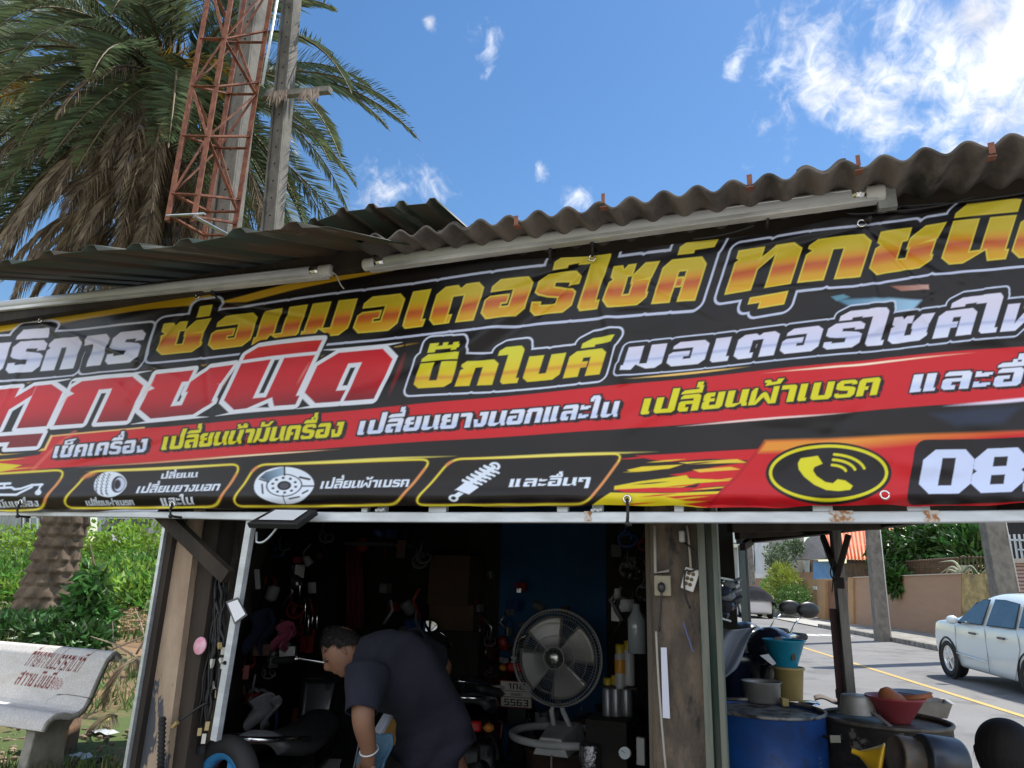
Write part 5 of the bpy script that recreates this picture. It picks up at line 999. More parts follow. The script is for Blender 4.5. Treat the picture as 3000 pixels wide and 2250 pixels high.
# ================================================================ right: street side
KS = 1.353                          # scale of the street plane
def PO(px, py, o):                   # point seen at a pixel on the vertical plane o metres across the street line
    o = o * KS; d = ray(px, py); dn = d[0] * RN.x + d[1] * RN.y; return Vector(np.array([0, 0, CAMH]) + d * (o / dn))
def wallO(g, pts, o, th=.15):        # an upright slab outlined in the picture, standing on plane o
    a = [PO(px, py, o) for px, py in pts]; b = [p + RN * th * KS for p in a]; n = len(a)
    g.add(a + b, [tuple(range(n)), tuple(reversed(range(n, 2 * n)))] + [(i, i + n, (i + 1) % n + n, (i + 1) % n) for i in range(n)])
m_brownwall = mat('brown_wall_paint', (.40, .245, .155), .85, col2=(.36, .22, .14), scale=1.0, stretch=(1, 1, 5), lo=.35, hi=.7, col3=(.30, .18, .115), scale3=.6, lo3=.58, hi3=.75, bump=.1, bscale=20)
m_orangewall = mat('ochre_wall_paint', (.42, .25, .125), .85, col2=(.36, .22, .11), scale=2, bump=.1)
wl = T('garden_wall', 'plain brown rendered garden wall behind the concrete pole', 'wall', tuple(PO(2650, 1850, 8.5)))
g = MB(); wallO(g, [(2500, 1832), (2815, 1885), (2815, 1681), (2500, 1692)], 8.5, .18); g.build('panel', m_brownwall, wl, bevel=.01)
g = MB(); wallO(g, [(2500, 1692.5), (2815, 1681.5), (2815, 1678.5), (2500, 1690)], 8.46, .26); g.build('coping', mat('pale_coping', (.55, .47, .38), .85), wl)
gt = T('gate_wall', 'ochre gate wall with brown boarded gate and white doorbell box', 'gate', tuple(PO(2420, 1810, 8.5)))
g = MB(); wallO(g, [(2326, 1805), (2396, 1816), (2394, 1697), (2322, 1697)], 8.7, .2); g.build('panel', m_orangewall, gt)
for a, b, y0, y1, yb in ((2396, 2417, 1696, 1818, 1), (2486, 2500, 1692, 1830, 1)): g = MB(); wallO(g, [(a, y1 - 4), (b, y1), (b - 2, y0), (a - 3, y0)], 8.42, .3); g.build('pillar', m_orangewall, gt, bevel=.015)
g = MB(); wallO(g, [(2417, 1814), (2487, 1826), (2484, 1703), (2412, 1701)], 8.55, .05); dr = g.build('door', mat('brown_gate', (.23, .115, .06), .7, col2=(.19, .09, .05), scale=3, stretch=(6, 6, .2)), gt)
g = MB()
for x in np.linspace(2422, 2480, 8): wallO(g, [(x, 1736), (x + 1.4, 1736), (x + .8, 1708), (x - .6, 1708)], 8.53, .02)
wallO(g, [(2414, 1740), (2486, 1741), (2486, 1737), (2414, 1736)], 8.52, .03); g.build('door_rails', mat('brown_gate', (.23, .115, .06), .7), dr)
g = MB(); wallO(g, [(2382, 1726), (2392, 1728), (2391, 1718), (2381, 1717)], 8.64, .05); g.build('bell_box', m_cap, gt)
sw = T('stained_wall', 'yellow wall blotched with black mould beside the second pole', 'wall', tuple(PO(2860, 1850, 8.5)))
g = MB(); wallO(g, [(2816, 1895), (2936, 1915), (2912, 1680), (2814, 1682)], 8.52, .2); g.build('panel', mat('mouldy_yellow', (.50, .37, .16), .9, col2=(.10, .085, .06), scale=1.4, lo=.46, hi=.62, col3=(.30, .23, .10), scale3=3.4, lo3=.45, hi3=.6, bump=.3, bscale=20), sw)
pw = T('pink_house', 'pink house wall of horizontal louvres under a white barred window', 'house', tuple(PO(2970, 1860, 8.6)))
g = MB(); wallO(g, [(2936, 1925), (3160, 1960), (3160, 1636), (2934, 1640)], 8.65, .3)
g.build('wall', mat('pink_render', (.50, .33, .27), .85), pw)
g = MB()
for k in range(17):
    y = 1650 + 11 * k; wallO(g, [(2962, y + 8), (3160, y + 9), (3160, y), (2962, y)], 8.60, .06)
g.build('louvres', mat('pink_louvre', (.54, .36, .30), .8), pw, bevel=.02)
g = MB(); wallO(g, [(2934, 1650), (3160, 1646), (3160, 1634), (2934, 1637)], 8.5, .4); g.build('sill', mat('pale_sill', (.62, .52, .42), .8), pw)
g = MB(); wallO(g, [(2920, 1640), (3160, 1640), (3160, 1500), (2918, 1500)], 8.9, .1); g.build('dark_opening', mat('dark_interior', (.03, .022, .02), .8), pw)
g = MB()
for a, b, w_ in (((2939, 1565), (2950, 1637), .14), ((2956, 1566), (2966, 1637), .05), ((2971, 1565), (2981, 1637), .05), ((2985, 1565), (2996, 1637), .05), ((3001, 1565), (3012, 1637), .05), ((2946, 1581), (3020, 1583), .05), ((2985, 1610), (3030, 1612), .04)): g.bar(PO(*a, 8.62), PO(*b, 8.62), w_, .04, up=tuple(RN))
g.build('window_grille', mat('white_iron', (.70, .74, .76), .45), pw)
# iron fence behind the walls
fe = T('picket_fence', 'rusty brown iron picket fence on top of the brown wall', 'fence', tuple(PO(2780, 1688, 8.8))); m_fe = mat('brown_iron', (.13, .075, .04), .7, col2=(.07, .04, .025), scale=9)
for k, x in enumerate(list(np.arange(2652, 2812, 5.0)) + list(np.arange(2818, 2920, 11.5))):
    yt = 1646 - (x - 2652) * .065 if x < 2812 else 1633; g = MB(); g.bar(PO(x, 1690, 8.85), PO(x - 2, yt, 8.85), .04, .03, up=tuple(RN)); q = PO(x - 2, yt, 8.85); g.ball(q, .05, 6, 5); g.build('picket', m_fe, fe)
for y0, y1 in ((1664, 1653), (1688, 1682)): g = MB(); g.bar(PO(2650, y0, 8.83), PO(2920, y1, 8.83), .03, .03, up=tuple(RN)); g.build('fence_rail', m_fe, fe)
g = MB(); wallO(g, [(2811, 1690), (2821, 1690), (2820, 1656), (2811, 1656)], 8.7, .12); g.build('end_post', mat('pale_green_post', (.40, .44, .34), .8), fe)
# big leaved garden trees
r = random.Random(31)
def tree(label, px, py, o, blobs, n, ln, wd, m, group=None, hang=.25, up=.2):
    b = PO(px, py, o); b.z = gz(b.x, b.y); t = T('garden_tree', label, 'tree', tuple(b), group=group); g = MB(); cen = None
    for bx, by, bo, rr in blobs:
        c = PO(bx, by, bo); foliage(g, c, (rr * KS, rr * KS, rr * .8 * KS), n, ln * KS, wd * KS, r, hang=hang, up=up, shell=.3); cen = c
    g.build('crown', m, t); g = MB(); top = PO(blobs[0][0], blobs[0][1], blobs[0][2]); g.tube([b, b.lerp(top, .5) + Vector((.1, 0, 0)), top], [.11, .08, .04], 8); g.build('trunk', m_bark, t)
    return t
tree('dark green fig tree with drooping leaves hanging over the brown wall', 2640, 1700, 9.2, ((2635, 1640, 9.2, .8), (2620, 1610, 9.2, .7), (2675, 1580, 9.3, .9), (2630, 1680, 8.8, .5), (2605, 1650, 9.0, .45), (2690, 1630, 9.4, .8), (2625, 1700, 8.45, .3)), 380, .34, .075, mat('fig_leaf', (.045, .11, .02), .4, island=.6, transl=.25), 'garden trees across the street')
tree('rosette leaved frangipani behind the picket fence at right', 2800, 1700, 10, ((2790, 1600, 10.4, 1.0), (2740, 1585, 10.6, 1.1), (2840, 1590, 10.6, 1.1), (2880, 1570, 10.8, 1.0), (2860, 1620, 10.2, .8), (2720, 1630, 10.4, .8), (2770, 1560, 10.8, 1.1), (2930, 1560, 11, 1.0)), 300, .42, .06, mat('frangipani_leaf', (.04, .11, .022), .38, island=.65, transl=.25), 'garden trees across the street', hang=-.1, up=.5)
rz = MB(); pt_ = T('spiky_plant', 'pale grey arching plant blades above the join of brown and yellow walls', 'plant', tuple(PO(2810, 1685, 8.7)))
for x0, y0, x1, y1, x2, y2 in ((2815, 1680, 2790, 1655, 2755, 1680), (2815, 1678, 2800, 1640, 2752, 1647), (2818, 1680, 2845, 1650, 2872, 1690), (2830, 1682, 2842, 1662, 2850, 1680), (2880, 1680, 2895, 1665, 2908, 1684), (2812, 1682, 2775, 1665, 2770, 1690)): rz.tube(bez(PO(x0, y0, 8.6), PO(x1, y1, 8.55), PO(x1, y1, 8.55), PO(x2, y2, 8.5), 8), [.05, .05, .046, .042, .036, .03, .02, .014, .006], 5)
rz.build('blades', mat('grey_blade', (.32, .33, .22), .7, island=.3), pt_)
# backdrop of dense garden green between house and trees
# houses
oh = T('orange_roof_house', 'house with bright orange corrugated roof and blue panel behind the gate', 'house', tuple(PO(2440, 1700, 13)))
g = MB(); A, B, Cc, D_ = PO(2424, 1636, 9.6), PO(2680, 1645, 9.6), PO(2680, 1500, 13), PO(2404, 1556, 13)
def orf(u, v):
    p = A * (1 - u) * (1 - v) + B * u * (1 - v) + Cc * u * v + D_ * (1 - u) * v; return p + Vector((0, 0, .05 * math.cos(u * 2 * math.pi * 22)))
g.grid(orf, 200, 4); g.build('roof', mat('orange_sheet', (.80, .22, .07), .55, col2=(.7, .17, .06), scale=2), oh, solid=.03)
g = MB(); g.add([PO(2424, 1638, 9.7), PO(2404, 1557, 13), PO(2365, 1578, 13.2), PO(2322, 1640, 12.2)], [(0, 1, 2, 3)]); g.build('soffit', mat('grey_boards', (.10, .095, .09), .85, col2=(.06, .055, .05), scale=2, stretch=(.3, .3, 8)), oh, solid=.06)
g = MB(); wallO(g, [(2384, 1720), (2452, 1722), (2440, 1644), (2382, 1645)], 11, .2); g.build('blue_panel', mat('blue_panel', (.04, .22, .52), .5, col2=(.10, .27, .52), scale=1.5), oh)
g = MB(); wallO(g, [(2452, 1722), (2560, 1726), (2556, 1650), (2448, 1650)], 11.2, .2); g.build('dim_wall', mat('dim_wall', (.12, .085, .06), .9, col2=(.2, .16, .12), scale=2), oh)
g = MB(); wallO(g, [(2480, 1650), (2560, 1650), (2560, 1640), (2480, 1639)], 9.8, .2); g.build('fascia', mat('dark_interior', (.03, .022, .02), .8), oh)
g = MB(); wallO(g, [(2314, 1700), (2384, 1700), (2384, 1640), (2314, 1640)], 14.2, .3); g.build('wall', mat('grey_brown_render', (.22, .17, .13), .9), oh)
for a in ((2352, 2368),): g = MB(); wallO(g, [(a[0], 1676), (a[1], 1676), (a[1], 1642), (a[0], 1642)], 14.0, .1); g.build('window', mat('pale_pane', (.55, .62, .66), .3), oh)
g = MB(); wallO(g, [(2318, 1700), (2384, 1700), (2384, 1676), (2318, 1676)], 11.8, .2); g.build('parapet', m_brownwall, oh)
wb = T('white_house', 'white columned house at the far end of the street', 'house', tuple(PO(2250, 1740, 11)))
m_wr = mat('white_paint', (.68, .69, .72), .7, col2=(.58, .59, .62), scale=.8)
g = MB(); wallO(g, [(2060, 1735), (2335, 1735), (2335, 1480), (2060, 1480)], 13.5, .4); g.build('wall', mat('beige_wall', (.42, .39, .34), .85, col2=(.34, .32, .28), scale=.6), wb)
for a, b in ((2211, 2232), (2160, 2172)): g = MB(); wallO(g, [(a + 3, 1708), (b + 3, 1708), (b, 1590), (a, 1590)], 11.4, .5); g.build('column', m_wr, wb)
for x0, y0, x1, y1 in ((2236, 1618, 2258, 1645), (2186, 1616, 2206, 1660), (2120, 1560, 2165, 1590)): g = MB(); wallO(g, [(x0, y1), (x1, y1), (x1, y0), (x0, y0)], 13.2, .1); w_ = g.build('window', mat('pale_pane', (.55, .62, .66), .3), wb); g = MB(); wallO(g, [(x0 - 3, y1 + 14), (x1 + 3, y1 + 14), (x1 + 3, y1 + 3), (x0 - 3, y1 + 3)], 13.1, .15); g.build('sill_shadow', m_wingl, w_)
g = MB(); wallO(g, [(2185, 1716), (2320, 1716), (2320, 1694), (2185, 1694)], 10.2, .2); g.build('low_wall', mat('brick_low_wall', (.36, .20, .12), .9, col2=(.25, .15, .1), scale=6), wb)
for x in np.arange(2214, 2262, 4.2): g = MB(); g.bar(PO(x, 1696, 10.3), PO(x - 1, 1680, 10.3), .05, .05); g.build('baluster', m_wr, wb)
g = MB(); wallO(g, [(2300, 1640), (2345, 1640), (2340, 1560), (2300, 1570)], 12.6, .3); g.build('wing', mat('beige_wall', (.42, .39, .34), .85), wb)
# street trees and potted shrubs in front of the gate wall
tree('grey green tree with small leaves left of the grey roof', 2290, 1740, 10.5, ((2285, 1640, 10.6, .9), (2270, 1620, 10.6, .7), (2310, 1615, 10.8, .7), (2330, 1600, 11, .45), (2275, 1655, 10.4, .7)), 260, .22, .06, mat('greygreen_leaf', (.10, .15, .075), .5, island=.5, transl=.3), 'garden trees across the street', hang=0)
def potted(label, px, py, o, blobs, n, ln, wd, m, pot=True):
    b = PO(px, py, o); b.z = gz(b.x, b.y) + .05; t = T('potted_shrub', label, 'potted plant', tuple(b), group='potted shrubs by the gate'); g = MB()
    for bx, by, rr in blobs: foliage(g, PO(bx, by, o), (rr * KS, rr * KS, rr * .9 * KS), n, ln * KS, wd * KS, r, shell=.25, up=.3)
    g.build('foliage', m, t); g = MB(); h_ = .6; g.lathe([(.0, 0), (.54, 0), (.60, h_), (.54, h_), (.51, h_ - .08), (0, h_ - .08)], b, 18); g.build('pot', mat('pale_pot', (.46, .44, .38), .85, col2=(.34, .32, .28), scale=4), t)
potted('bushy fine leaved shrub in round pale pot nearest the gate', 2332, 1800, 7.9, ((2325, 1758, .62), (2340, 1745, .5), (2310, 1742, .55), (2345, 1765, .4), (2300, 1765, .5)), 330, .16, .028, mat('fern_leaf', (.075, .165, .03), .5, island=.5, transl=.35))
potted('yellow green palm shrub in pale pot behind the bushy one', 2298, 1793, 8.0, ((2298, 1715, .62), (2285, 1690, .5), (2310, 1700, .5), (2275, 1740, .6), (2290, 1672, .32)), 260, .30, .03, mat('areca_leaf', (.20, .25, .03), .5, island=.4, transl=.4))
potted('sparse dark shrub in pale trough beside the covered car', 2270, 1790, 8.0, ((2262, 1740, .5), (2255, 1715, .4), (2275, 1760, .5)), 200, .2, .03, m_leaf)
# poles on the pavement
def street_pole(label, pl, ph, o, wd):
    wd *= KS; a, b = PO(*pl, o), PO(*ph, o); d = (b - a) / (b.z - a.z); top = a + d * 11; t = T('street_pole', label, 'utility pole', tuple(a), group='poles along the street'); Z = (top - a).normalized(); X = (RD - Z * RD.dot(Z)).normalized(); Y_ = Z.cross(X); g = MB(); g.box((a + top) / 2, (wd * .8, wd, (top - a).length), ax=(X, Y_, Z), taper=.75); g.build('shaft', m_pole, t, bevel=.02)
    g = MB(); sd_ = (RD * -.35 - RN * .94).normalized(); g.tube([a + X * -wd * .42 + Y_ * wd * -.52 + Z * .2, a + X * -wd * .36 + Y_ * wd * -.46 + Z * 4], .015, 6); g.build('ground_wire_pipe', mat('white_wire', (.6, .6, .58), .5), t)
street_pole('concrete street pole standing on the kerb before the brown wall', (2586, 1884), (2557, 1570), 6.45, .30)
street_pole('concrete street pole leaning in front of the mouldy yellow wall', (2946, 1760), (2909, 1553), 7.2, .36)
street_pole('distant grey pole beside the covered car', (2204, 1712), (2197, 1612), 8.6, .30)
# ---- white car: outline of the side, lofted across with tumblehome
def car(label, pos, rz, paint, covered=False):
    t = T('parked_car', label, 'car', tuple(pos), rz); W = 1.74
    # half-profile stations: x, sill z, belt z, roof z, half width at belt, half width at roof
    S = [(-2.05, .34, .80, .80, .66, .60), (-1.98, .24, .90, .92, .78, .66), (-1.7, .20, .96, 1.30, .85, .62), (-1.1, .19, .98, 1.50, .87, .60), (-.4, .19, .97, 1.545, .87, .60), (.25, .19, .96, 1.50, .87, .59), (.62, .19, .95, 1.36, .87, .60), (1.02, .19, .97, 1.10, .87, .70), (1.35, .19, .985, 1.01, .87, .76), (1.75, .20, .955, .965, .85, .76), (2.00, .22, .88, .89, .79, .72), (2.10, .30, .74, .75, .72, .68)]
    def sec(x, zs, zb, zr, wb_, wr):
        h = [(-wr * .0, zr + .012 if zr > zb + .05 else zr), (wr * .7, zr + .005), (wr, zr - .03 if zr > zb + .1 else zr - .01), (wb_ - .02, zb + .02), (wb_, zb - .05), (wb_ + .012, (zb + zs) / 2 + .04), (wb_ - .005, (zb + zs) / 2 - .1), (wb_ - .03, zs + .06), (wb_ - .08, zs), (0, zs)]
        return [(x, y, z) for y, z in h]
    secs = [sec(*s) for s in S]; n = len(secs[0]); ring = []
    for s in secs: ring.append(s + [(x, -y, z) for x, y, z in s[-2:0:-1]])
    m = len(ring[0]); g = MB(); g.v = [p for q in ring for p in q]
    for i in range(len(ring) - 1):
        for k in range(m): g.f.append((i * m + k, (i + 1) * m + k, (i + 1) * m + (k + 1) % m, i * m + (k + 1) % m)); g.sm.append(True)
    g.f += [tuple(range(m)), tuple(reversed([(len(ring) - 1) * m + k for k in range(m)]))]; g.sm += [True, True]
    body = g.build('body', paint, t, local=True, sub=2)
    blk = mat('black_trim', (.012, .012, .013), .4); gl = mat('car_glass', (.03, .06, .085), .04, spec=.9, col2=(.05, .09, .12), scale=2)
    for sy in (1, -1):
        def side(x, z): 
            f = (z - .97) / (1.5 - .97); return sy * (.872 * (1 - f) + .625 * f) 
        def pane(nm, pts, off, mt, par=t):
            g = MB(); g.add([(x, side(x, z) + sy * off, z) for x, z in pts], [tuple(range(len(pts))) if sy > 0 else tuple(reversed(range(len(pts))))]); return g.build(nm, mt, par, local=True, solid=.006)
        for nm, pts in (('window', [(.80, 1.0), (-.02, 1.01), (-.02, 1.40), (.20, 1.395), (.46, 1.27)]), ('window', [(-.19, 1.01), (-1.0, 1.02), (-.92, 1.37), (-.5, 1.41), (-.19, 1.41)]), ('window', [(-1.12, 1.04), (-1.62, 1.08), (-1.45, 1.28), (-1.06, 1.38)])):
            c = (sum(p[0] for p in pts) / len(pts), sum(p[1] for p in pts) / len(pts)); sur = pane('window_seal', [((x - c[0]) * 1.05 + c[0], (z - c[1]) * 1.07 + c[1]) for x, z in pts], .012, blk); pane(nm, pts, .019, gl)
        for x in (.30, -.62): g = MB(); g.box((x, sy * .895, .84), (.20, .03, .035)); g.build('door_handle', mat('handle_dark', (.06, .05, .05), .35), t, local=True, bevel=.008)
        for pts in ([(.92, 1.0), (.98, .5), (.86, .28)], [(-.105, 1.0), (-.10, .26)], [(-1.08, 1.0), (-1.1, .72), (-.9, .35), (-.86, .26)]):
            g = MB(); g.tube([(x, sy * (.876 if z > .9 else .878), z) for x, z in pts], .005, 5); g.build('door_seam', mat('seam_grey', (.25, .27, .28), .6), t, local=True)
        g = MB(); g.ball((.72, sy * 1.0, 1.03), (.085, .10, .075), 14, 10); g.build('mirror', paint, t, local=True); g = MB(); g.bar((.74, sy * .86, .98), (.73, sy * .97, 1.0), .05, .03); g.build('mirror_stalk', blk, t, local=True)
        g = MB(); g.tube([(-.05, sy * .89, .42), (.95, sy * .89, .46)], .012, 6); g.build('side_crease', paint, t, local=True)
        g = MB(); g.ball((1.95, sy * .66, .76), (.14, .13, .06), 12, 8); g.build('headlight', mat('lamp_clear', (.75, .78, .8), .08, spec=.9), t, local=True)
        for x in (1.32, -1.32):
            g = MB(); g.lathe([(.36, -.02), (.375, .02), (.345, .045), (.345, -.06)], (x, sy * .855, .335), 28, ax=(0, sy, 0)); g.build('wheel_arch', blk, t, local=True)
            g = MB(); g.lathe([(.21, -.19), (.30, -.19), (.325, -.15), (.33, -.05), (.325, -.01), (.30, .02), (.222, .025), (.215, .0), (.21, -.1)], (x, sy * .86, .33), 36, ax=(0, sy, 0)); wv = g.build('wheel', mat('tyre_rubber', (.018, .018, .019), .8), t, local=True)
            g = MB(); g.lathe([(.222, .012), (.205, .018), (.19, .0), (.185, -.04)], (x, sy * .86, .33), 36, ax=(0, sy, 0)); g.lathe([(0, .008), (.05, .008), (.055, -.03)], (x, sy * .86, .33), 20, ax=(0, sy, 0))
            for k in range(5):
                a = k * 1.2566 + .3; e = Vector((math.cos(a), 0, math.sin(a))); c0 = Vector((x, sy * .86, .33)); g.bar(c0 + e * .03 + Vector((0, sy * .0, 0)), c0 + e * .205, .055, .03, up=(0, 1, 0))
            g.build('rim', mat('alloy', (.72, .73, .75), .25, .7), wv, local=True)
            g = MB(); g.lathe([(0, -.06), (.2, -.06)], (x, sy * .86, .33), 24, ax=(0, sy, 0)); g.build('brake_dark', blk, wv, local=True)
    g = MB(); g.add([(.70, .56, 1.345), (.70, -.56, 1.345), (1.20, -.66, 1.00), (1.20, .66, 1.00)], [(0, 1, 2, 3)]); g.build('windscreen', gl, t, local=True, solid=.01)
    return t
m_carwhite = mat('white_car_paint', (.66, .74, .76), .22, col2=(.63, .71, .74), scale=1, coat=.7)
wc = PZ(2790, 1989, 0); rz_car = math.atan2(RD.y, RD.x); hd = Vector((math.cos(rz_car), math.sin(rz_car), 0)); lf_ = Vector((-hd.y, hd.x, 0))
cpos = Vector((wc.x, wc.y, 0)) - hd * 1.32 - lf_ * .86; ct_ = car('pale white hatchback parked at the right of the street', (cpos.x, cpos.y, gz(wc.x, wc.y) - .0), rz_car, m_carwhite); ct_.rotation_euler[1] = -.02
ccp = RN * 8.0 + RD * 42.6
c2 = car('white car under a dark grey cover down the street', (ccp.x, ccp.y, 0), rz_car, mat('white_car_paint_far', (.62, .60, .60), .3, coat=.5))
g = MB()
def cover(u, v):
    x = -2.2 + 3.0 * u; a = math.pi * v; top = float(np.interp(x, [-2.12, -1.98, -1.7, -1.1, -.4, .25, .62, .9], [.95, 1.12, 1.46, 1.63, 1.66, 1.62, 1.5, 1.3])); base = .66 + .05 * math.sin(x * 7)
    y = -.97 * math.cos(a) * (1 - .12 * math.sin(a)); z = base + (top - base) * math.sin(a) ** .55 + .012 * math.sin(x * 19 + 4 * v) * math.sin(v * 14); return (x, y, max(z, base))
g.grid(cover, 40, 26); cv = g.build('cover', mat('grey_tarp', (.026, .026, .031), .95, spec=.1, col2=(.018, .018, .022), scale=3, bump=.3, bscale=8), c2, local=True)
# ---- side canopy: beams, post, corner post, sheet roof, back wall
cn = T('side_canopy', 'low dark timber canopy roofed with sheets beside the shop', 'canopy', (.4, 4.5, 0))
e0, e1, e2 = PD(3150, 1512, 2.75), PD(2475, 1562, 4.0), PD(2168, 1602, 5.7); zt_ = 1.835
def lvl(p, z): return Vector((p.x, p.y, z))
g = MB(); g.bar(lvl(e0, zt_), lvl(e2, zt_), .06, .07, up=(0, 0, 1)); g.build('eave_beam', m_darkwood, cn)
g = MB(); A, B = lvl(e0, 1.87), lvl(e2, 1.87); Cc, D_ = Vector((WR + .05, 5.75, 1.80 + .0)), Vector((WR + .05, 2.45, 1.80))
def shed(u, v): p = (A * (1 - u) + B * u) * (1 - v) + (D_ * (1 - u) + Cc * u) * v; return p + Vector((0, 0, .012 * math.cos(u * 200)))
g.grid(shed, 260, 4); g.build('roof_sheet', mat('rust_under_sheet', (.05, .04, .033), .8, col2=(.10, .06, .04), scale=3), cn, solid=.006)
for k in range(4): u = .12 + .27 * k; g = MB(); a, b = shed(u, .02) - Vector((0, 0, .045)), shed(u, .98) - Vector((0, 0, .045)); g.bar(a, b, .04, .05); g.build('purlin', m_darkwood, cn)
a = PD(2468, 1800, 4.03); g = MB(); g.bar((a.x, a.y, gz(a.x, a.y) - .02), (a.x + .0, a.y, 1.80), .066, .05, up=tuple(RN)); g.build('post', m_greywood, cn, bevel=.004); g = MB(); g.bar((a.x - .045, a.y + .01, 0), (a.x - .045, a.y + .01, 1.36), .014, .04, up=tuple(RN)); g.build('post_strip', mat('maroon_strip', (.05, .02, .022), .7), cn)
for q in ((2402, 1572), (2478, 1566)): g = MB(); g.bar(PD(2454, 1686, 3.98), PD(q[0] + 8, q[1], 4.0 if q[0] > 2450 else 4.3), .028, .03); g.build('brace', m_darkwood, cn)
c_ = PD(2186, 1800, 5.72); g = MB(); g.bar((c_.x, c_.y, 0), (c_.x, c_.y, 1.8), .075, .06, up=tuple(RN)); g.build('corner_post', mat('blue_grey_post', (.12, .14, .15), .8, col2=(.08, .09, .1), scale=7, stretch=(2, 2, .3)), cn)
g = MB(); p0, p1 = Vector((WR + .06, 5.78, 0)), Vector((c_.x - .03, c_.y + .03, 0))
g.grid(lambda u, v: p0.lerp(p1, u) + Vector((0, .008 * math.sin(u * 60), .25 + (1.42 + .26 * (1 - u)) * v)), 120, 3); g.build('sheet_wall', mat('dark_zinc', (.05, .055, .055), .6, .2, col2=(.035, .038, .04), scale=6, stretch=(3, 3, .3)), cn, solid=.004)
g = MB(); g.box(PD(2462, 1708, 3.9), (.035, .04, .06)); g.tube(bez(PD(2440, 1650, 3.98), PD(2420, 1690, 3.95), PD(2445, 1700, 3.95), PD(2458, 1700, 3.95), 8), .004, 5); g.tube(bez(PD(2440, 1690, 3.95), PD(2440, 1720, 3.95), PD(2436, 1735, 3.95), PD(2438, 1735, 3.95), 6), .003, 5); g.build('wire_clip', m_dark, cn)
# ================================================================ oil drums and what stands on them
m_blue = mat('blue_drum_paint', (.012, .085, .34), .42, col2=(.012, .05, .19), scale=4, lo=.4, hi=.65, col3=(.03, .035, .05), scale3=5, lo3=.57, hi3=.68, rough2=.7)
m_sootdrum = mat('sooty_drum', (.022, .020, .018), .75, col2=(.055, .048, .038), scale=5, lo=.42, hi=.6, col3=(.22, .20, .17), scale3=9, lo3=.575, hi3=.63, bump=.3, bscale=20)
m_alu = mat('dull_aluminium', (.40, .39, .36), .5, .45, col2=(.28, .27, .25), scale=6, col3=(.16, .15, .13), scale3=9, lo3=.62, hi3=.72)
def drum(label, c, m, h, top_m):
    t = T('oil_drum', label, 'oil drum', tuple(c), group='oil drums used as tables'); R0 = .285
    pr = [(0, .0), (R0, 0), (R0 + .008, .008), (R0, .02)]
    for z in (.31, .60): pr += [(R0, z * h / .88 - .02), (R0 + .011, z * h / .88), (R0, z * h / .88 + .02)]
    pr += [(R0, h - .02), (R0 + .008, h - .01)]
    g = MB(); g.lathe(pr, c, 64); g.build('shell', m, t); g = MB(); g.tube([Vector(c) + Vector(((R0 + .002) * math.cos(a), (R0 + .002) * math.sin(a), h - .004)) for a in np.linspace(0, 6.2832, 49)[:-1]], .009, 8, closed=True); g.build('rim', top_m, t)
    g = MB(); g.lathe([(0, h - .022), (R0 - .004, h - .022)], c, 48); g.build('lid', top_m, t); return t
dB = PD(2236, 2066, 3.55); dB.z = 0; HB = .885; d1 = drum('blue steel oil drum holding pots and a blue funnel', dB, m_blue, HB, mat('worn_rim', (.30, .29, .27), .5, .3, col2=(.05, .045, .04), scale=14, lo=.42, hi=.58))
dK = PD(2592, 2108, 3.45); dK.z = 0; HK = .868; d2 = drum('soot black oil drum holding the red basin and pans', dK, m_sootdrum, HK, mat('rusty_rim', (.15, .13, .10), .6, .3, col2=(.07, .055, .04), scale=14))
# faded stencil rows on the blue drum
g = MB(); r = random.Random(12); toc = (Vector((0, 0, 0)) - dB); a0 = math.atan2(toc.y, toc.x)
for row, z, segs in ((0, .655, ((-.28, .26), (.10, .09), (.24, .11))), (1, .60, ((-.2, .05), (.08, .10), (.22, .16)))):
    for s_, w_ in segs:
        for k in range(int(w_ / .022)):
            a = a0 + s_ + .2 + .022 * k; hh = .009 + .006 * r.random()
            if r.random() < .2: continue
            q = [dB + Vector((math.cos(a + da) * .2862, math.sin(a + da) * .2862, z + dz)) for da, dz in ((0, -hh), (.015, -hh), (.015, hh), (0, hh))]; g.add(q, [(0, 1, 2, 3)])
g.build('faded_stencil', mat('faded_white', (.40, .44, .48), .8, col2=(.05, .12, .3), scale=60, lo=.45, hi=.6), d1)
g = MB()
for row in range(11):
    for k in range(5):
        a = a0 + .93 + .016 * k; z = .71 - .02 * row; q = [dB + Vector((math.cos(a + da) * .2862, math.sin(a + da) * .2862, z + dz)) for da, dz in ((0, -.005), (.011, -.005), (.011, .004), (0, .006))]; g.add(q, [(0, 1, 2, 3)])
g.build('faded_label', mat('faded_blue_white', (.10, .22, .42), .8), d1)
def lay(px, py, z): return PZ(px, py, z)
TB = HB - .02; TK = HK - .02
def vessel(name, label, cat, c, prof, m, n=36, inner=None, ax=(0, 0, 1), sx=1.0, group=None, solid=.0):
    t = T(name, label, cat, tuple(c), group=group); g = MB(); g.lathe(prof, c, n, ax=ax, sx=sx); g.build('bowl' if inner is None else inner, m, t); return t
# aluminium pot
p = lay(2234, 2058, TB); t = vessel('cooking_pot', 'dented aluminium pot on the blue drum', 'pot', p, [(0, .004), (.082, .0), (.094, .012), (.098, .10), (.106, .105), (.106, .109), (.097, .107), (.092, .10), (.088, .016), (0, .012)], m_alu, inner='pot_body')
g = MB(); g.lathe([(0, .045), (.091, .045)], p, 24); g.build('oil', mat('waste_oil', (.012, .010, .008), .12), t)
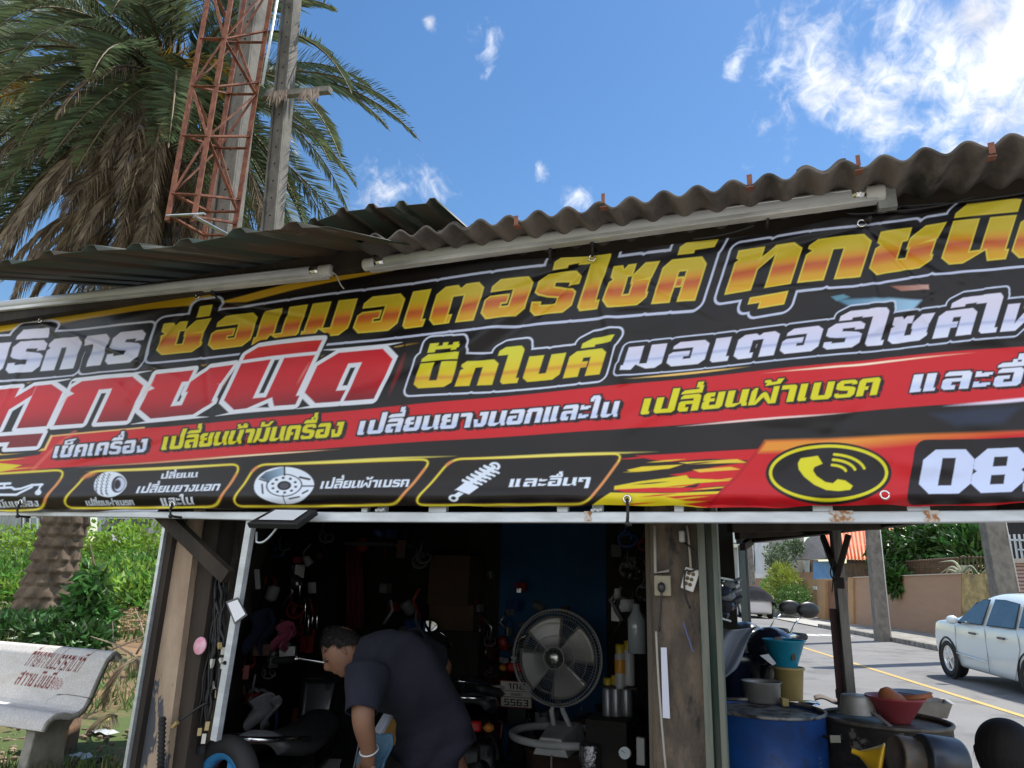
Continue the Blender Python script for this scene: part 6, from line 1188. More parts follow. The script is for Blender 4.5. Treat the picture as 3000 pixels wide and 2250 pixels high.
# yellow bucket and the blue funnel in it
p = lay(2316, 2050, TB); bk = vessel('plastic_bucket', 'cream yellow plastic bucket on the blue drum', 'bucket', p, [(0, .003), (.062, 0), (.066, .006), (.080, .158), (.087, .160), (.088, .172), (.080, .174), (.077, .165), (.063, .012), (0, .010)], mat('cream_plastic', (.46, .35, .13), .5, col2=(.38, .28, .10), scale=4, col3=(.2, .14, .06), scale3=3, lo3=.66, hi3=.8), inner='bucket_body')
pf = p + Vector((-.015, .0, .172)); fn = vessel('funnel_bucket', 'sky blue plastic funnel bucket stacked in the cream bucket', 'funnel', pf + Vector((0, 0, -.02)), [(.0, -.03), (.052, -.03), (.056, .0), (.112, .155), (.118, .158), (.118, .166), (.110, .164), (.05, .002)], mat('sky_blue_plastic', (.012, .28, .42), .4, col2=(.01, .22, .36), scale=4), inner='funnel_body'); g = MB(); q = pf + Vector((.045, -.075, .06)); g.box(q, (.02, .008, .035), rz=.4); g.build('stain', mat('brown_stain', (.1, .09, .05), .9), fn)
# small stuff on the blue drum
g = MB(); q = lay(2310, 2068, TB); g.box(q + Vector((-.02, -.02, .02)), (.035, .05, .04), rz=.3); tagit(g.build('cream_block', mat('cream_plastic', (.46, .35, .13), .5), bevel=.004), 'small cream plastic cap on the blue drum below the bucket', 'cap'); g = MB(); q = lay(2295, 2062, TB); g.box(q + Vector((-.02, 0, .012)), (.08, .05, .02), rz=.2); tagit(g.build('red_box', mat('dull_red', (.16, .04, .03), .6), bevel=.004), 'flat dull red box between pot and bucket on the blue drum', 'box')
g = MB(); q = lay(2370, 2062, TB); g.lathe([(0, .012), (.05, .012), (.056, 0)], q, 20); tagit(g.build('shiny_saucer', mat('chrome', (.8, .8, .8), .15, 1.0)), 'shiny metal saucer on the right of the blue drum', 'saucer')
def rag(label, px, py, z, w_, h_, m, seed, cat='cloth'):
    r = random.Random(seed); c = PZ(px, py, z); ph = [r.uniform(0, 6) for _ in range(4)]; g = MB(); g.grid(lambda u, v: c + Vector(((u - .5) * w_ + .02 * math.sin(5 * v + ph[0]), (v - .5) * w_ * .7, h_ * math.sin(math.pi * u) ** .7 * math.sin(math.pi * v) ** .7 * (1 + .35 * math.sin(9 * u + ph[1]) * math.sin(7 * v + ph[2])))), 22, 18); return tagit(g.build('rag', m), label, cat)
rag('crumpled lime green rag at the back of the blue drum', 2165, 2010, TB, .22, .07, mat('lime_rag', (.17, .25, .05), .9, col2=(.08, .12, .03), scale=9), 3); rag('dark red rag heaped behind the cream bucket', 2250, 1988, TB + .02, .34, .12, mat('maroon_rag', (.11, .022, .025), .85, col2=(.06, .015, .016), scale=7), 5); rag('dark oily cloth piled left of the red rag', 2150, 1975, TB + .04, .30, .13, mat('oily_cloth', (.025, .025, .024), .8, col2=(.05, .05, .045), scale=8), 6)
g = MB(); c = PD(2250, 1930, 3.75); g.add([PD(2226, 1920, 3.8), PD(2252, 1916, 3.8), PD(2274, 1944, 3.75), PD(2264, 1950, 3.75)], [(0, 1, 2, 3)]); tagit(g.build('paper_sheet', mat('white_paper', (.75, .76, .80), .7), solid=.002), 'white paper sheet lying over the parts behind the blue funnel', 'paper')
# on the black drum
p = lay(2522, 2108, TK); t = T('saucepan', 'battered grey saucepan upside down over the left of the black drum', 'saucepan', tuple(p)); g = MB(); g.lathe([(.088, 0), (.086, .004), (.074, .075), (.07, .084), (0, .086)], p + Vector((-.01, 0, .028)), 32); g.build('pan_body', m_alu, t); g = MB(); h0 = p + Vector((.045, -.05, .05)); g.bar(h0, h0 + Vector((.075, -.06, -.055)), .03, .007); g.build('handle', m_alu, t, bevel=.002)
p = lay(2640, 2118, TK); bs = vessel('red_basin', 'dusty red plastic basin on the black drum', 'basin', p + Vector((-.015, 0, 0)), [(0, .002), (.055, 0), (.06, .008), (.125, .105), (.135, .112), (.136, .12), (.122, .114), (.055, .012), (0, .01)], mat('dusty_red', (.35, .045, .06), .5, col2=(.28, .05, .06), scale=5), inner='basin_body')
pc = p + Vector((-.015, 0, .118)); fu = T('orange_funnel', 'orange brown plastic funnel lying in the red basin', 'funnel', tuple(pc)); m_of = mat('orange_plastic', (.42, .15, .06), .55, col2=(.33, .11, .045), scale=5)
g = MB(); g.lathe([(.075, -.04), (.07, -.02), (.03, .035), (.016, .045)], pc + Vector((-.03, .0, -.005)), 24, ax=(-.35, .1, .9)); g.build('cone', m_of, fu); g = MB(); g.tube([pc + Vector((.02, 0, -.012)), pc + Vector((.09, -.01, .0)), pc + Vector((.16, -.02, .022))], [.022, .016, .012], 12); g.build('spout', m_of, fu)
p = lay(2748, 2100, TK); tr = T('metal_tray', 'dull rectangular metal tray behind the red basin', 'tray', tuple(p)); g = MB(); w0, w1, h_ = .10, .125, .075
cen = p + Vector((-.075, .03, 0)); 
def ring_(w_, d_, z): return [cen + Vector((sx * w_ * 1.1, sy * d_, z)) for sx, sy in ((-1, -1), (1, -1), (1, 1), (-1, 1))]
g.add(ring_(w0, .075, 0) + ring_(w1, .10, h_) + ring_(w1 + .012, .112, h_ + .001) + ring_(w1 - .004, .096, h_) + ring_(w0 - .004, .07, .004), [(0, 1, 2, 3)[::-1]] + [(a + i, a + (i + 1) % 4, a + 4 + (i + 1) % 4, a + 4 + i) for a in (0, 4, 8, 12) for i in range(4)] + [(16, 17, 18, 19)]); g.build('tray_body', m_alu, tr, bevel=.003)
p = lay(2680, 2080, TK + .1); g = MB(); g.lathe([(0, 0), (.05, .004), (.10, .022), (.105, .022), (.05, .001), (0, -.004)], cen + Vector((-.03, .03, .085)), 32); tagit(g.build('wok_lid', mat('dark_pan', (.10, .10, .10), .4, .6)), 'dark shallow pan resting on tray and basin', 'pan')
g = MB(); b = lay(2440, 2050, TK); g.grid(lambda u, v: b + Vector(((u - .5) * .2, (v - .5) * .16, .012 * math.sin(8 * u))), 14, 8); tagit(g.build('asbestos_scrap', m_fibre, solid=.008), 'broken piece of grey corrugated sheet on the left of the black drum', 'sheet scrap'); g = MB(); g.box(b + Vector((.06, -.02, .035)), (.075, .06, .05), rz=.3); tagit(g.build('black_block', mat('black_plastic', (.018, .018, .02), .4), bevel=.004), 'small black box beside the upturned saucepan', 'box')
# things at the foot of the frame: tins, yellow funnel, pink thing, valve
for k, (px, py, D, R0, L, label, m) in enumerate(((2690, 2225, 3.0, .085, .2, 'grey steel filter can lying below the black drum', mat('grey_can', (.14, .13, .12), .5, .3, col2=(.3, .2, .12), scale=6)), (2752, 2228, 2.95, .095, .16, 'blue grey round can lying beside the filter can', mat('bluegrey_can', (.05, .07, .10), .35, .3, col2=(.10, .09, .08), scale=6)))):
    c = PD(px, py, D); ax = Vector((-.9, -.35, .1)).normalized(); g = MB(); g.lathe([(0, -L / 2), (R0 * .96, -L / 2), (R0, -L / 2 + .01), (R0, L / 2 - .01), (R0 * .93, L / 2), (R0 * .9, L / 2 - .012), (0, L / 2 - .016)], c, 32, ax=ax); tagit(g.build('filter_can', m), label, 'can', 'cans lying below the black drum')
c = PD(2585, 2234, 2.9); g = MB(); g.lathe([(.07, 0), (.077, .005), (.066, .013), (.026, .065), (.012, .085), (.010, .115)], c, 32, ax=(-.75, .15, .2)); g.lathe([(.066, .01), (.02, .055), (.008, .07)], c + Vector((.002, 0, 0)), 28, ax=(-.75, .15, .2)); tagit(g.build('yellow_funnel', mat('yellow_plastic', (.70, .42, .02), .4)), 'bright yellow plastic funnel in front of the black drum', 'funnel')
g = MB(); c = PD(2660, 2250, 2.98); g.box(c + Vector((0, .05, -.12)), (.45, .3, .14)); tagit(g.build('crate', mat('dark_crate', (.04, .035, .03), .8), bevel=.006), 'dark crate carrying the cans before the black drum', 'crate')
g = MB(); c = PD(2410, 2225, 3.75); g.lathe([(0, 0), (.06, 0), (.075, .16), (.07, .16), (0, .02)], c + Vector((0, 0, -.1)), 20); tagit(g.build('pink_pail', mat('hot_pink', (.65, .02, .18), .45)), 'bright pink pail in the gap between the two drums', 'pail')
g = MB(); c = PD(2412, 2157, 3.3); g.tube([c, c + Vector((.03, -.02, 0))], .008, 8); g.ball(c + Vector((.03, -.02, 0)), .014, 8, 6); g.build('tap', m_dark, d2)
g = MB(); c = PD(2447, 2165, 3.2); g.box(c, (.05, .005, .03), rz=.5); g.build('tape_patch', mat('dirty_tape', (.30, .28, .22), .7), d2)
# dark haired person seated at the lower right corner
def seated():
    h = PD(2955, 2222, 2.55); t = T('person', 'dark haired person seated low at the right corner, seen from behind', 'person', (h.x, h.y, 0)); g0 = h.z
    nodes = {'pelvis': ((h.x + .05, h.y + .0, g0 - .62), (.15, .12)), 'chest': ((h.x + .03, h.y + .02, g0 - .36), (.16, .11)), 'neck': ((h.x, h.y, g0 - .13), .055), 'head': ((h.x, h.y + .01, g0 + .02), (.085, .095)), 'crown': ((h.x, h.y + .01, g0 + .07), (.07, .08)),
             'shl': ((h.x - .17, h.y + .02, g0 - .24), .06), 'ell': ((h.x - .24, h.y + .14, g0 - .48), .045), 'hal': ((h.x - .14, h.y + .34, g0 - .52), .035), 'shr': ((h.x + .2, h.y + .02, g0 - .24), .06), 'elr': ((h.x + .27, h.y + .14, g0 - .48), .045), 'har': ((h.x + .16, h.y + .34, g0 - .52), .035),
             'hpl': ((h.x - .08, h.y + .1, g0 - .62), .09), 'knl': ((h.x - .14, h.y + .45, g0 - .50), .065), 'ftl': ((h.x - .14, h.y + .5, .06), .05), 'hpr': ((h.x + .16, h.y + .1, g0 - .62), .09), 'knr': ((h.x + .2, h.y + .45, g0 - .50), .065), 'ftr': ((h.x + .2, h.y + .5, .06), .05)}
    mb = skin_mesh(nodes, [('pelvis', 'chest'), ('chest', 'neck'), ('neck', 'head'), ('head', 'crown'), ('chest', 'shl'), ('shl', 'ell'), ('ell', 'hal'), ('chest', 'shr'), ('shr', 'elr'), ('elr', 'har'), ('pelvis', 'hpl'), ('hpl', 'knl'), ('knl', 'ftl'), ('pelvis', 'hpr'), ('hpr', 'knr'), ('knr', 'ftr')]); mb.build('body', mat('skin', (.30, .16, .10), .55, col2=(.25, .13, .08), scale=6), t)
    g = MB(); rr = random.Random(2)
    def scalp(q, e):
        a, th = 6.2832 * q, math.pi * e; k = 1 + .004 * math.sin(46 * a + 9 * math.sin(3 * a) + 4 * e) * math.sin(th) + .006 * math.sin(7 * a + 2 + 3 * e) + .004 * math.sin(23 * a + 11 * math.sin(2 * a) - 6 * e) ; z = -math.cos(th)
        return Vector((h.x + .098 * math.sin(th) * math.cos(a) * k * (1.06 if z < 0 else 1), h.y + .005 + .108 * math.sin(th) * math.sin(a) * k * (1.06 if z < 0 else 1), g0 + .03 + (.103 if z > 0 else .15) * z))
    g.grid(scalp, 200, 40, True, True)
    for k in range(60):
        a = rr.uniform(0, 6.283); p = scalp(a / 6.2832, rr.uniform(.35, .6)); d = Vector((p.x - h.x, p.y - h.y, 0)).normalized(); q = p + d * rr.uniform(.006, .018) + Vector((rr.uniform(-.01, .01), rr.uniform(-.01, .01), -rr.uniform(.04, .1))); w_ = Vector((-d.y, d.x, 0)) * .0012; g.add([p - w_, p + w_, q], [(0, 1, 2)])
    g.build('hair', mat('black_hair', (.012, .010, .010), .75, spec=.25), t)
    mb = skin_mesh({k: (v[0], tuple(q + .02 for q in (v[1] if isinstance(v[1], tuple) else (v[1], v[1])))) for k, v in nodes.items() if k in ('pelvis', 'chest', 'shl', 'shr')}, [('pelvis', 'chest'), ('chest', 'shl'), ('chest', 'shr')]); mb.build('shirt', mat('black_shirt', (.012, .012, .016), .9), t)
    g = MB(); g.lathe([(0, 0), (.17, 0), (.14, g0 - .76), (0, g0 - .75)], (h.x + .05, h.y, 0), 20); tagit(g.build('low_stool', mat('stool_blue', (.05, .08, .2), .5)), 'low round stool under the person at the right corner', 'stool')
seated()
# ================================================================ inside the shop: motorcycles, mechanic, fan, clutter
m_tyre = mat('tyre_rubber', (.018, .018, .019), .8, bump=.2, bscale=60)
m_chrome = mat('chrome', (.8, .8, .8), .15, 1.0)
m_blk = mat('black_plastic', (.018, .018, .02), .4)
m_skin = mat('skin', (.30, .16, .10), .55, col2=(.25, .13, .08), scale=6)
def wheel(parent, c, R0, rim_m, ax=(0, 1, 0), spokes=18, cast=0, local=True, w=.04, tyre_nm='wheel'):
    g = MB(); c = Vector(c); g.lathe([(R0 - .055, -w * .8), (R0 - .02, -w), (R0, -w * .5), (R0 + .004, 0), (R0, w * .5), (R0 - .02, w), (R0 - .055, w * .8), (R0 - .06, 0), (R0 - .055, -w * .8)], c, 40, ax=ax); t = g.build(tyre_nm, m_tyre, parent, local=local)
    g = MB(); r1 = R0 - .052; g.lathe([(r1, -w * .75), (r1 + .004, -w * .8), (r1 - .02, -w * .7), (r1 - .026, 0), (r1 - .02, w * .7), (r1 + .004, w * .8)], c, 40, ax=ax); g.lathe([(0, -.06), (.035, -.06), (.045, -.03), (.045, .03), (.035, .06), (0, .06)], c, 18, ax=ax)
    X, Y, Z = basis(ax)
    if cast:
        for k in range(cast):
            a = k * 2 * math.pi / cast + math.pi / 2; e = X * math.cos(a) + Y * math.sin(a); f = X * -math.sin(a) + Y * math.cos(a)
            for q in (0, 1):
                p = c + Z * (.012 if q else -.012); g.add([p + e * .03 + f * .028, p + e * .03 - f * .028, p + e * r1 * .55 - f * .016, p + e * (r1 - .015) - f * .05, p + e * (r1 - .015) + f * .05, p + e * r1 * .55 + f * .016], [(0, 1, 2, 3, 4, 5)])
    else:
        for k in range(spokes): a = k * 2 * math.pi / spokes; e = X * math.cos(a) + Y * math.sin(a); g.tube([c + Z * (.03 if k % 2 else -.03) + e * .03, c + e * (r1 - .015)], .0022, 4)
    g.build('rim', rim_m, t, local=local); return t
def motorcycle(label, pos, rz, paint, rim_m, group, cast=0, plate=False, rail=True):
    t = T('motorcycle', label, 'motorcycle', tuple(pos), rz, group=group)
    wheel(t, (-.60, 0, .285), .285, rim_m, cast=cast); wheel(t, (.62, 0, .285), .285, rim_m, cast=cast)
    L = dict(local=True)
    g = MB(); g.grid(lambda u, v: Vector((-.66 + .86 * u, (v - .5) * (.20 + .07 * math.sin(math.pi * min(1, u * 1.1))), .775 + .035 * (1 - u) ** 2 - .035 * math.sin(math.pi * u) - .05 * abs(2 * v - 1) ** 3 - .02 * u)), 22, 11); g.build('seat', mat('seat_vinyl', (.055, .058, .062), .5, col2=(.07, .074, .08), scale=12), t, solid=.05, **L)
    g = MB(); g.grid(lambda u, v: Vector((-.84 + .80 * u, .115 * math.cos(2 * math.pi * v) * (.55 + .45 * math.sin(math.pi * min(1, .2 + u))), .665 - .10 * u + .075 * math.sin(2 * math.pi * v) * (.6 + .6 * u))), 14, 16); g.build('tail_cowl', paint, t, **L)
    g = MB(); g.box((-.865, 0, .70), (.05, .15, .055)); g.build('tail_light', mat('red_lens', (.50, .012, .015), .15, spec=.8), t, bevel=.012, **L)
    for s in (-1, 1): g = MB(); g.ball((-.845, s * .115, .69), (.03, .03, .024), 10, 8); g.build('indicator', mat('amber_lens', (.55, .2, .03), .2), t, **L)
    if rail:
        g = MB(); g.tube([(-.40, .13, .76), (-.62, .135, .80), (-.80, .11, .83), (-.84, .05, .835), (-.84, -.05, .835), (-.80, -.11, .83), (-.62, -.135, .80), (-.40, -.13, .76)], .011, 10); g.build('grab_rail', m_chrome, t, **L)
    g = MB(); g.box((-.84, 0, .52), (.02, .15, .16), ax=(Vector((.96, 0, .28)), Vector((0, 1, 0)), Vector((-.28, 0, .96)))); g.grid(lambda u, v: Vector((-.60 - .30 * math.cos(.9 * u - .25) , (v - .5) * .12, .285 + .32 * math.sin(1.5 * u + .2) + .0)), 10, 5); g.build('rear_fender', m_blk, t, **L)
    if plate:
        NXp, NYp = 140, 110; XX, YY = np.meshgrid(np.linspace(0, 220, NXp), np.linspace(0, 172, NYp)); k = Ink(XX, YY, (206, 202, 190)); DKc = (24, 20, 22)
        k.line([(3, 3), (217, 3), (217, 169), (3, 169)], 9, (120, 30, 32), closed=True); k.line([(0, 66), (220, 66)], 4, (70, 30, 30)); k.line([(0, 104), (220, 104)], 4, (70, 30, 30))
        k.word('1กฮ', [(58, 54), (110, 54), (172, 54)], 36, 36, 0, flat(DKc), (.26, .17, .06), gap=.28); k.word('สงขลา', [(76, 94), (110, 94), (148, 94)], 15, 15, 0, flat((60, 50, 46)), (.3, .2, .08), gap=.2); k.word('5563', [(30, 158), (110, 158), (192, 158)], 42, 42, 0, flat(DKc), (.26, .17, .04), gap=.24)
        g = MB(); g.grid(lambda u, v: Vector((-.945 + .03 * v, .11 - .22 * u, .625 - .172 * v)), NXp, NYp); p = g.build('number_plate', vcol_mat('plate_paint', .5), t, **L); at = p.data.attributes.new('ink', 'FLOAT_COLOR', 'POINT'); at.data.foreach_set('color', np.concatenate([k.c, np.ones((NXp * NYp, 1))], 1).ravel())
    g = MB(); g.box((.05, 0, .36), (.34, .20, .20)); g.lathe([(0, -.13), (.10, -.13), (.11, -.11), (.11, .11), (.10, .13), (0, .13)], (-.02, 0, .34), 20, ax=(0, 1, 0)); g.build('engine', mat('engine_grey', (.20, .20, .20), .45, .6, col2=(.10, .10, .10), scale=9), t, bevel=.02, **L)
    for k in range(6): g = MB(); g.box((.24 + .028 * k, 0, .40 + .006 * k), (.010, .16, .15)); g.build('cooling_fin', mat('fin_alloy', (.52, .52, .55), .35, .7), t, **L)
    g = MB(); g.tube([(.56, 0, .95), (.40, 0, .55), (.1, 0, .52), (-.35, 0, .60)], [.035, .04, .045, .04], 10); g.build('frame', m_blk, t, **L)
    g = MB(); g.grid(lambda u, v: Vector((.47 - .18 * v + .06 * math.cos(math.pi * (u - .5)), (u - .5) * .42 * (1 - .25 * v), .92 - .58 * v)), 12, 10); g.build('leg_shield', paint, t, solid=.012, **L)
    for s in (-1, 1): g = MB(); g.tube([(.50, s * .065, .86), (.62, s * .065, .285)], [.02, .017], 10); g.build('fork', mat('fork_grey', (.16, .16, .165), .4, .6), t, **L)
    g = MB(); g.grid(lambda u, v: Vector((.62 + .315 * math.cos(.35 + 1.9 * u), (v - .5) * .12, .285 + .315 * math.sin(.35 + 1.9 * u) - .02 * abs(2 * v - 1) ** 2)), 14, 7); g.build('front_fender', paint, t, solid=.006, **L)
    g = MB(); g.tube([(.36, .33, .99), (.42, .22, 1.0), (.50, .05, .97), (.50, -.05, .97), (.42, -.22, 1.0), (.36, -.33, .99)], .012, 10); g.build('handlebar', m_chrome, t, **L)
    for s in (-1, 1):
        g = MB(); g.tube([(.395, s * .24, .997), (.34, s * .37, .988)], .019, 12); g.build('grip', m_tyre, t, **L)
        g = MB(); g.tube([(.41, s * .22, 1.0), (.40, s * .27, 1.06), (.37, s * .35, 1.11)], .005, 8); st = g.build('mirror_stem', m_chrome, t, **L)
        g = MB(); g.ball((.36, s * .39, 1.13), (.022, .072, .044), 18, 12); g.build('mirror', m_blk, t, **L); g = MB(); g.lathe([(0, 0), (.92, 0)], (.337, s * .39, 1.13), 24, ax=(-1, 0, 0), x=(0, 1, 0)); gl = g
        g.v = [(q[0], s * .39 + (q[1] - s * .39) * .066, 1.13 + (q[2] - 1.13) * .039) for q in g.v]; g.build('mirror_glass', mat('mirror_glass', (.55, .57, .60), .05, 1.0), t, **L)
    g = MB(); g.ball((.56, 0, .95), (.10, .125, .10), 18, 12); g.build('headlight_cowl', paint, t, **L); g = MB(); g.ball((.635, 0, .945), (.04, .085, .065), 16, 10); g.build('headlight', mat('lamp_grey', (.22, .24, .25), .15, spec=.7), t, **L)
    g = MB(); g.tube([(.02, -.13, .30), (-.3, -.15, .28), (-.5, -.16, .31), (-.86, -.17, .36)], [.02, .022, .038, .042], 12); g.build('exhaust', mat('exhaust_dark', (.08, .08, .08), .4, .7), t, **L)
    g = MB(); g.tube([(-.1, .13, .30), (-.12, .24, .02)], .009, 8); g.build('kickstand', m_blk, t, **L); return t
tail = PD(694, 2240, 2.7); bars = PD(930, 2032, 3.65); hdv = Vector((bars.x - tail.x, bars.y - tail.y, 0)); rz1 = math.atan2(hdv.y, hdv.x); hu = hdv.normalized(); b0 = Vector((tail.x, tail.y, tail.z - .70)) + hu * .865
MG = 'motorcycles around the shop'
m1 = motorcycle('black motorcycle under repair with chrome grab rail and red tail light', (b0.x, b0.y, 0.0), rz1, mat('black_paint', (.014, .015, .018), .25, coat=.5), mat('spoke_rim', (.5, .5, .5), .3, .9), MG)
sc_ = (tail.z + .0) / .70; m1.scale = (1.0, 1.0, 1.0)
pp = PD(1484, 2030, 4.85); m2 = motorcycle('motorcycle deep inside the shop with number plate under its red light', (pp.x - .0, pp.y + .80, pp.z - .525), math.pi / 2 + .12, mat('black_paint', (.014, .015, .018), .25, coat=.5), mat('spoke_rim', (.5, .5, .5), .3, .9), MG, plate=True, rail=False)
for px, py, D, rz, paint, lab in ((2095, 2060, 4.75, -.95, mat('blue_black_paint', (.012, .016, .035), .22, coat=.6), 'dark blue motorcycle parked behind the blue drum'), (2080, 1990, 5.4, -1.1, mat('grey_paint', (.05, .05, .055), .3, coat=.4), 'grey motorcycle behind the dark blue one beside the street')):
    c = PD(px, py, D); bk_ = motorcycle(lab, (c.x, c.y, 0), rz, paint, mat('spoke_rim', (.5, .5, .5), .3, .9), MG); bk_.scale = (1.18, 1.18, 1.18)
for px, py, D, rz, paint, lab in ((1395, 2150, 4.6, 1.9, mat('maroon_paint', (.10, .008, .012), .25, coat=.5), 'maroon motorcycle in the gloom between the bent man and the fan'), (1560, 2080, 5.1, 1.2, mat('black_paint', (.014, .015, .018), .25, coat=.5), 'black motorcycle in the gloom directly behind the fan')):
    c = PD(px, py, D); motorcycle(lab, (c.x, c.y, 0), rz, paint, mat('spoke_rim', (.5, .5, .5), .3, .9), MG)
# loose wheel with a blue cast rim, leaning by the pillar
c = PD(648, 2318, 2.5); wt = T('loose_wheel', 'loose motorcycle wheel with bright blue rim leaning by the pillar', 'wheel', (c.x, c.y, 0)); axw = Vector((-.2, -.97, .12)); wheel(wt, c, .176, mat('blue_rim', (.05, .25, .52), .35, .2, coat=.3), ax=axw, cast=3, local=False, w=.036, tyre_nm='tyre'); 
for ch in wt.children_recursive: pass
# ---- the mechanic, bent over the motorcycle
def mechanic():
    W = Vector; Pn = lambda px, py, D: tuple(PD(px, py, D)); hip = PD(1262, 2190, 2.86)
    t = T('person', 'mechanic in navy T shirt bending over the black motorcycle', 'person', (hip.x, hip.y, 0))
    kl, kr = W((hip.x - .10, hip.y - .12, .46)), W((hip.x + .16, hip.y + .06, .45)); fl_, fr_ = W((hip.x - .06, hip.y - .02, .07)), W((hip.x + .22, hip.y + .16, .07))
    n = {'pelvis': (Pn(1275, 2185, 2.89), (.09, .085)), 'waist': (Pn(1250, 2090, 2.87), (.085, .085)), 'chest': (Pn(1180, 1990, 2.82), (.115, .10)), 'upper': (Pn(1100, 1935, 2.78), (.085, .075)), 'neck': (Pn(1052, 1912, 2.75), .052), 'nape': (Pn(1024, 1902, 2.74), .048),
         'shl': (Pn(1075, 1985, 2.63), .058), 'ell': (Pn(1061, 2112, 2.54), .044), 'fal': (Pn(1074, 2160, 2.55), .038), 'wrl': (Pn(1082, 2202, 2.56), .028), 'hal': (Pn(1076, 2230, 2.58), (.036, .020)),
         'shr': (Pn(1185, 1905, 2.98), .055), 'elr': (Pn(1310, 1950, 3.08), .040), 'wrr': (Pn(1270, 2010, 3.1), .029), 'har': (Pn(1240, 2035, 3.06), (.036, .02)),
         'hpl': (tuple(hip + W((-.07, -.04, -.12))), .075), 'knl': (tuple(kl), .062), 'anl': (tuple(fl_), .042), 'tol': (tuple(fl_ + W((-.17, .05, -.03))), .032), 'hpr': (tuple(hip + W((.09, .06, -.12))), .075), 'knr': (tuple(kr), .062), 'anr': (tuple(fr_), .042), 'tor': (tuple(fr_ + W((-.17, .05, -.03))), .032)}
    for hd_, wv, s in (('hal', 'wrl', 'l'), ('har', 'wrr', 'r')):        # four curled fingers and a thumb
        a, b = W(n[wv][0]), W(n[hd_][0]); dr = (b - a).normalized(); sd_ = dr.cross(W((0.3, 1, .1))).normalized()
        for k in range(4): f0 = b + dr * .03 + sd_ * (.026 - .0175 * k); f1 = f0 + dr * (.034 + .006 * (k in (1, 2))) + W((-.008, .01, 0)); n[f'f{k}{s}'] = (tuple(f0), .0095); n[f'g{k}{s}'] = (tuple(f1), .0085); n[f'h{k}{s}'] = (tuple(f1 + dr * .014 + W((-.02, .018, 0))), .0075)
        n['t0' + s] = (tuple(b - dr * .01 + sd_ * .034), .011); n['t1' + s] = (tuple(b + dr * .025 + sd_ * .055), .009)
    E_ = [('pelvis', 'waist'), ('waist', 'chest'), ('chest', 'upper'), ('upper', 'neck'), ('neck', 'nape'), ('upper', 'shl'), ('shl', 'ell'), ('ell', 'fal'), ('fal', 'wrl'), ('wrl', 'hal'), ('upper', 'shr'), ('shr', 'elr'), ('elr', 'wrr'), ('wrr', 'har'), ('pelvis', 'hpl'), ('hpl', 'knl'), ('knl', 'anl'), ('anl', 'tol'), ('pelvis', 'hpr'), ('hpr', 'knr'), ('knr', 'anr'), ('anr', 'tor')]
    for hd_, s in (('hal', 'l'), ('har', 'r')):
        for k in range(4): E_ += [(hd_, f'f{k}{s}'), (f'f{k}{s}', f'g{k}{s}'), (f'g{k}{s}', f'h{k}{s}')]
        E_ += [(hd_, 't0' + s), ('t0' + s, 't1' + s)]
    mb = skin_mesh(n, E_)
    # head in profile, looking down to the left; sculpted as one displaced ball
    hc = PD(1003, 1902, 2.73); v_ = W(ray(1003, 1902)).normalized(); lf2 = (W(ray(900, 1902)) - W(ray(1003, 1902))).normalized(); dn_ = lf2.cross(v_).normalized(); dn_ = dn_ if dn_.z < 0 else -dn_
    f = (lf2 * .80 + dn_ * .60 - v_ * .12).normalized(); u = (lf2 * .60 - dn_ * .80); u = (u - f * u.dot(f)).normalized(); sd2 = f.cross(u)
    def head(q, e):
        a = 2 * math.pi * q; th = math.pi * e; x, y, z = math.sin(th) * math.cos(a), math.sin(th) * math.sin(a), -math.cos(th)    # x face, y side, z crown
        rx, ry, rz = .074, .060, .088
        jaw = max(0, -z) ** 1.5; X_ = rx * x * (1 - .10 * jaw) + (.020) * jaw * (x > -.2); Y_ = ry * y * (1 - .34 * jaw); Z_ = rz * z * (1.08 if z < 0 else 1)
        nose = math.exp(-((y / .20) ** 2) - ((z + .22) / .20) ** 2) * (x > 0); brow = math.exp(-((z - .12) / .12) ** 2 - (y / .6) ** 2) * (x > 0); sock = math.exp(-((abs(y) - .36) / .17) ** 2 - ((z + .02) / .10) ** 2) * (x > 0); lip = math.exp(-((y / .34) ** 2) - ((z + .58) / .07) ** 2) * (x > 0); chin = math.exp(-((y / .3) ** 2) - ((z + .86) / .12) ** 2) * (x > 0)
        X_ += .020 * nose + .004 * brow - .006 * sock + .005 * lip + .006 * chin
        return hc + f * X_ + sd2 * Y_ + u * Z_
    mb.grid(head, 56, 44, True, True)
    for s in (-1, 1):
        ec = hc + sd2 * s * .058 - f * .006 - u * .010; mb.grid(lambda a, b: ec + (f * math.cos(6.2832 * a) * (.0145) * (.7 + .3 * math.sin(6.2832 * a)) + u * math.sin(6.2832 * a) * .025) * math.sin(math.pi * b * .98 + .03) + sd2 * s * (.008 - .018 * b), 20, 7, True, True)
    mb.build('body', mat('dimmed_skin', (.22, .11, .065), .6, col2=(.18, .09, .055), scale=6), t)  # skin colour darkened to stand in for the dim interior
    for s in (-1, 1): eye = MB(); eye.ball(hc + f * .064 + sd2 * s * .024 + u * .0, .010, 10, 8); eye.build('eye', mat('eye_dark', (.03, .02, .02), .2), t)
    g = MB(); r = random.Random(6); g.grid(lambda q, e: hc + f * (-.005 + .079 * math.sin(math.pi * e * .5) * math.cos(6.2832 * q) * (.80 if math.cos(6.2832 * q) > 0 else 1.0)) + sd2 * .066 * math.sin(math.pi * e * .5) * math.sin(6.2832 * q) + u * (.094 * math.cos(math.pi * e * .5) + (.028 if math.cos(6.2832 * q) > .2 else -.038 * max(0, -math.cos(6.2832 * q)) ) * e), 40, 14, True, True)
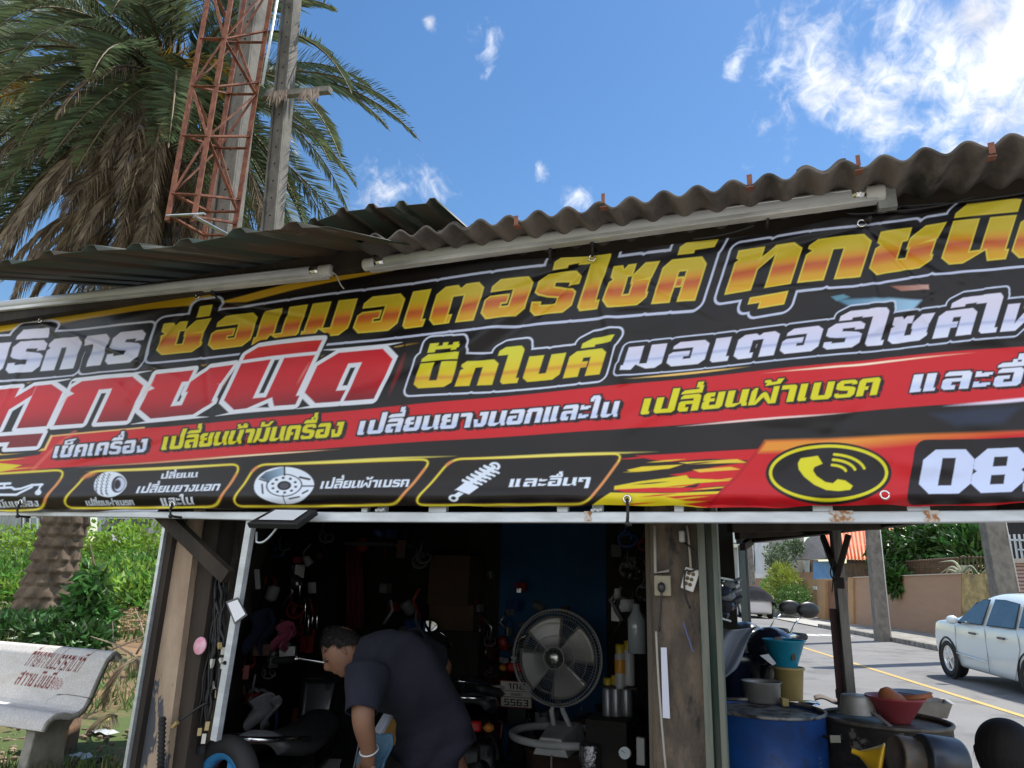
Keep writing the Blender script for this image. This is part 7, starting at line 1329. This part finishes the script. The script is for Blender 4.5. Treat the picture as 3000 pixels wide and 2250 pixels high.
    for k in range(1500):
        a, e = r.uniform(0, 6.283), r.uniform(.05, 1.0); cz = math.cos(a); p = hc + f * (-.005 + .080 * math.sin(1.5708 * e) * cz * (.82 if cz > 0 else 1)) + sd2 * .067 * math.sin(1.5708 * e) * math.sin(a) + u * (.095 * math.cos(1.5708 * e) + (.028 if cz > .2 else -.038 * max(0, -cz)) * e)
        d = (p - hc).normalized(); q = d * r.uniform(.002, .012) + (f * .4 - u * .5) * r.uniform(.01, .03) + W((r.uniform(-.01, .01), r.uniform(-.01, .01), r.uniform(-.01, .01))); w_ = d.cross(q).normalized() * .0018; g.add([p - w_, p + w_, p + q], [(0, 1, 2)])
    g.build('hair', mat('black_hair', (.012, .010, .010), .75, spec=.25), t)
    # loose T shirt: sections across the bent back, hem hanging free
    SEC = [((1030, 1940), (1060, 1868), 2.75, .075), ((1018, 1975), (1098, 1852), 2.76, .105), ((1026, 2015), (1150, 1846), 2.77, .135), ((1062, 2052), (1212, 1854), 2.79, .155), ((1112, 2080), (1272, 1898), 2.82, .165), ((1150, 2096), (1312, 1966), 2.84, .165), ((1166, 2122), (1348, 2040), 2.86, .160), ((1168, 2160), (1380, 2112), 2.87, .160), ((1160, 2200), (1394, 2165), 2.88, .165), ((1148, 2240), (1352, 2222), 2.88, .165), ((1150, 2300), (1340, 2290), 2.88, .16)]
    def lin2(v, k): 
        x = v * (len(SEC) - 1); i = min(int(x), len(SEC) - 2); q = x - i; q = q * q * (3 - 2 * q) * .5 + q * .5; a, b = SEC[i][k], SEC[i + 1][k]
        return (a[0] + (b[0] - a[0]) * q, a[1] + (b[1] - a[1]) * q) if isinstance(a, tuple) else a + (b - a) * q
    def shirt(q, v):
        D = lin2(v, 2); A, B = PD(*lin2(v, 0), D), PD(*lin2(v, 1), D); c = (A + B) / 2; X_ = (B - A) / 2; Z_ = W(ray(1150, 2000)).normalized() * lin2(v, 3); a = 6.2832 * q; cs, sn = math.cos(a), math.sin(a); k = 1 / max(abs(cs) ** 2.6 + abs(sn) ** 2.6, 1e-6) ** (1 / 2.6)
        fold = 1 + .045 * math.sin(5 * a + 9 * v + 2 * math.sin(5 * v)) * (.3 + v) + .034 * math.sin(17 * v + 3 * a + 1.5 * math.sin(4 * a)) * (v > .25) + .022 * math.sin(33 * v + 2 * a + 1 + 2 * math.sin(7 * v))
        return c + (X_ * cs + Z_ * sn) * k * fold * .985
    g = MB(); g.grid(shirt, 72, 70, True, True)
    def sleeve(p0, p1, D0, D1, w0, w1):
        a, b = PD(*p0, D0), PD(*p1, D1); d = (b - a).normalized(); X_, Y_, _ = basis(d); g.grid(lambda q, v: a.lerp(b, v) + (X_ * math.cos(6.2832 * q) + Y_ * math.sin(6.2832 * q)) * (w0 + (w1 - w0) * v) * (1 + .05 * math.sin(4 * 6.2832 * q + 7 * v) * v), 32, 14, True, True)
    sleeve((1078, 1965), (1059, 2086), 2.66, 2.55, .085, .056); sleeve((1200, 1905), (1284, 1932), 2.95, 3.05, .09, .058)
    g.build('shirt', mat('navy_cotton', (.012, .013, .026), .95, col2=(.008, .009, .019), scale=5, bump=.7, bscale=7), t, solid=.004)
    tn = {k: (n[k][0], tuple(q + (.055 if k in ('pelvis', 'hpl', 'hpr') else .025) for q in (n[k][1] if isinstance(n[k][1], tuple) else (n[k][1], n[k][1])))) for k in ('pelvis', 'hpl', 'knl', 'anl', 'hpr', 'knr', 'anr')}; mb = skin_mesh(tn, [('pelvis', 'hpl'), ('hpl', 'knl'), ('knl', 'anl'), ('pelvis', 'hpr'), ('hpr', 'knr'), ('knr', 'anr')]); mb.build('trousers', mat('black_cotton', (.012, .012, .014), .95), t)
    a, b = W(n['fal'][0]), W(n['wrl'][0]); d = (b - a).normalized(); c = a.lerp(b, .9); X, Y, Z = basis(d); g = MB(); g.tube([c + (X * math.cos(q) + Y * math.sin(q)) * .033 for q in np.linspace(0, 6.2832, 21)[:-1]], .003, 8, closed=True); g.build('bracelet', mat('white_band', (.5, .51, .52), .4), t)
mechanic()
g = MB(); c0 = PD(1090, 2232, 2.66); g.grid(lambda u, v: c0 + Vector(((u - .5) * .13 + .01 * math.sin(9 * v), .02 * math.sin(8 * u + 4 * v), (.5 - v) * .2)), 14, 14); tagit(g.build('blue_rag', mat('denim_rag', (.03, .09, .16), .95, col2=(.07, .14, .2), scale=14), solid=.008), 'blue oily rag by the left hand of the bending man', 'rag')
g = MB(); a, b = PD(1140, 2092, 2.9), PD(1106, 2150, 2.85); g.bar(a, b, .05, .02); tagit(g.build('grey_tool', mat('pale_grey_plastic', (.36, .39, .46), .4), bevel=.004), 'pale grey flat tool held below the bending man', 'tool')
g = MB(); c = PD(1148, 2140, 3.3); g.box(c, (.09, .07, .11), rz=.2); tagit(g.build('yellow_carton', mat('ochre_card', (.30, .17, .03), .8)), 'small ochre carton behind the grey tool', 'carton')
# ---- pedestal fan
FC = PD(1632, 1925, 4.25); fa = T('pedestal_fan', 'round wire guarded fan on a white stand with ring base', 'fan', (FC.x, FC.y, FC.z - .56)); toc = (Vector((0, 0, FC.z + .05)) - FC).normalized(); toc = (toc + Vector((-.25, 0, 0))).normalized(); X, Y, Z = basis(toc, (1, 0, 0)); RF = .272
m_guard = mat('guard_wire', (.38, .38, .37), .45, .5)
circ = lambda r_, h, n=64: [FC + (X * math.cos(a) + Y * math.sin(a)) * r_ + Z * h for a in np.linspace(0, 2 * math.pi, n + 1)[:-1]]
g = MB()
for r_, h, w_ in ((RF, 0, .006), (RF * .985, .03, .0025), (RF * .93, .055, .0022), (RF * .72, .07, .002), (RF * .45, .078, .002), (.062, .08, .0035), (RF * .97, -.03, .0025), (RF * .8, -.06, .002), (.08, -.07, .003)): g.tube(circ(r_, h), w_, 5, closed=True)
for k in range(90):
    a = 2 * math.pi * k / 90; e = X * math.cos(a) + Y * math.sin(a)
    g.tube([FC + e * .06 + Z * .08, FC + e * RF * .72 + Z * .07, FC + e * RF * .94 + Z * .052, FC + e * RF], .0011, 3, caps=False); g.tube([FC + e * .08 - Z * .07, FC + e * RF * .8 - Z * .06, FC + e * RF], .0011, 3, caps=False)
g.build('guard', m_guard, fa)
m_blade = mat('fan_blade', (.34, .33, .31), .35, .4)
for k in range(4):
    g = MB(); a0_ = k * math.pi / 2 + .4
    def bl(u, v): a = a0_ + (v - .5) * (1.25 - .15 * u); r_ = .045 + u * .19; return FC + (X * math.cos(a) + Y * math.sin(a)) * r_ + Z * (.012 + .035 * (v - .5) * (1.1 - .3 * u))
    g.grid(bl, 10, 10); g.build('blade', m_blade, fa, solid=.002)
g = MB(); g.lathe([(0, .10), (.03, .098), (.05, .085), (.055, .07), (.05, -.07), (.075, -.08), (.075, -.2), (.04, -.22), (0, -.22)], FC, 24, ax=Z); g.build('motor', mat('motor_chrome', (.42, .42, .40), .25, .9), fa)
m_cream = mat('cream_enamel', (.55, .56, .55), .45, col2=(.45, .46, .44), scale=8)
bz = FC.z - .42
for s in (-1, 1): g = MB(); g.tube([FC + Vector((s * .025, .02, -.27)), FC + Vector((s * .036, .02, -.30)), Vector((FC.x + s * .05 + .03, FC.y + .02, bz + .04))], [.012, .015, .015], 12); g.build('upright', m_cream, fa)
g = MB(); g.tube([FC + Vector((0, .06, -.02)), FC + Vector((.0, .04, -.27))], .024, 12); g.build('neck', mat('motor_chrome', (.42, .42, .40), .25, .9), fa)
g = MB(); g.tube([Vector((FC.x + .03 + .285 * math.cos(a), FC.y + .0 + .285 * math.sin(a), bz - .005)) for a in np.linspace(0, 6.2832, 49)[:-1]], .021, 12, closed=True); g.build('ring_base', m_cream, fa)
g = MB(); cx, cy = FC.x + .05, FC.y - .18; g.add([(cx - .10, cy - .10, bz - .06), (cx + .10, cy - .10, bz - .06), (cx + .10, cy + .32, bz - .06), (cx - .14, cy + .32, bz - .06), (cx - .06, cy - .10, bz + .03), (cx + .06, cy - .10, bz + .03), (cx + .06, cy + .32, bz + .05), (cx - .12, cy + .32, bz + .05)], [(3, 2, 1, 0), (4, 5, 6, 7), (0, 1, 5, 4), (1, 2, 6, 5), (2, 3, 7, 6), (3, 0, 4, 7)]); g.build('switch_box', m_cream, fa, bevel=.006)
g = MB(); g.tube(bez((cx + .01, cy - .11, bz - .05), (cx + .01, cy - .13, bz - .15), (cx + .03, cy - .13, bz - .3), (cx + .03, cy - .1, .02), 10), .006, 6); g.build('cord', mat('beige_cord', (.3, .28, .24), .6), fa)
g = MB(); g.lathe([(0, 0), (.2, 0), (.22, bz - .10), (.235, bz - .08), (.23, bz - .065), (0, bz - .064)], (FC.x + .03, FC.y + .05, 0), 28); tagit(g.build('fan_stool', mat('brown_drum', (.055, .032, .022), .7, col2=(.03, .02, .016), scale=6)), 'dark brown drum stool carrying the fan', 'stool')
# ---- clutter in the dark
def item(nm, lab, cat, g, m, grp=None, **kw): return tagit(g.build(nm, m, **kw), lab, cat, grp)
def sheet(px0, py0, px1, py1, D, m, nm, lab, cat, th=.01, grp=None, wob=0.0):
    A, B, C_, D_ = PD(px0, py1, D), PD(px1, py1, D), PD(px1, py0, D), PD(px0, py0, D); g = MB(); g.grid(lambda u, v: (A * (1 - u) + B * u) * (1 - v) + (D_ * (1 - u) + C_ * u) * v + Vector((0, wob * math.sin(u * 22 + 2 * v), 0)), 24 if wob else 2, 6 if wob else 2); return item(nm, lab, cat, g, m, grp, solid=th)
def pbox(px, py, D, sx, sy, sz, m, nm, lab, cat, rz=0.0, grp=None, bevel=.004): g = MB(); g.box(PD(px, py, D), (sx, sy, sz), rz=rz); return item(nm, lab, cat, g, m, grp, bevel=bevel)
sheet(1012, 1598, 1066, 1840, 5.3, mat('crimson_curtain', (.16, .012, .03), .9, col2=(.09, .008, .02), scale=8, stretch=(4, 4, .4)), 'curtain', 'dark crimson curtain hanging at the back of the shop', 'curtain', .006, wob=.025)
mc = mat('brown_card', (.11, .065, .035), .85, col2=(.08, .05, .028), scale=4)
pbox(1338, 1700, 5.4, .33, .3, .36, mc, 'cardboard_box', 'tall brown cardboard box in the dark left of the blue wall', 'box', grp='cardboard boxes stacked at the back'); pbox(1344, 1822, 5.35, .36, .3, .26, mc, 'cardboard_box', 'lower brown cardboard box under the tall one', 'box', grp='cardboard boxes stacked at the back')
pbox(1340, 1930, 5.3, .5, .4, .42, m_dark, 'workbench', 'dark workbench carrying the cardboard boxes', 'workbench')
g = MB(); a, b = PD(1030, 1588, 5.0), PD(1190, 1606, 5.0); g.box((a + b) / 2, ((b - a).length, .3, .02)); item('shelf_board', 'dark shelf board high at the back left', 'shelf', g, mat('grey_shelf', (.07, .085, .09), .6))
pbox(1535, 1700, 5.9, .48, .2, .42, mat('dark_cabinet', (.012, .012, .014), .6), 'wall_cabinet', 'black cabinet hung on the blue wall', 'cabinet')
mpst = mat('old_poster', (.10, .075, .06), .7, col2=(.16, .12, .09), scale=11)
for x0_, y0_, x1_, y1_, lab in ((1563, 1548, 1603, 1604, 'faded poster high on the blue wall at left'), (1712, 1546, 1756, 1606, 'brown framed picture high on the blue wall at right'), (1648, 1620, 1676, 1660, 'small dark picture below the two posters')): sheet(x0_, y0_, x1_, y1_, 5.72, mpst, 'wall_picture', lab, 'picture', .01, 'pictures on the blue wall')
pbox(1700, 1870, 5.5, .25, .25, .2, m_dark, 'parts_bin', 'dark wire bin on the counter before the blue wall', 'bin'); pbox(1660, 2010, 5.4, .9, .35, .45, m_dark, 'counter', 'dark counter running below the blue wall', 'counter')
r = random.Random(40)
for k, (px, py) in enumerate(((1712, 1815), (1740, 1812), (1770, 1800), (1695, 1830))): g = MB(); c = PD(px, py, 5.3); g.lathe([(0, 0), (.03, 0), (.03, .10), (.012, .13), (.012, .15), (0, .15)], c, 12); item('oil_bottle', ('squat dark bottle on the counter, left of the wire bin', 'dark bottle on the counter behind the fan guard', 'tallest dark bottle at the right end of the counter', 'leftmost dark bottle on the counter')[k], 'bottle', g, (mat('blue_bottle', (.03, .08, .2), .4), mat('dark_bottle', (.03, .03, .03), .4))[k % 2], 'bottles on the back counter')
mw, my = mat('can_white', (.34, .34, .33), .35), mat('can_yellow', (.38, .27, .02), .4)
for k, (px, py, lab) in enumerate(((1818, 1960, 'spray can with orange label and yellow cap, upper shelf'), (1843, 1950, 'spray can with yellow cap at right of the upper shelf'), (1782, 2060, 'tall grey spray can with yellow cap, lower left'), (1806, 2052, 'grey spray can with yellow cap in the lower middle'), (1836, 2040, 'spray can with yellow cap, lower right'))):
    c = PD(px, py, 3.9); t = T('spray_can', lab, 'spray can', tuple(c), group='yellow capped spray cans on the right wall'); g = MB(); g.lathe([(0, -.10), (.031, -.10), (.032, -.09), (.032, .07), (.024, .085)], c, 16); g.build('can_body', (mw, mat('can_grey', (.2, .21, .22), .3, .5))[k > 1], t); g = MB(); g.lathe([(.026, .082), (.027, .125), (.02, .13), (0, .13)], c, 14); g.build('cap', my, t)
    if k == 0: g = MB(); g.lathe([(.0325, -.02), (.0325, .05)], c, 16); g.build('label_band', mat('can_orange', (.45, .2, .01), .4), t)
for px, py, nm in ((1818, 2012, 'upper'), (1806, 2108, 'lower')): g = MB(); c = PD(px, py, 3.9); g.box(c, (.2, .1, .012)); item('wall_shelf', f'dark {nm} shelf holding spray cans', 'shelf', g, m_dark)
mp = mat('white_paper', (.75, .76, .80), .7); mpd = mat('dim_paper', (.30, .31, .33), .8)
for x0_, y0_, x1_, y1_, D, lab in ((1818, 1756, 1858, 1792, 3.6, 'white square paper pinned on the right inner wall'), (1800, 1724, 1818, 1752, 3.7, 'small paper tag above the square paper on the right wall'), (902, 1706, 926, 1738, 4.3, 'small white paper on the dark left wall')): sheet(x0_, y0_, x1_, y1_, D, mpd, 'wall_note', lab, 'paper', .002, 'papers in the dark shop')
g = MB(); c = PD(1866, 1850, 3.5); g.lathe([(0, -.1), (.045, -.1), (.045, .06), (.02, .1), (.02, .13), (0, .13)], c, 16); item('clear_jar', 'clear plastic jar with orange lid on the right wall shelf', 'jar', g, mat('clear_jar', (.25, .28, .3), .15, spec=.8))
c = PD(1830, 2206, 3.4); t = T('pressure_gauge', 'round white pressure gauge near the floor at right', 'gauge', tuple(c)); n_ = (Vector((0, 0, CAMH)) - c).normalized(); g = MB(); g.lathe([(.032, -.02), (.032, .012), (.027, .014)], c, 24, ax=n_); g.build('case', m_chrome, t); g = MB(); g.lathe([(0, .012), (.027, .012)], c, 24, ax=n_); dl = g.build('dial', mat('gauge_white', (.62, .68, .70), .4), t); X_, Y_, _ = basis(n_); g = MB(); g.bar(c + n_ * .014, c + n_ * .014 + X_ * .012 + Y_ * .016, .003, .002); g.build('needle', m_blk, dl)
g = MB(); c = PD(1730, 2225, 3.7); g.lathe([(0, -.1), (.06, -.1), (.06, .07), (.05, .08), (0, .08)], c, 24); item('silver_can', 'shiny crumpled silver can on the floor right of the fan', 'can', g, mat('foil', (.6, .6, .62), .2, 1.0, bump=.8, bscale=30))
pbox(1878, 2200, 3.4, .04, .03, .12, mw, 'white_regulator', 'small white regulator box right of the gauge', 'regulator'); pbox(1790, 2190, 3.8, .22, .25, .3, m_dark, 'air_compressor', 'dark air compressor body on the floor behind the gauge', 'compressor')
# left inner wall clutter
for k, (px, y0_, y1_) in enumerate(((905, 1790, 1900), (917, 1795, 1850), (930, 1780, 1890), (880, 1690, 1780), (896, 1740, 1860))): g = MB(); g.tube([PD(px, y0_, 4.2), PD(px - 4, y1_, 4.2)], .005, 6); item('hanging_rod', 'thin steel rod hanging on the dark left wall', 'rod', g, m_chrome, 'rods hung on the left wall')
rag_ = lambda px, py, D, w_, h_, m, lab, sd, cat='cloth': (lambda r, c: tagit((lambda g: (g.grid(lambda u, v: c + Vector(((u - .5) * w_ * (1 - .3 * v) , .05 * math.sin(9 * u + r) + .04 * math.sin(6 * v), (.5 - v) * h_ + .02 * math.sin(11 * u + r))), 20, 16), g)[1])(MB()).build('cloth', m, solid=.008), lab, cat))(sd, PD(px, py, D))
rag_(826, 1862, 4.0, .11, .12, mat('pink_cloth', (.35, .07, .13), .9), 'dusty pink cloth hung on the left wall', 1.0); rag_(762, 1850, 3.9, .2, .2, mat('dark_blue_cloth', (.012, .02, .05), .9), 'dark blue cloth beside the pink one', 2.2); rag_(775, 2085, 3.75, .2, .14, mat('white_cloth', (.30, .31, .33), .95, col2=(.2, .2, .22), scale=9), 'dirty white cloth heaped behind the motorcycle seat', 3.1); rag_(735, 1660, 3.6, .1, .5, m_dark, 'black jacket hanging high on the left wall', 4.0, 'jacket')
g = MB(); g.bar(PD(752, 1668, 3.2), PD(756, 1725, 3.2), .02, .01); item('pale_ruler', 'short pale wooden strip hung on the left wall', 'strip', g, mpd)
pbox(880, 2110, 4.1, .07, .07, .13, mat('dull_red', (.16, .04, .03), .6), 'red_tin', 'dull red tin behind the motorcycle seat', 'tin')
# wiring looms on the left pillar
wh = T('wiring_loom', 'tangled black wiring looms with white plugs hung on the left post', 'wiring', tuple(P(630, 1700, 2.3))); g = MB(); gc = MB(); r = random.Random(9); plugs = []
for k in range(34):
    x0_, y0_ = r.uniform(628, 672), r.uniform(1640, 1760); y1_ = r.uniform(1850, 2190); x1_ = 650 - (y1_ - 1700) * .12 + r.uniform(-38, 34); Y_ = r.uniform(2.2, 2.3); pts = []
    for q in range(9): f = q / 8; pts.append(P(x0_ + (x1_ - x0_) * f + r.uniform(-7, 7), y0_ + (y1_ - y0_) * f, Y_ + r.uniform(-.01, .01)))
    g.tube(pts, r.uniform(.003, .007), 5); plugs.append((pts[-1], (pts[-1] - pts[-2]).normalized()))
g.tube(bez(P(612, 2058, 2.2), P(585, 2065, 2.18), P(548, 2100, 2.16), P(528, 2110, 2.15), 8), .004, 6); plugs.append((P(520, 2116, 2.15), Vector((-.6, 0, -.6))))
g.build('wires', mat('black_cable', (.012, .012, .013), .55), wh)
for k, (p, d) in enumerate(plugs): g = MB(); g.bar(p, p + d * r.uniform(.018, .032), .014, .011); g.build('plug', (mat('white_plug', (.55, .53, .47), .5), mat('ochre_plug', (.4, .3, .12), .5), m_blk)[k % 3], wh, bevel=.001)
c = P(586, 1892, 2.17); g = MB(); g.lathe([(0, .004), (.028, .004), (.032, 0), (0, 0)], c, 24, ax=(-.1, -1, .1)); item('pink_disc', 'round pink disc hung among the black wires', 'disc', g, mat('pink_plastic', (.68, .26, .36), .4, col2=(.75, .5, .58), scale=30))
tg = T('price_tag', 'white card in a clear sleeve taped on the slanted upright', 'tag', tuple(P(683, 1790, 2.05))); cor = [P(662, 1763, 2.055), P(688, 1830, 2.055), P(725, 1802, 2.055), P(697, 1750, 2.055)]; g = MB(); g.add(cor, [(0, 1, 2, 3)]); g.build('sleeve', mat('dark_sleeve', (.10, .10, .11), .2), tg, solid=.003)
ctr = sum(cor, Vector()) / 4; g = MB(); g.add([ctr + (p - ctr) * .82 + Vector((.003, -.004, .0)) for p in cor], [(0, 1, 2, 3)]); cd_ = g.build('card', mp, tg)
g = MB(); g.tube([P(476, 2100, 2.12), P(470, 2262, 2.12)], .0105, 12)
for q in range(12): c = P(476 - q * .5, 2108 + q * 13, 2.12); g.lathe([(.0125, -.003), (.0135, 0), (.0125, .003)], c, 12)
item('rubber_grip', 'ribbed black rubber tube standing at the pillar foot', 'tube', g, m_tyre)
# ---- on the timber post: sockets, cords, paper strip
YP = 2.272
ex = T('extension_socket', 'white six hole extension socket dangling on the right post', 'extension socket', tuple(P(2022, 1700, YP - .02))); cor = [P(1993, 1722, YP - .012), P(2030, 1736, YP - .012), P(2052, 1672, YP - .012), P(2008, 1660, YP - .012)]; g = MB(); o = Vector((0, .022, 0)); g.add(cor + [p + o for p in cor], [(0, 1, 2, 3), (7, 6, 5, 4)] + [(i, i + 4, (i + 1) % 4 + 4, (i + 1) % 4) for i in range(4)]); g.build('casing', mat('socket_white', (.55, .54, .50), .45), ex, bevel=.003)
A, B, C_, D_ = cor
for i in range(2):
    for j in range(3): u, v = .33 + .3 * i, .28 + .24 * j; p = (A * (1 - u) + B * u) * (1 - v) + (D_ * (1 - u) + C_ * u) * v; g = MB(); g.lathe([(0, .002), (.0055, .002), (.006, -.001)], p, 10, ax=(0, -1, 0)); g.build('socket_hole', mat('socket_brown', (.12, .08, .03), .6), ex)
cords = mat('black_cable', (.012, .012, .013), .55)
g = MB(); g.tube(bez(P(2012, 1540, YP), P(2020, 1590, YP), P(2022, 1640, YP), P(2024, 1664, YP - .01), 8), .004, 6); item('socket_cord', 'pale flex running down to the dangling extension socket', 'cord', g, mat('beige_cord', (.3, .28, .24), .6))
g = MB(); g.tube(bez(P(2006, 1590, YP), P(2060, 1620, YP - .02), P(2050, 1690, YP - .02), P(2012, 1670, YP - .02), 10) + bez(P(2008, 1672, YP - .03), P(1998, 1720, YP - .03), P(2010, 1760, YP - .02), P(2022, 1782, YP - .015), 8), .003, 6); item('plug_cord', 'black cord looping through the extension socket', 'cord', g, cords)
pbox(1998, 1572, 2.16, .016, .03, .034, mw, 'adapter_plug', 'small white and black plug at the top of the right post', 'plug')
ol = T('wall_outlet', 'old cream wall outlet with a black plug in it', 'outlet', tuple(P(1942, 1720, YP))); g = MB(); c = P(1942, 1716, YP); g.box(c, (.05, .02, .06)); g.build('plate', mat('old_cream', (.26, .23, .16), .6), ol, bevel=.003); g = MB(); g.ball(c + Vector((-.002, -.016, -.005)), (.012, .012, .016), 12, 8); g.tube(bez(c + Vector((-.002, -.02, -.015)), c + Vector((-.002, -.02, -.06)), P(1934, 1800, YP - .01), P(1932, 1850, YP - .01), 8), .003, 6); g.build('black_plug', m_blk, ol)
g = MB(); g.tube([P(1918, 1540, YP), P(1920, 1678, YP), P(1960, 1672, YP)], .005, 8); item('conduit', 'thin white conduit running down the right post to the outlet', 'conduit', g, mat('old_white_pipe', (.32, .31, .28), .6))
pbox(1932, 1828, 2.18, .022, .016, .085, mat('adapter_white', (.45, .45, .44), .45), 'power_adapter', 'slim white adapter hanging under the wall outlet', 'adapter', rz=.1)
g = MB(); g.tube(bez(P(1922, 1850, YP - .01), P(1928, 2000, YP - .01), P(1936, 2100, YP - .01), P(1952, 2270, YP - .01), 12), .0035, 6); item('pale_flex', 'long pale flex hanging down the right post past the paper strip', 'cord', g, mat('beige_cord', (.3, .28, .24), .6))
cor = [P(1942, 2103, YP - .008), P(1963, 2105, YP - .012), P(1953, 1897, YP - .008), P(1936, 1897, YP - .008)]; g = MB(); g.add(cor, [(0, 1, 2, 3)]); item('paper_strip', 'long narrow white paper strip pinned on the greasy right post', 'paper', g, mat('strip_paper', (.50, .51, .60), .8), solid=.001)
g = MB(); a, b = P(2001, 1822, YP - .01), P(2030, 1910, YP - .005); g.bar(a, b, .008, .003); item('hacksaw', 'faded blue hacksaw leaning on the right post', 'saw', g, mat('saw_blue', (.06, .08, .22), .5))
# grey plastic sheeting and a bicycle-like heap of parts behind the green channel
def film(u, v): a = PD(2088 + 70 * u * (1 - .3 * v) + 60 * (1 - v) * u, 1836 + 150 * v + 30 * u * (1 - u), 3.9); return a + Vector((0, .04 * math.sin(9 * u + 5 * v), .02 * math.sin(7 * v)))
g = MB(); g.grid(film, 20, 20); item('plastic_sheet', 'grey translucent plastic sheet hanging beside the green post', 'plastic sheet', g, mat('grey_film', (.30, .34, .42), .25, spec=.7), solid=.002)
g = MB(); g.bar(PD(2092, 1685, 4.6), PD(2094, 1830, 4.6), .02, .02); g.bar(PD(2092, 1690, 4.6), PD(2150, 1700, 4.7), .012); g.bar(PD(2094, 1805, 4.6), PD(2140, 1820, 4.7), .012); item('parts_rack', 'pale metal rack frame beyond the green post', 'rack', g, m_white_alu)
for k, (px, py, w_, c_) in enumerate(((2112, 1730, .07, (.03, .04, .08)), (2128, 1745, .06, (.3, .33, .36)), (2118, 1775, .08, (.04, .04, .05)), (2135, 1712, .05, (.25, .28, .3)), (2106, 1800, .07, (.02, .02, .025)))):
    g = MB(); c = PD(px, py, 4.7); g.ball(c, (w_, w_ * .7, w_ * .6), 10, 7, smooth=False); g.tube([c, c + Vector((w_ * 1.6, 0, w_ * .8))], .012, 6); item('spare_part', ('dark blue plastic part on the rack', 'pale plastic cowl on the rack', 'black part lower on the rack', 'light grey part at the top of the rack', 'black part at the foot of the rack')[k], 'part', g, mat('part%d' % k, c_, .35), 'motorcycle parts on the rack')

# a wall of small dim parts: brackets, hoses, levers and cans on hooks and shelves
r = random.Random(77); LBL = 'small dark motorcycle part crowded in the dim back of the shop'
regs = ((1100, 1260, 1640, 1900, 5.1, 16), (1400, 1530, 1640, 1900, 5.2, 18), (1500, 1660, 1770, 1860, 5.3, 16), (1640, 1790, 1800, 1900, 5.3, 16), (1790, 1890, 1560, 1800, 4.2, 20), (1400, 1560, 1880, 2200, 5.0, 26), (740, 960, 1560, 1900, 4.4, 24), (1560, 1890, 2080, 2240, 4.7, 22), (690, 860, 1880, 2080, 4.0, 14), (1060, 1260, 1560, 1660, 5.0, 10))
pm = [mat('part_steel', (.35, .35, .36), .3, .9), mat('part_white', (.3, .31, .33), .5), mat('part_black', (.02, .02, .022), .35), mat('part_grey', (.12, .12, .125), .5), mat('part_brown', (.09, .05, .03), .7), mat('part_red', (.25, .02, .02), .4), mat('part_blue', (.02, .06, .18), .4)]
for x0_, x1_, y0_, y1_, D, n_ in regs:
    for k in range(n_):
        c = PD(r.uniform(x0_, x1_), r.uniform(y0_, y1_), D + r.uniform(-.15, .15)); g = MB(); s_ = r.uniform(.035, .09); q = r.randrange(4); ax = Vector((r.uniform(-1, 1), r.uniform(-.4, .4), r.uniform(-1, 1)))
        if q == 0: g.tube([c, c + Vector((s_ * r.uniform(-1, 1), 0, -s_)), c + Vector((s_ * r.uniform(-1, 1), .02, -s_ * 2.4))], s_ * .16, 7)
        elif q == 1: g.lathe([(0, -s_ * .6), (s_ * .5, -s_ * .6), (s_ * .55, -s_ * .4), (s_ * .5, s_ * .5), (s_ * .2, s_ * .7), (0, s_ * .7)], c, 12, ax=ax)
        elif q == 2: g.tube([c + Vector((math.cos(a) * s_ * (.5 + .04 * a), .012 * a, math.sin(a) * s_ * (.7 - .03 * a))) for a in np.linspace(0, 11, 30)], s_ * .12, 6); g.tube([c + Vector((0, 0, s_ * .5)), c + Vector((.01, 0, s_ * 1.6))], s_ * .07, 5)
        else: g.box(c, (s_ * 1.2, s_ * .7, s_ * r.uniform(.6, 1.6)), rz=r.uniform(0, 3)); g.tube([c + Vector((0, -s_ * .36, 0)), c + Vector((0, -s_ * .8, s_ * .4))], s_ * .12, 6)
        tagit(g.build('machine_part', r.choice(pm), bevel=.002 if q == 3 else 0), LBL, 'machine part', 'parts crowding the dim shop')
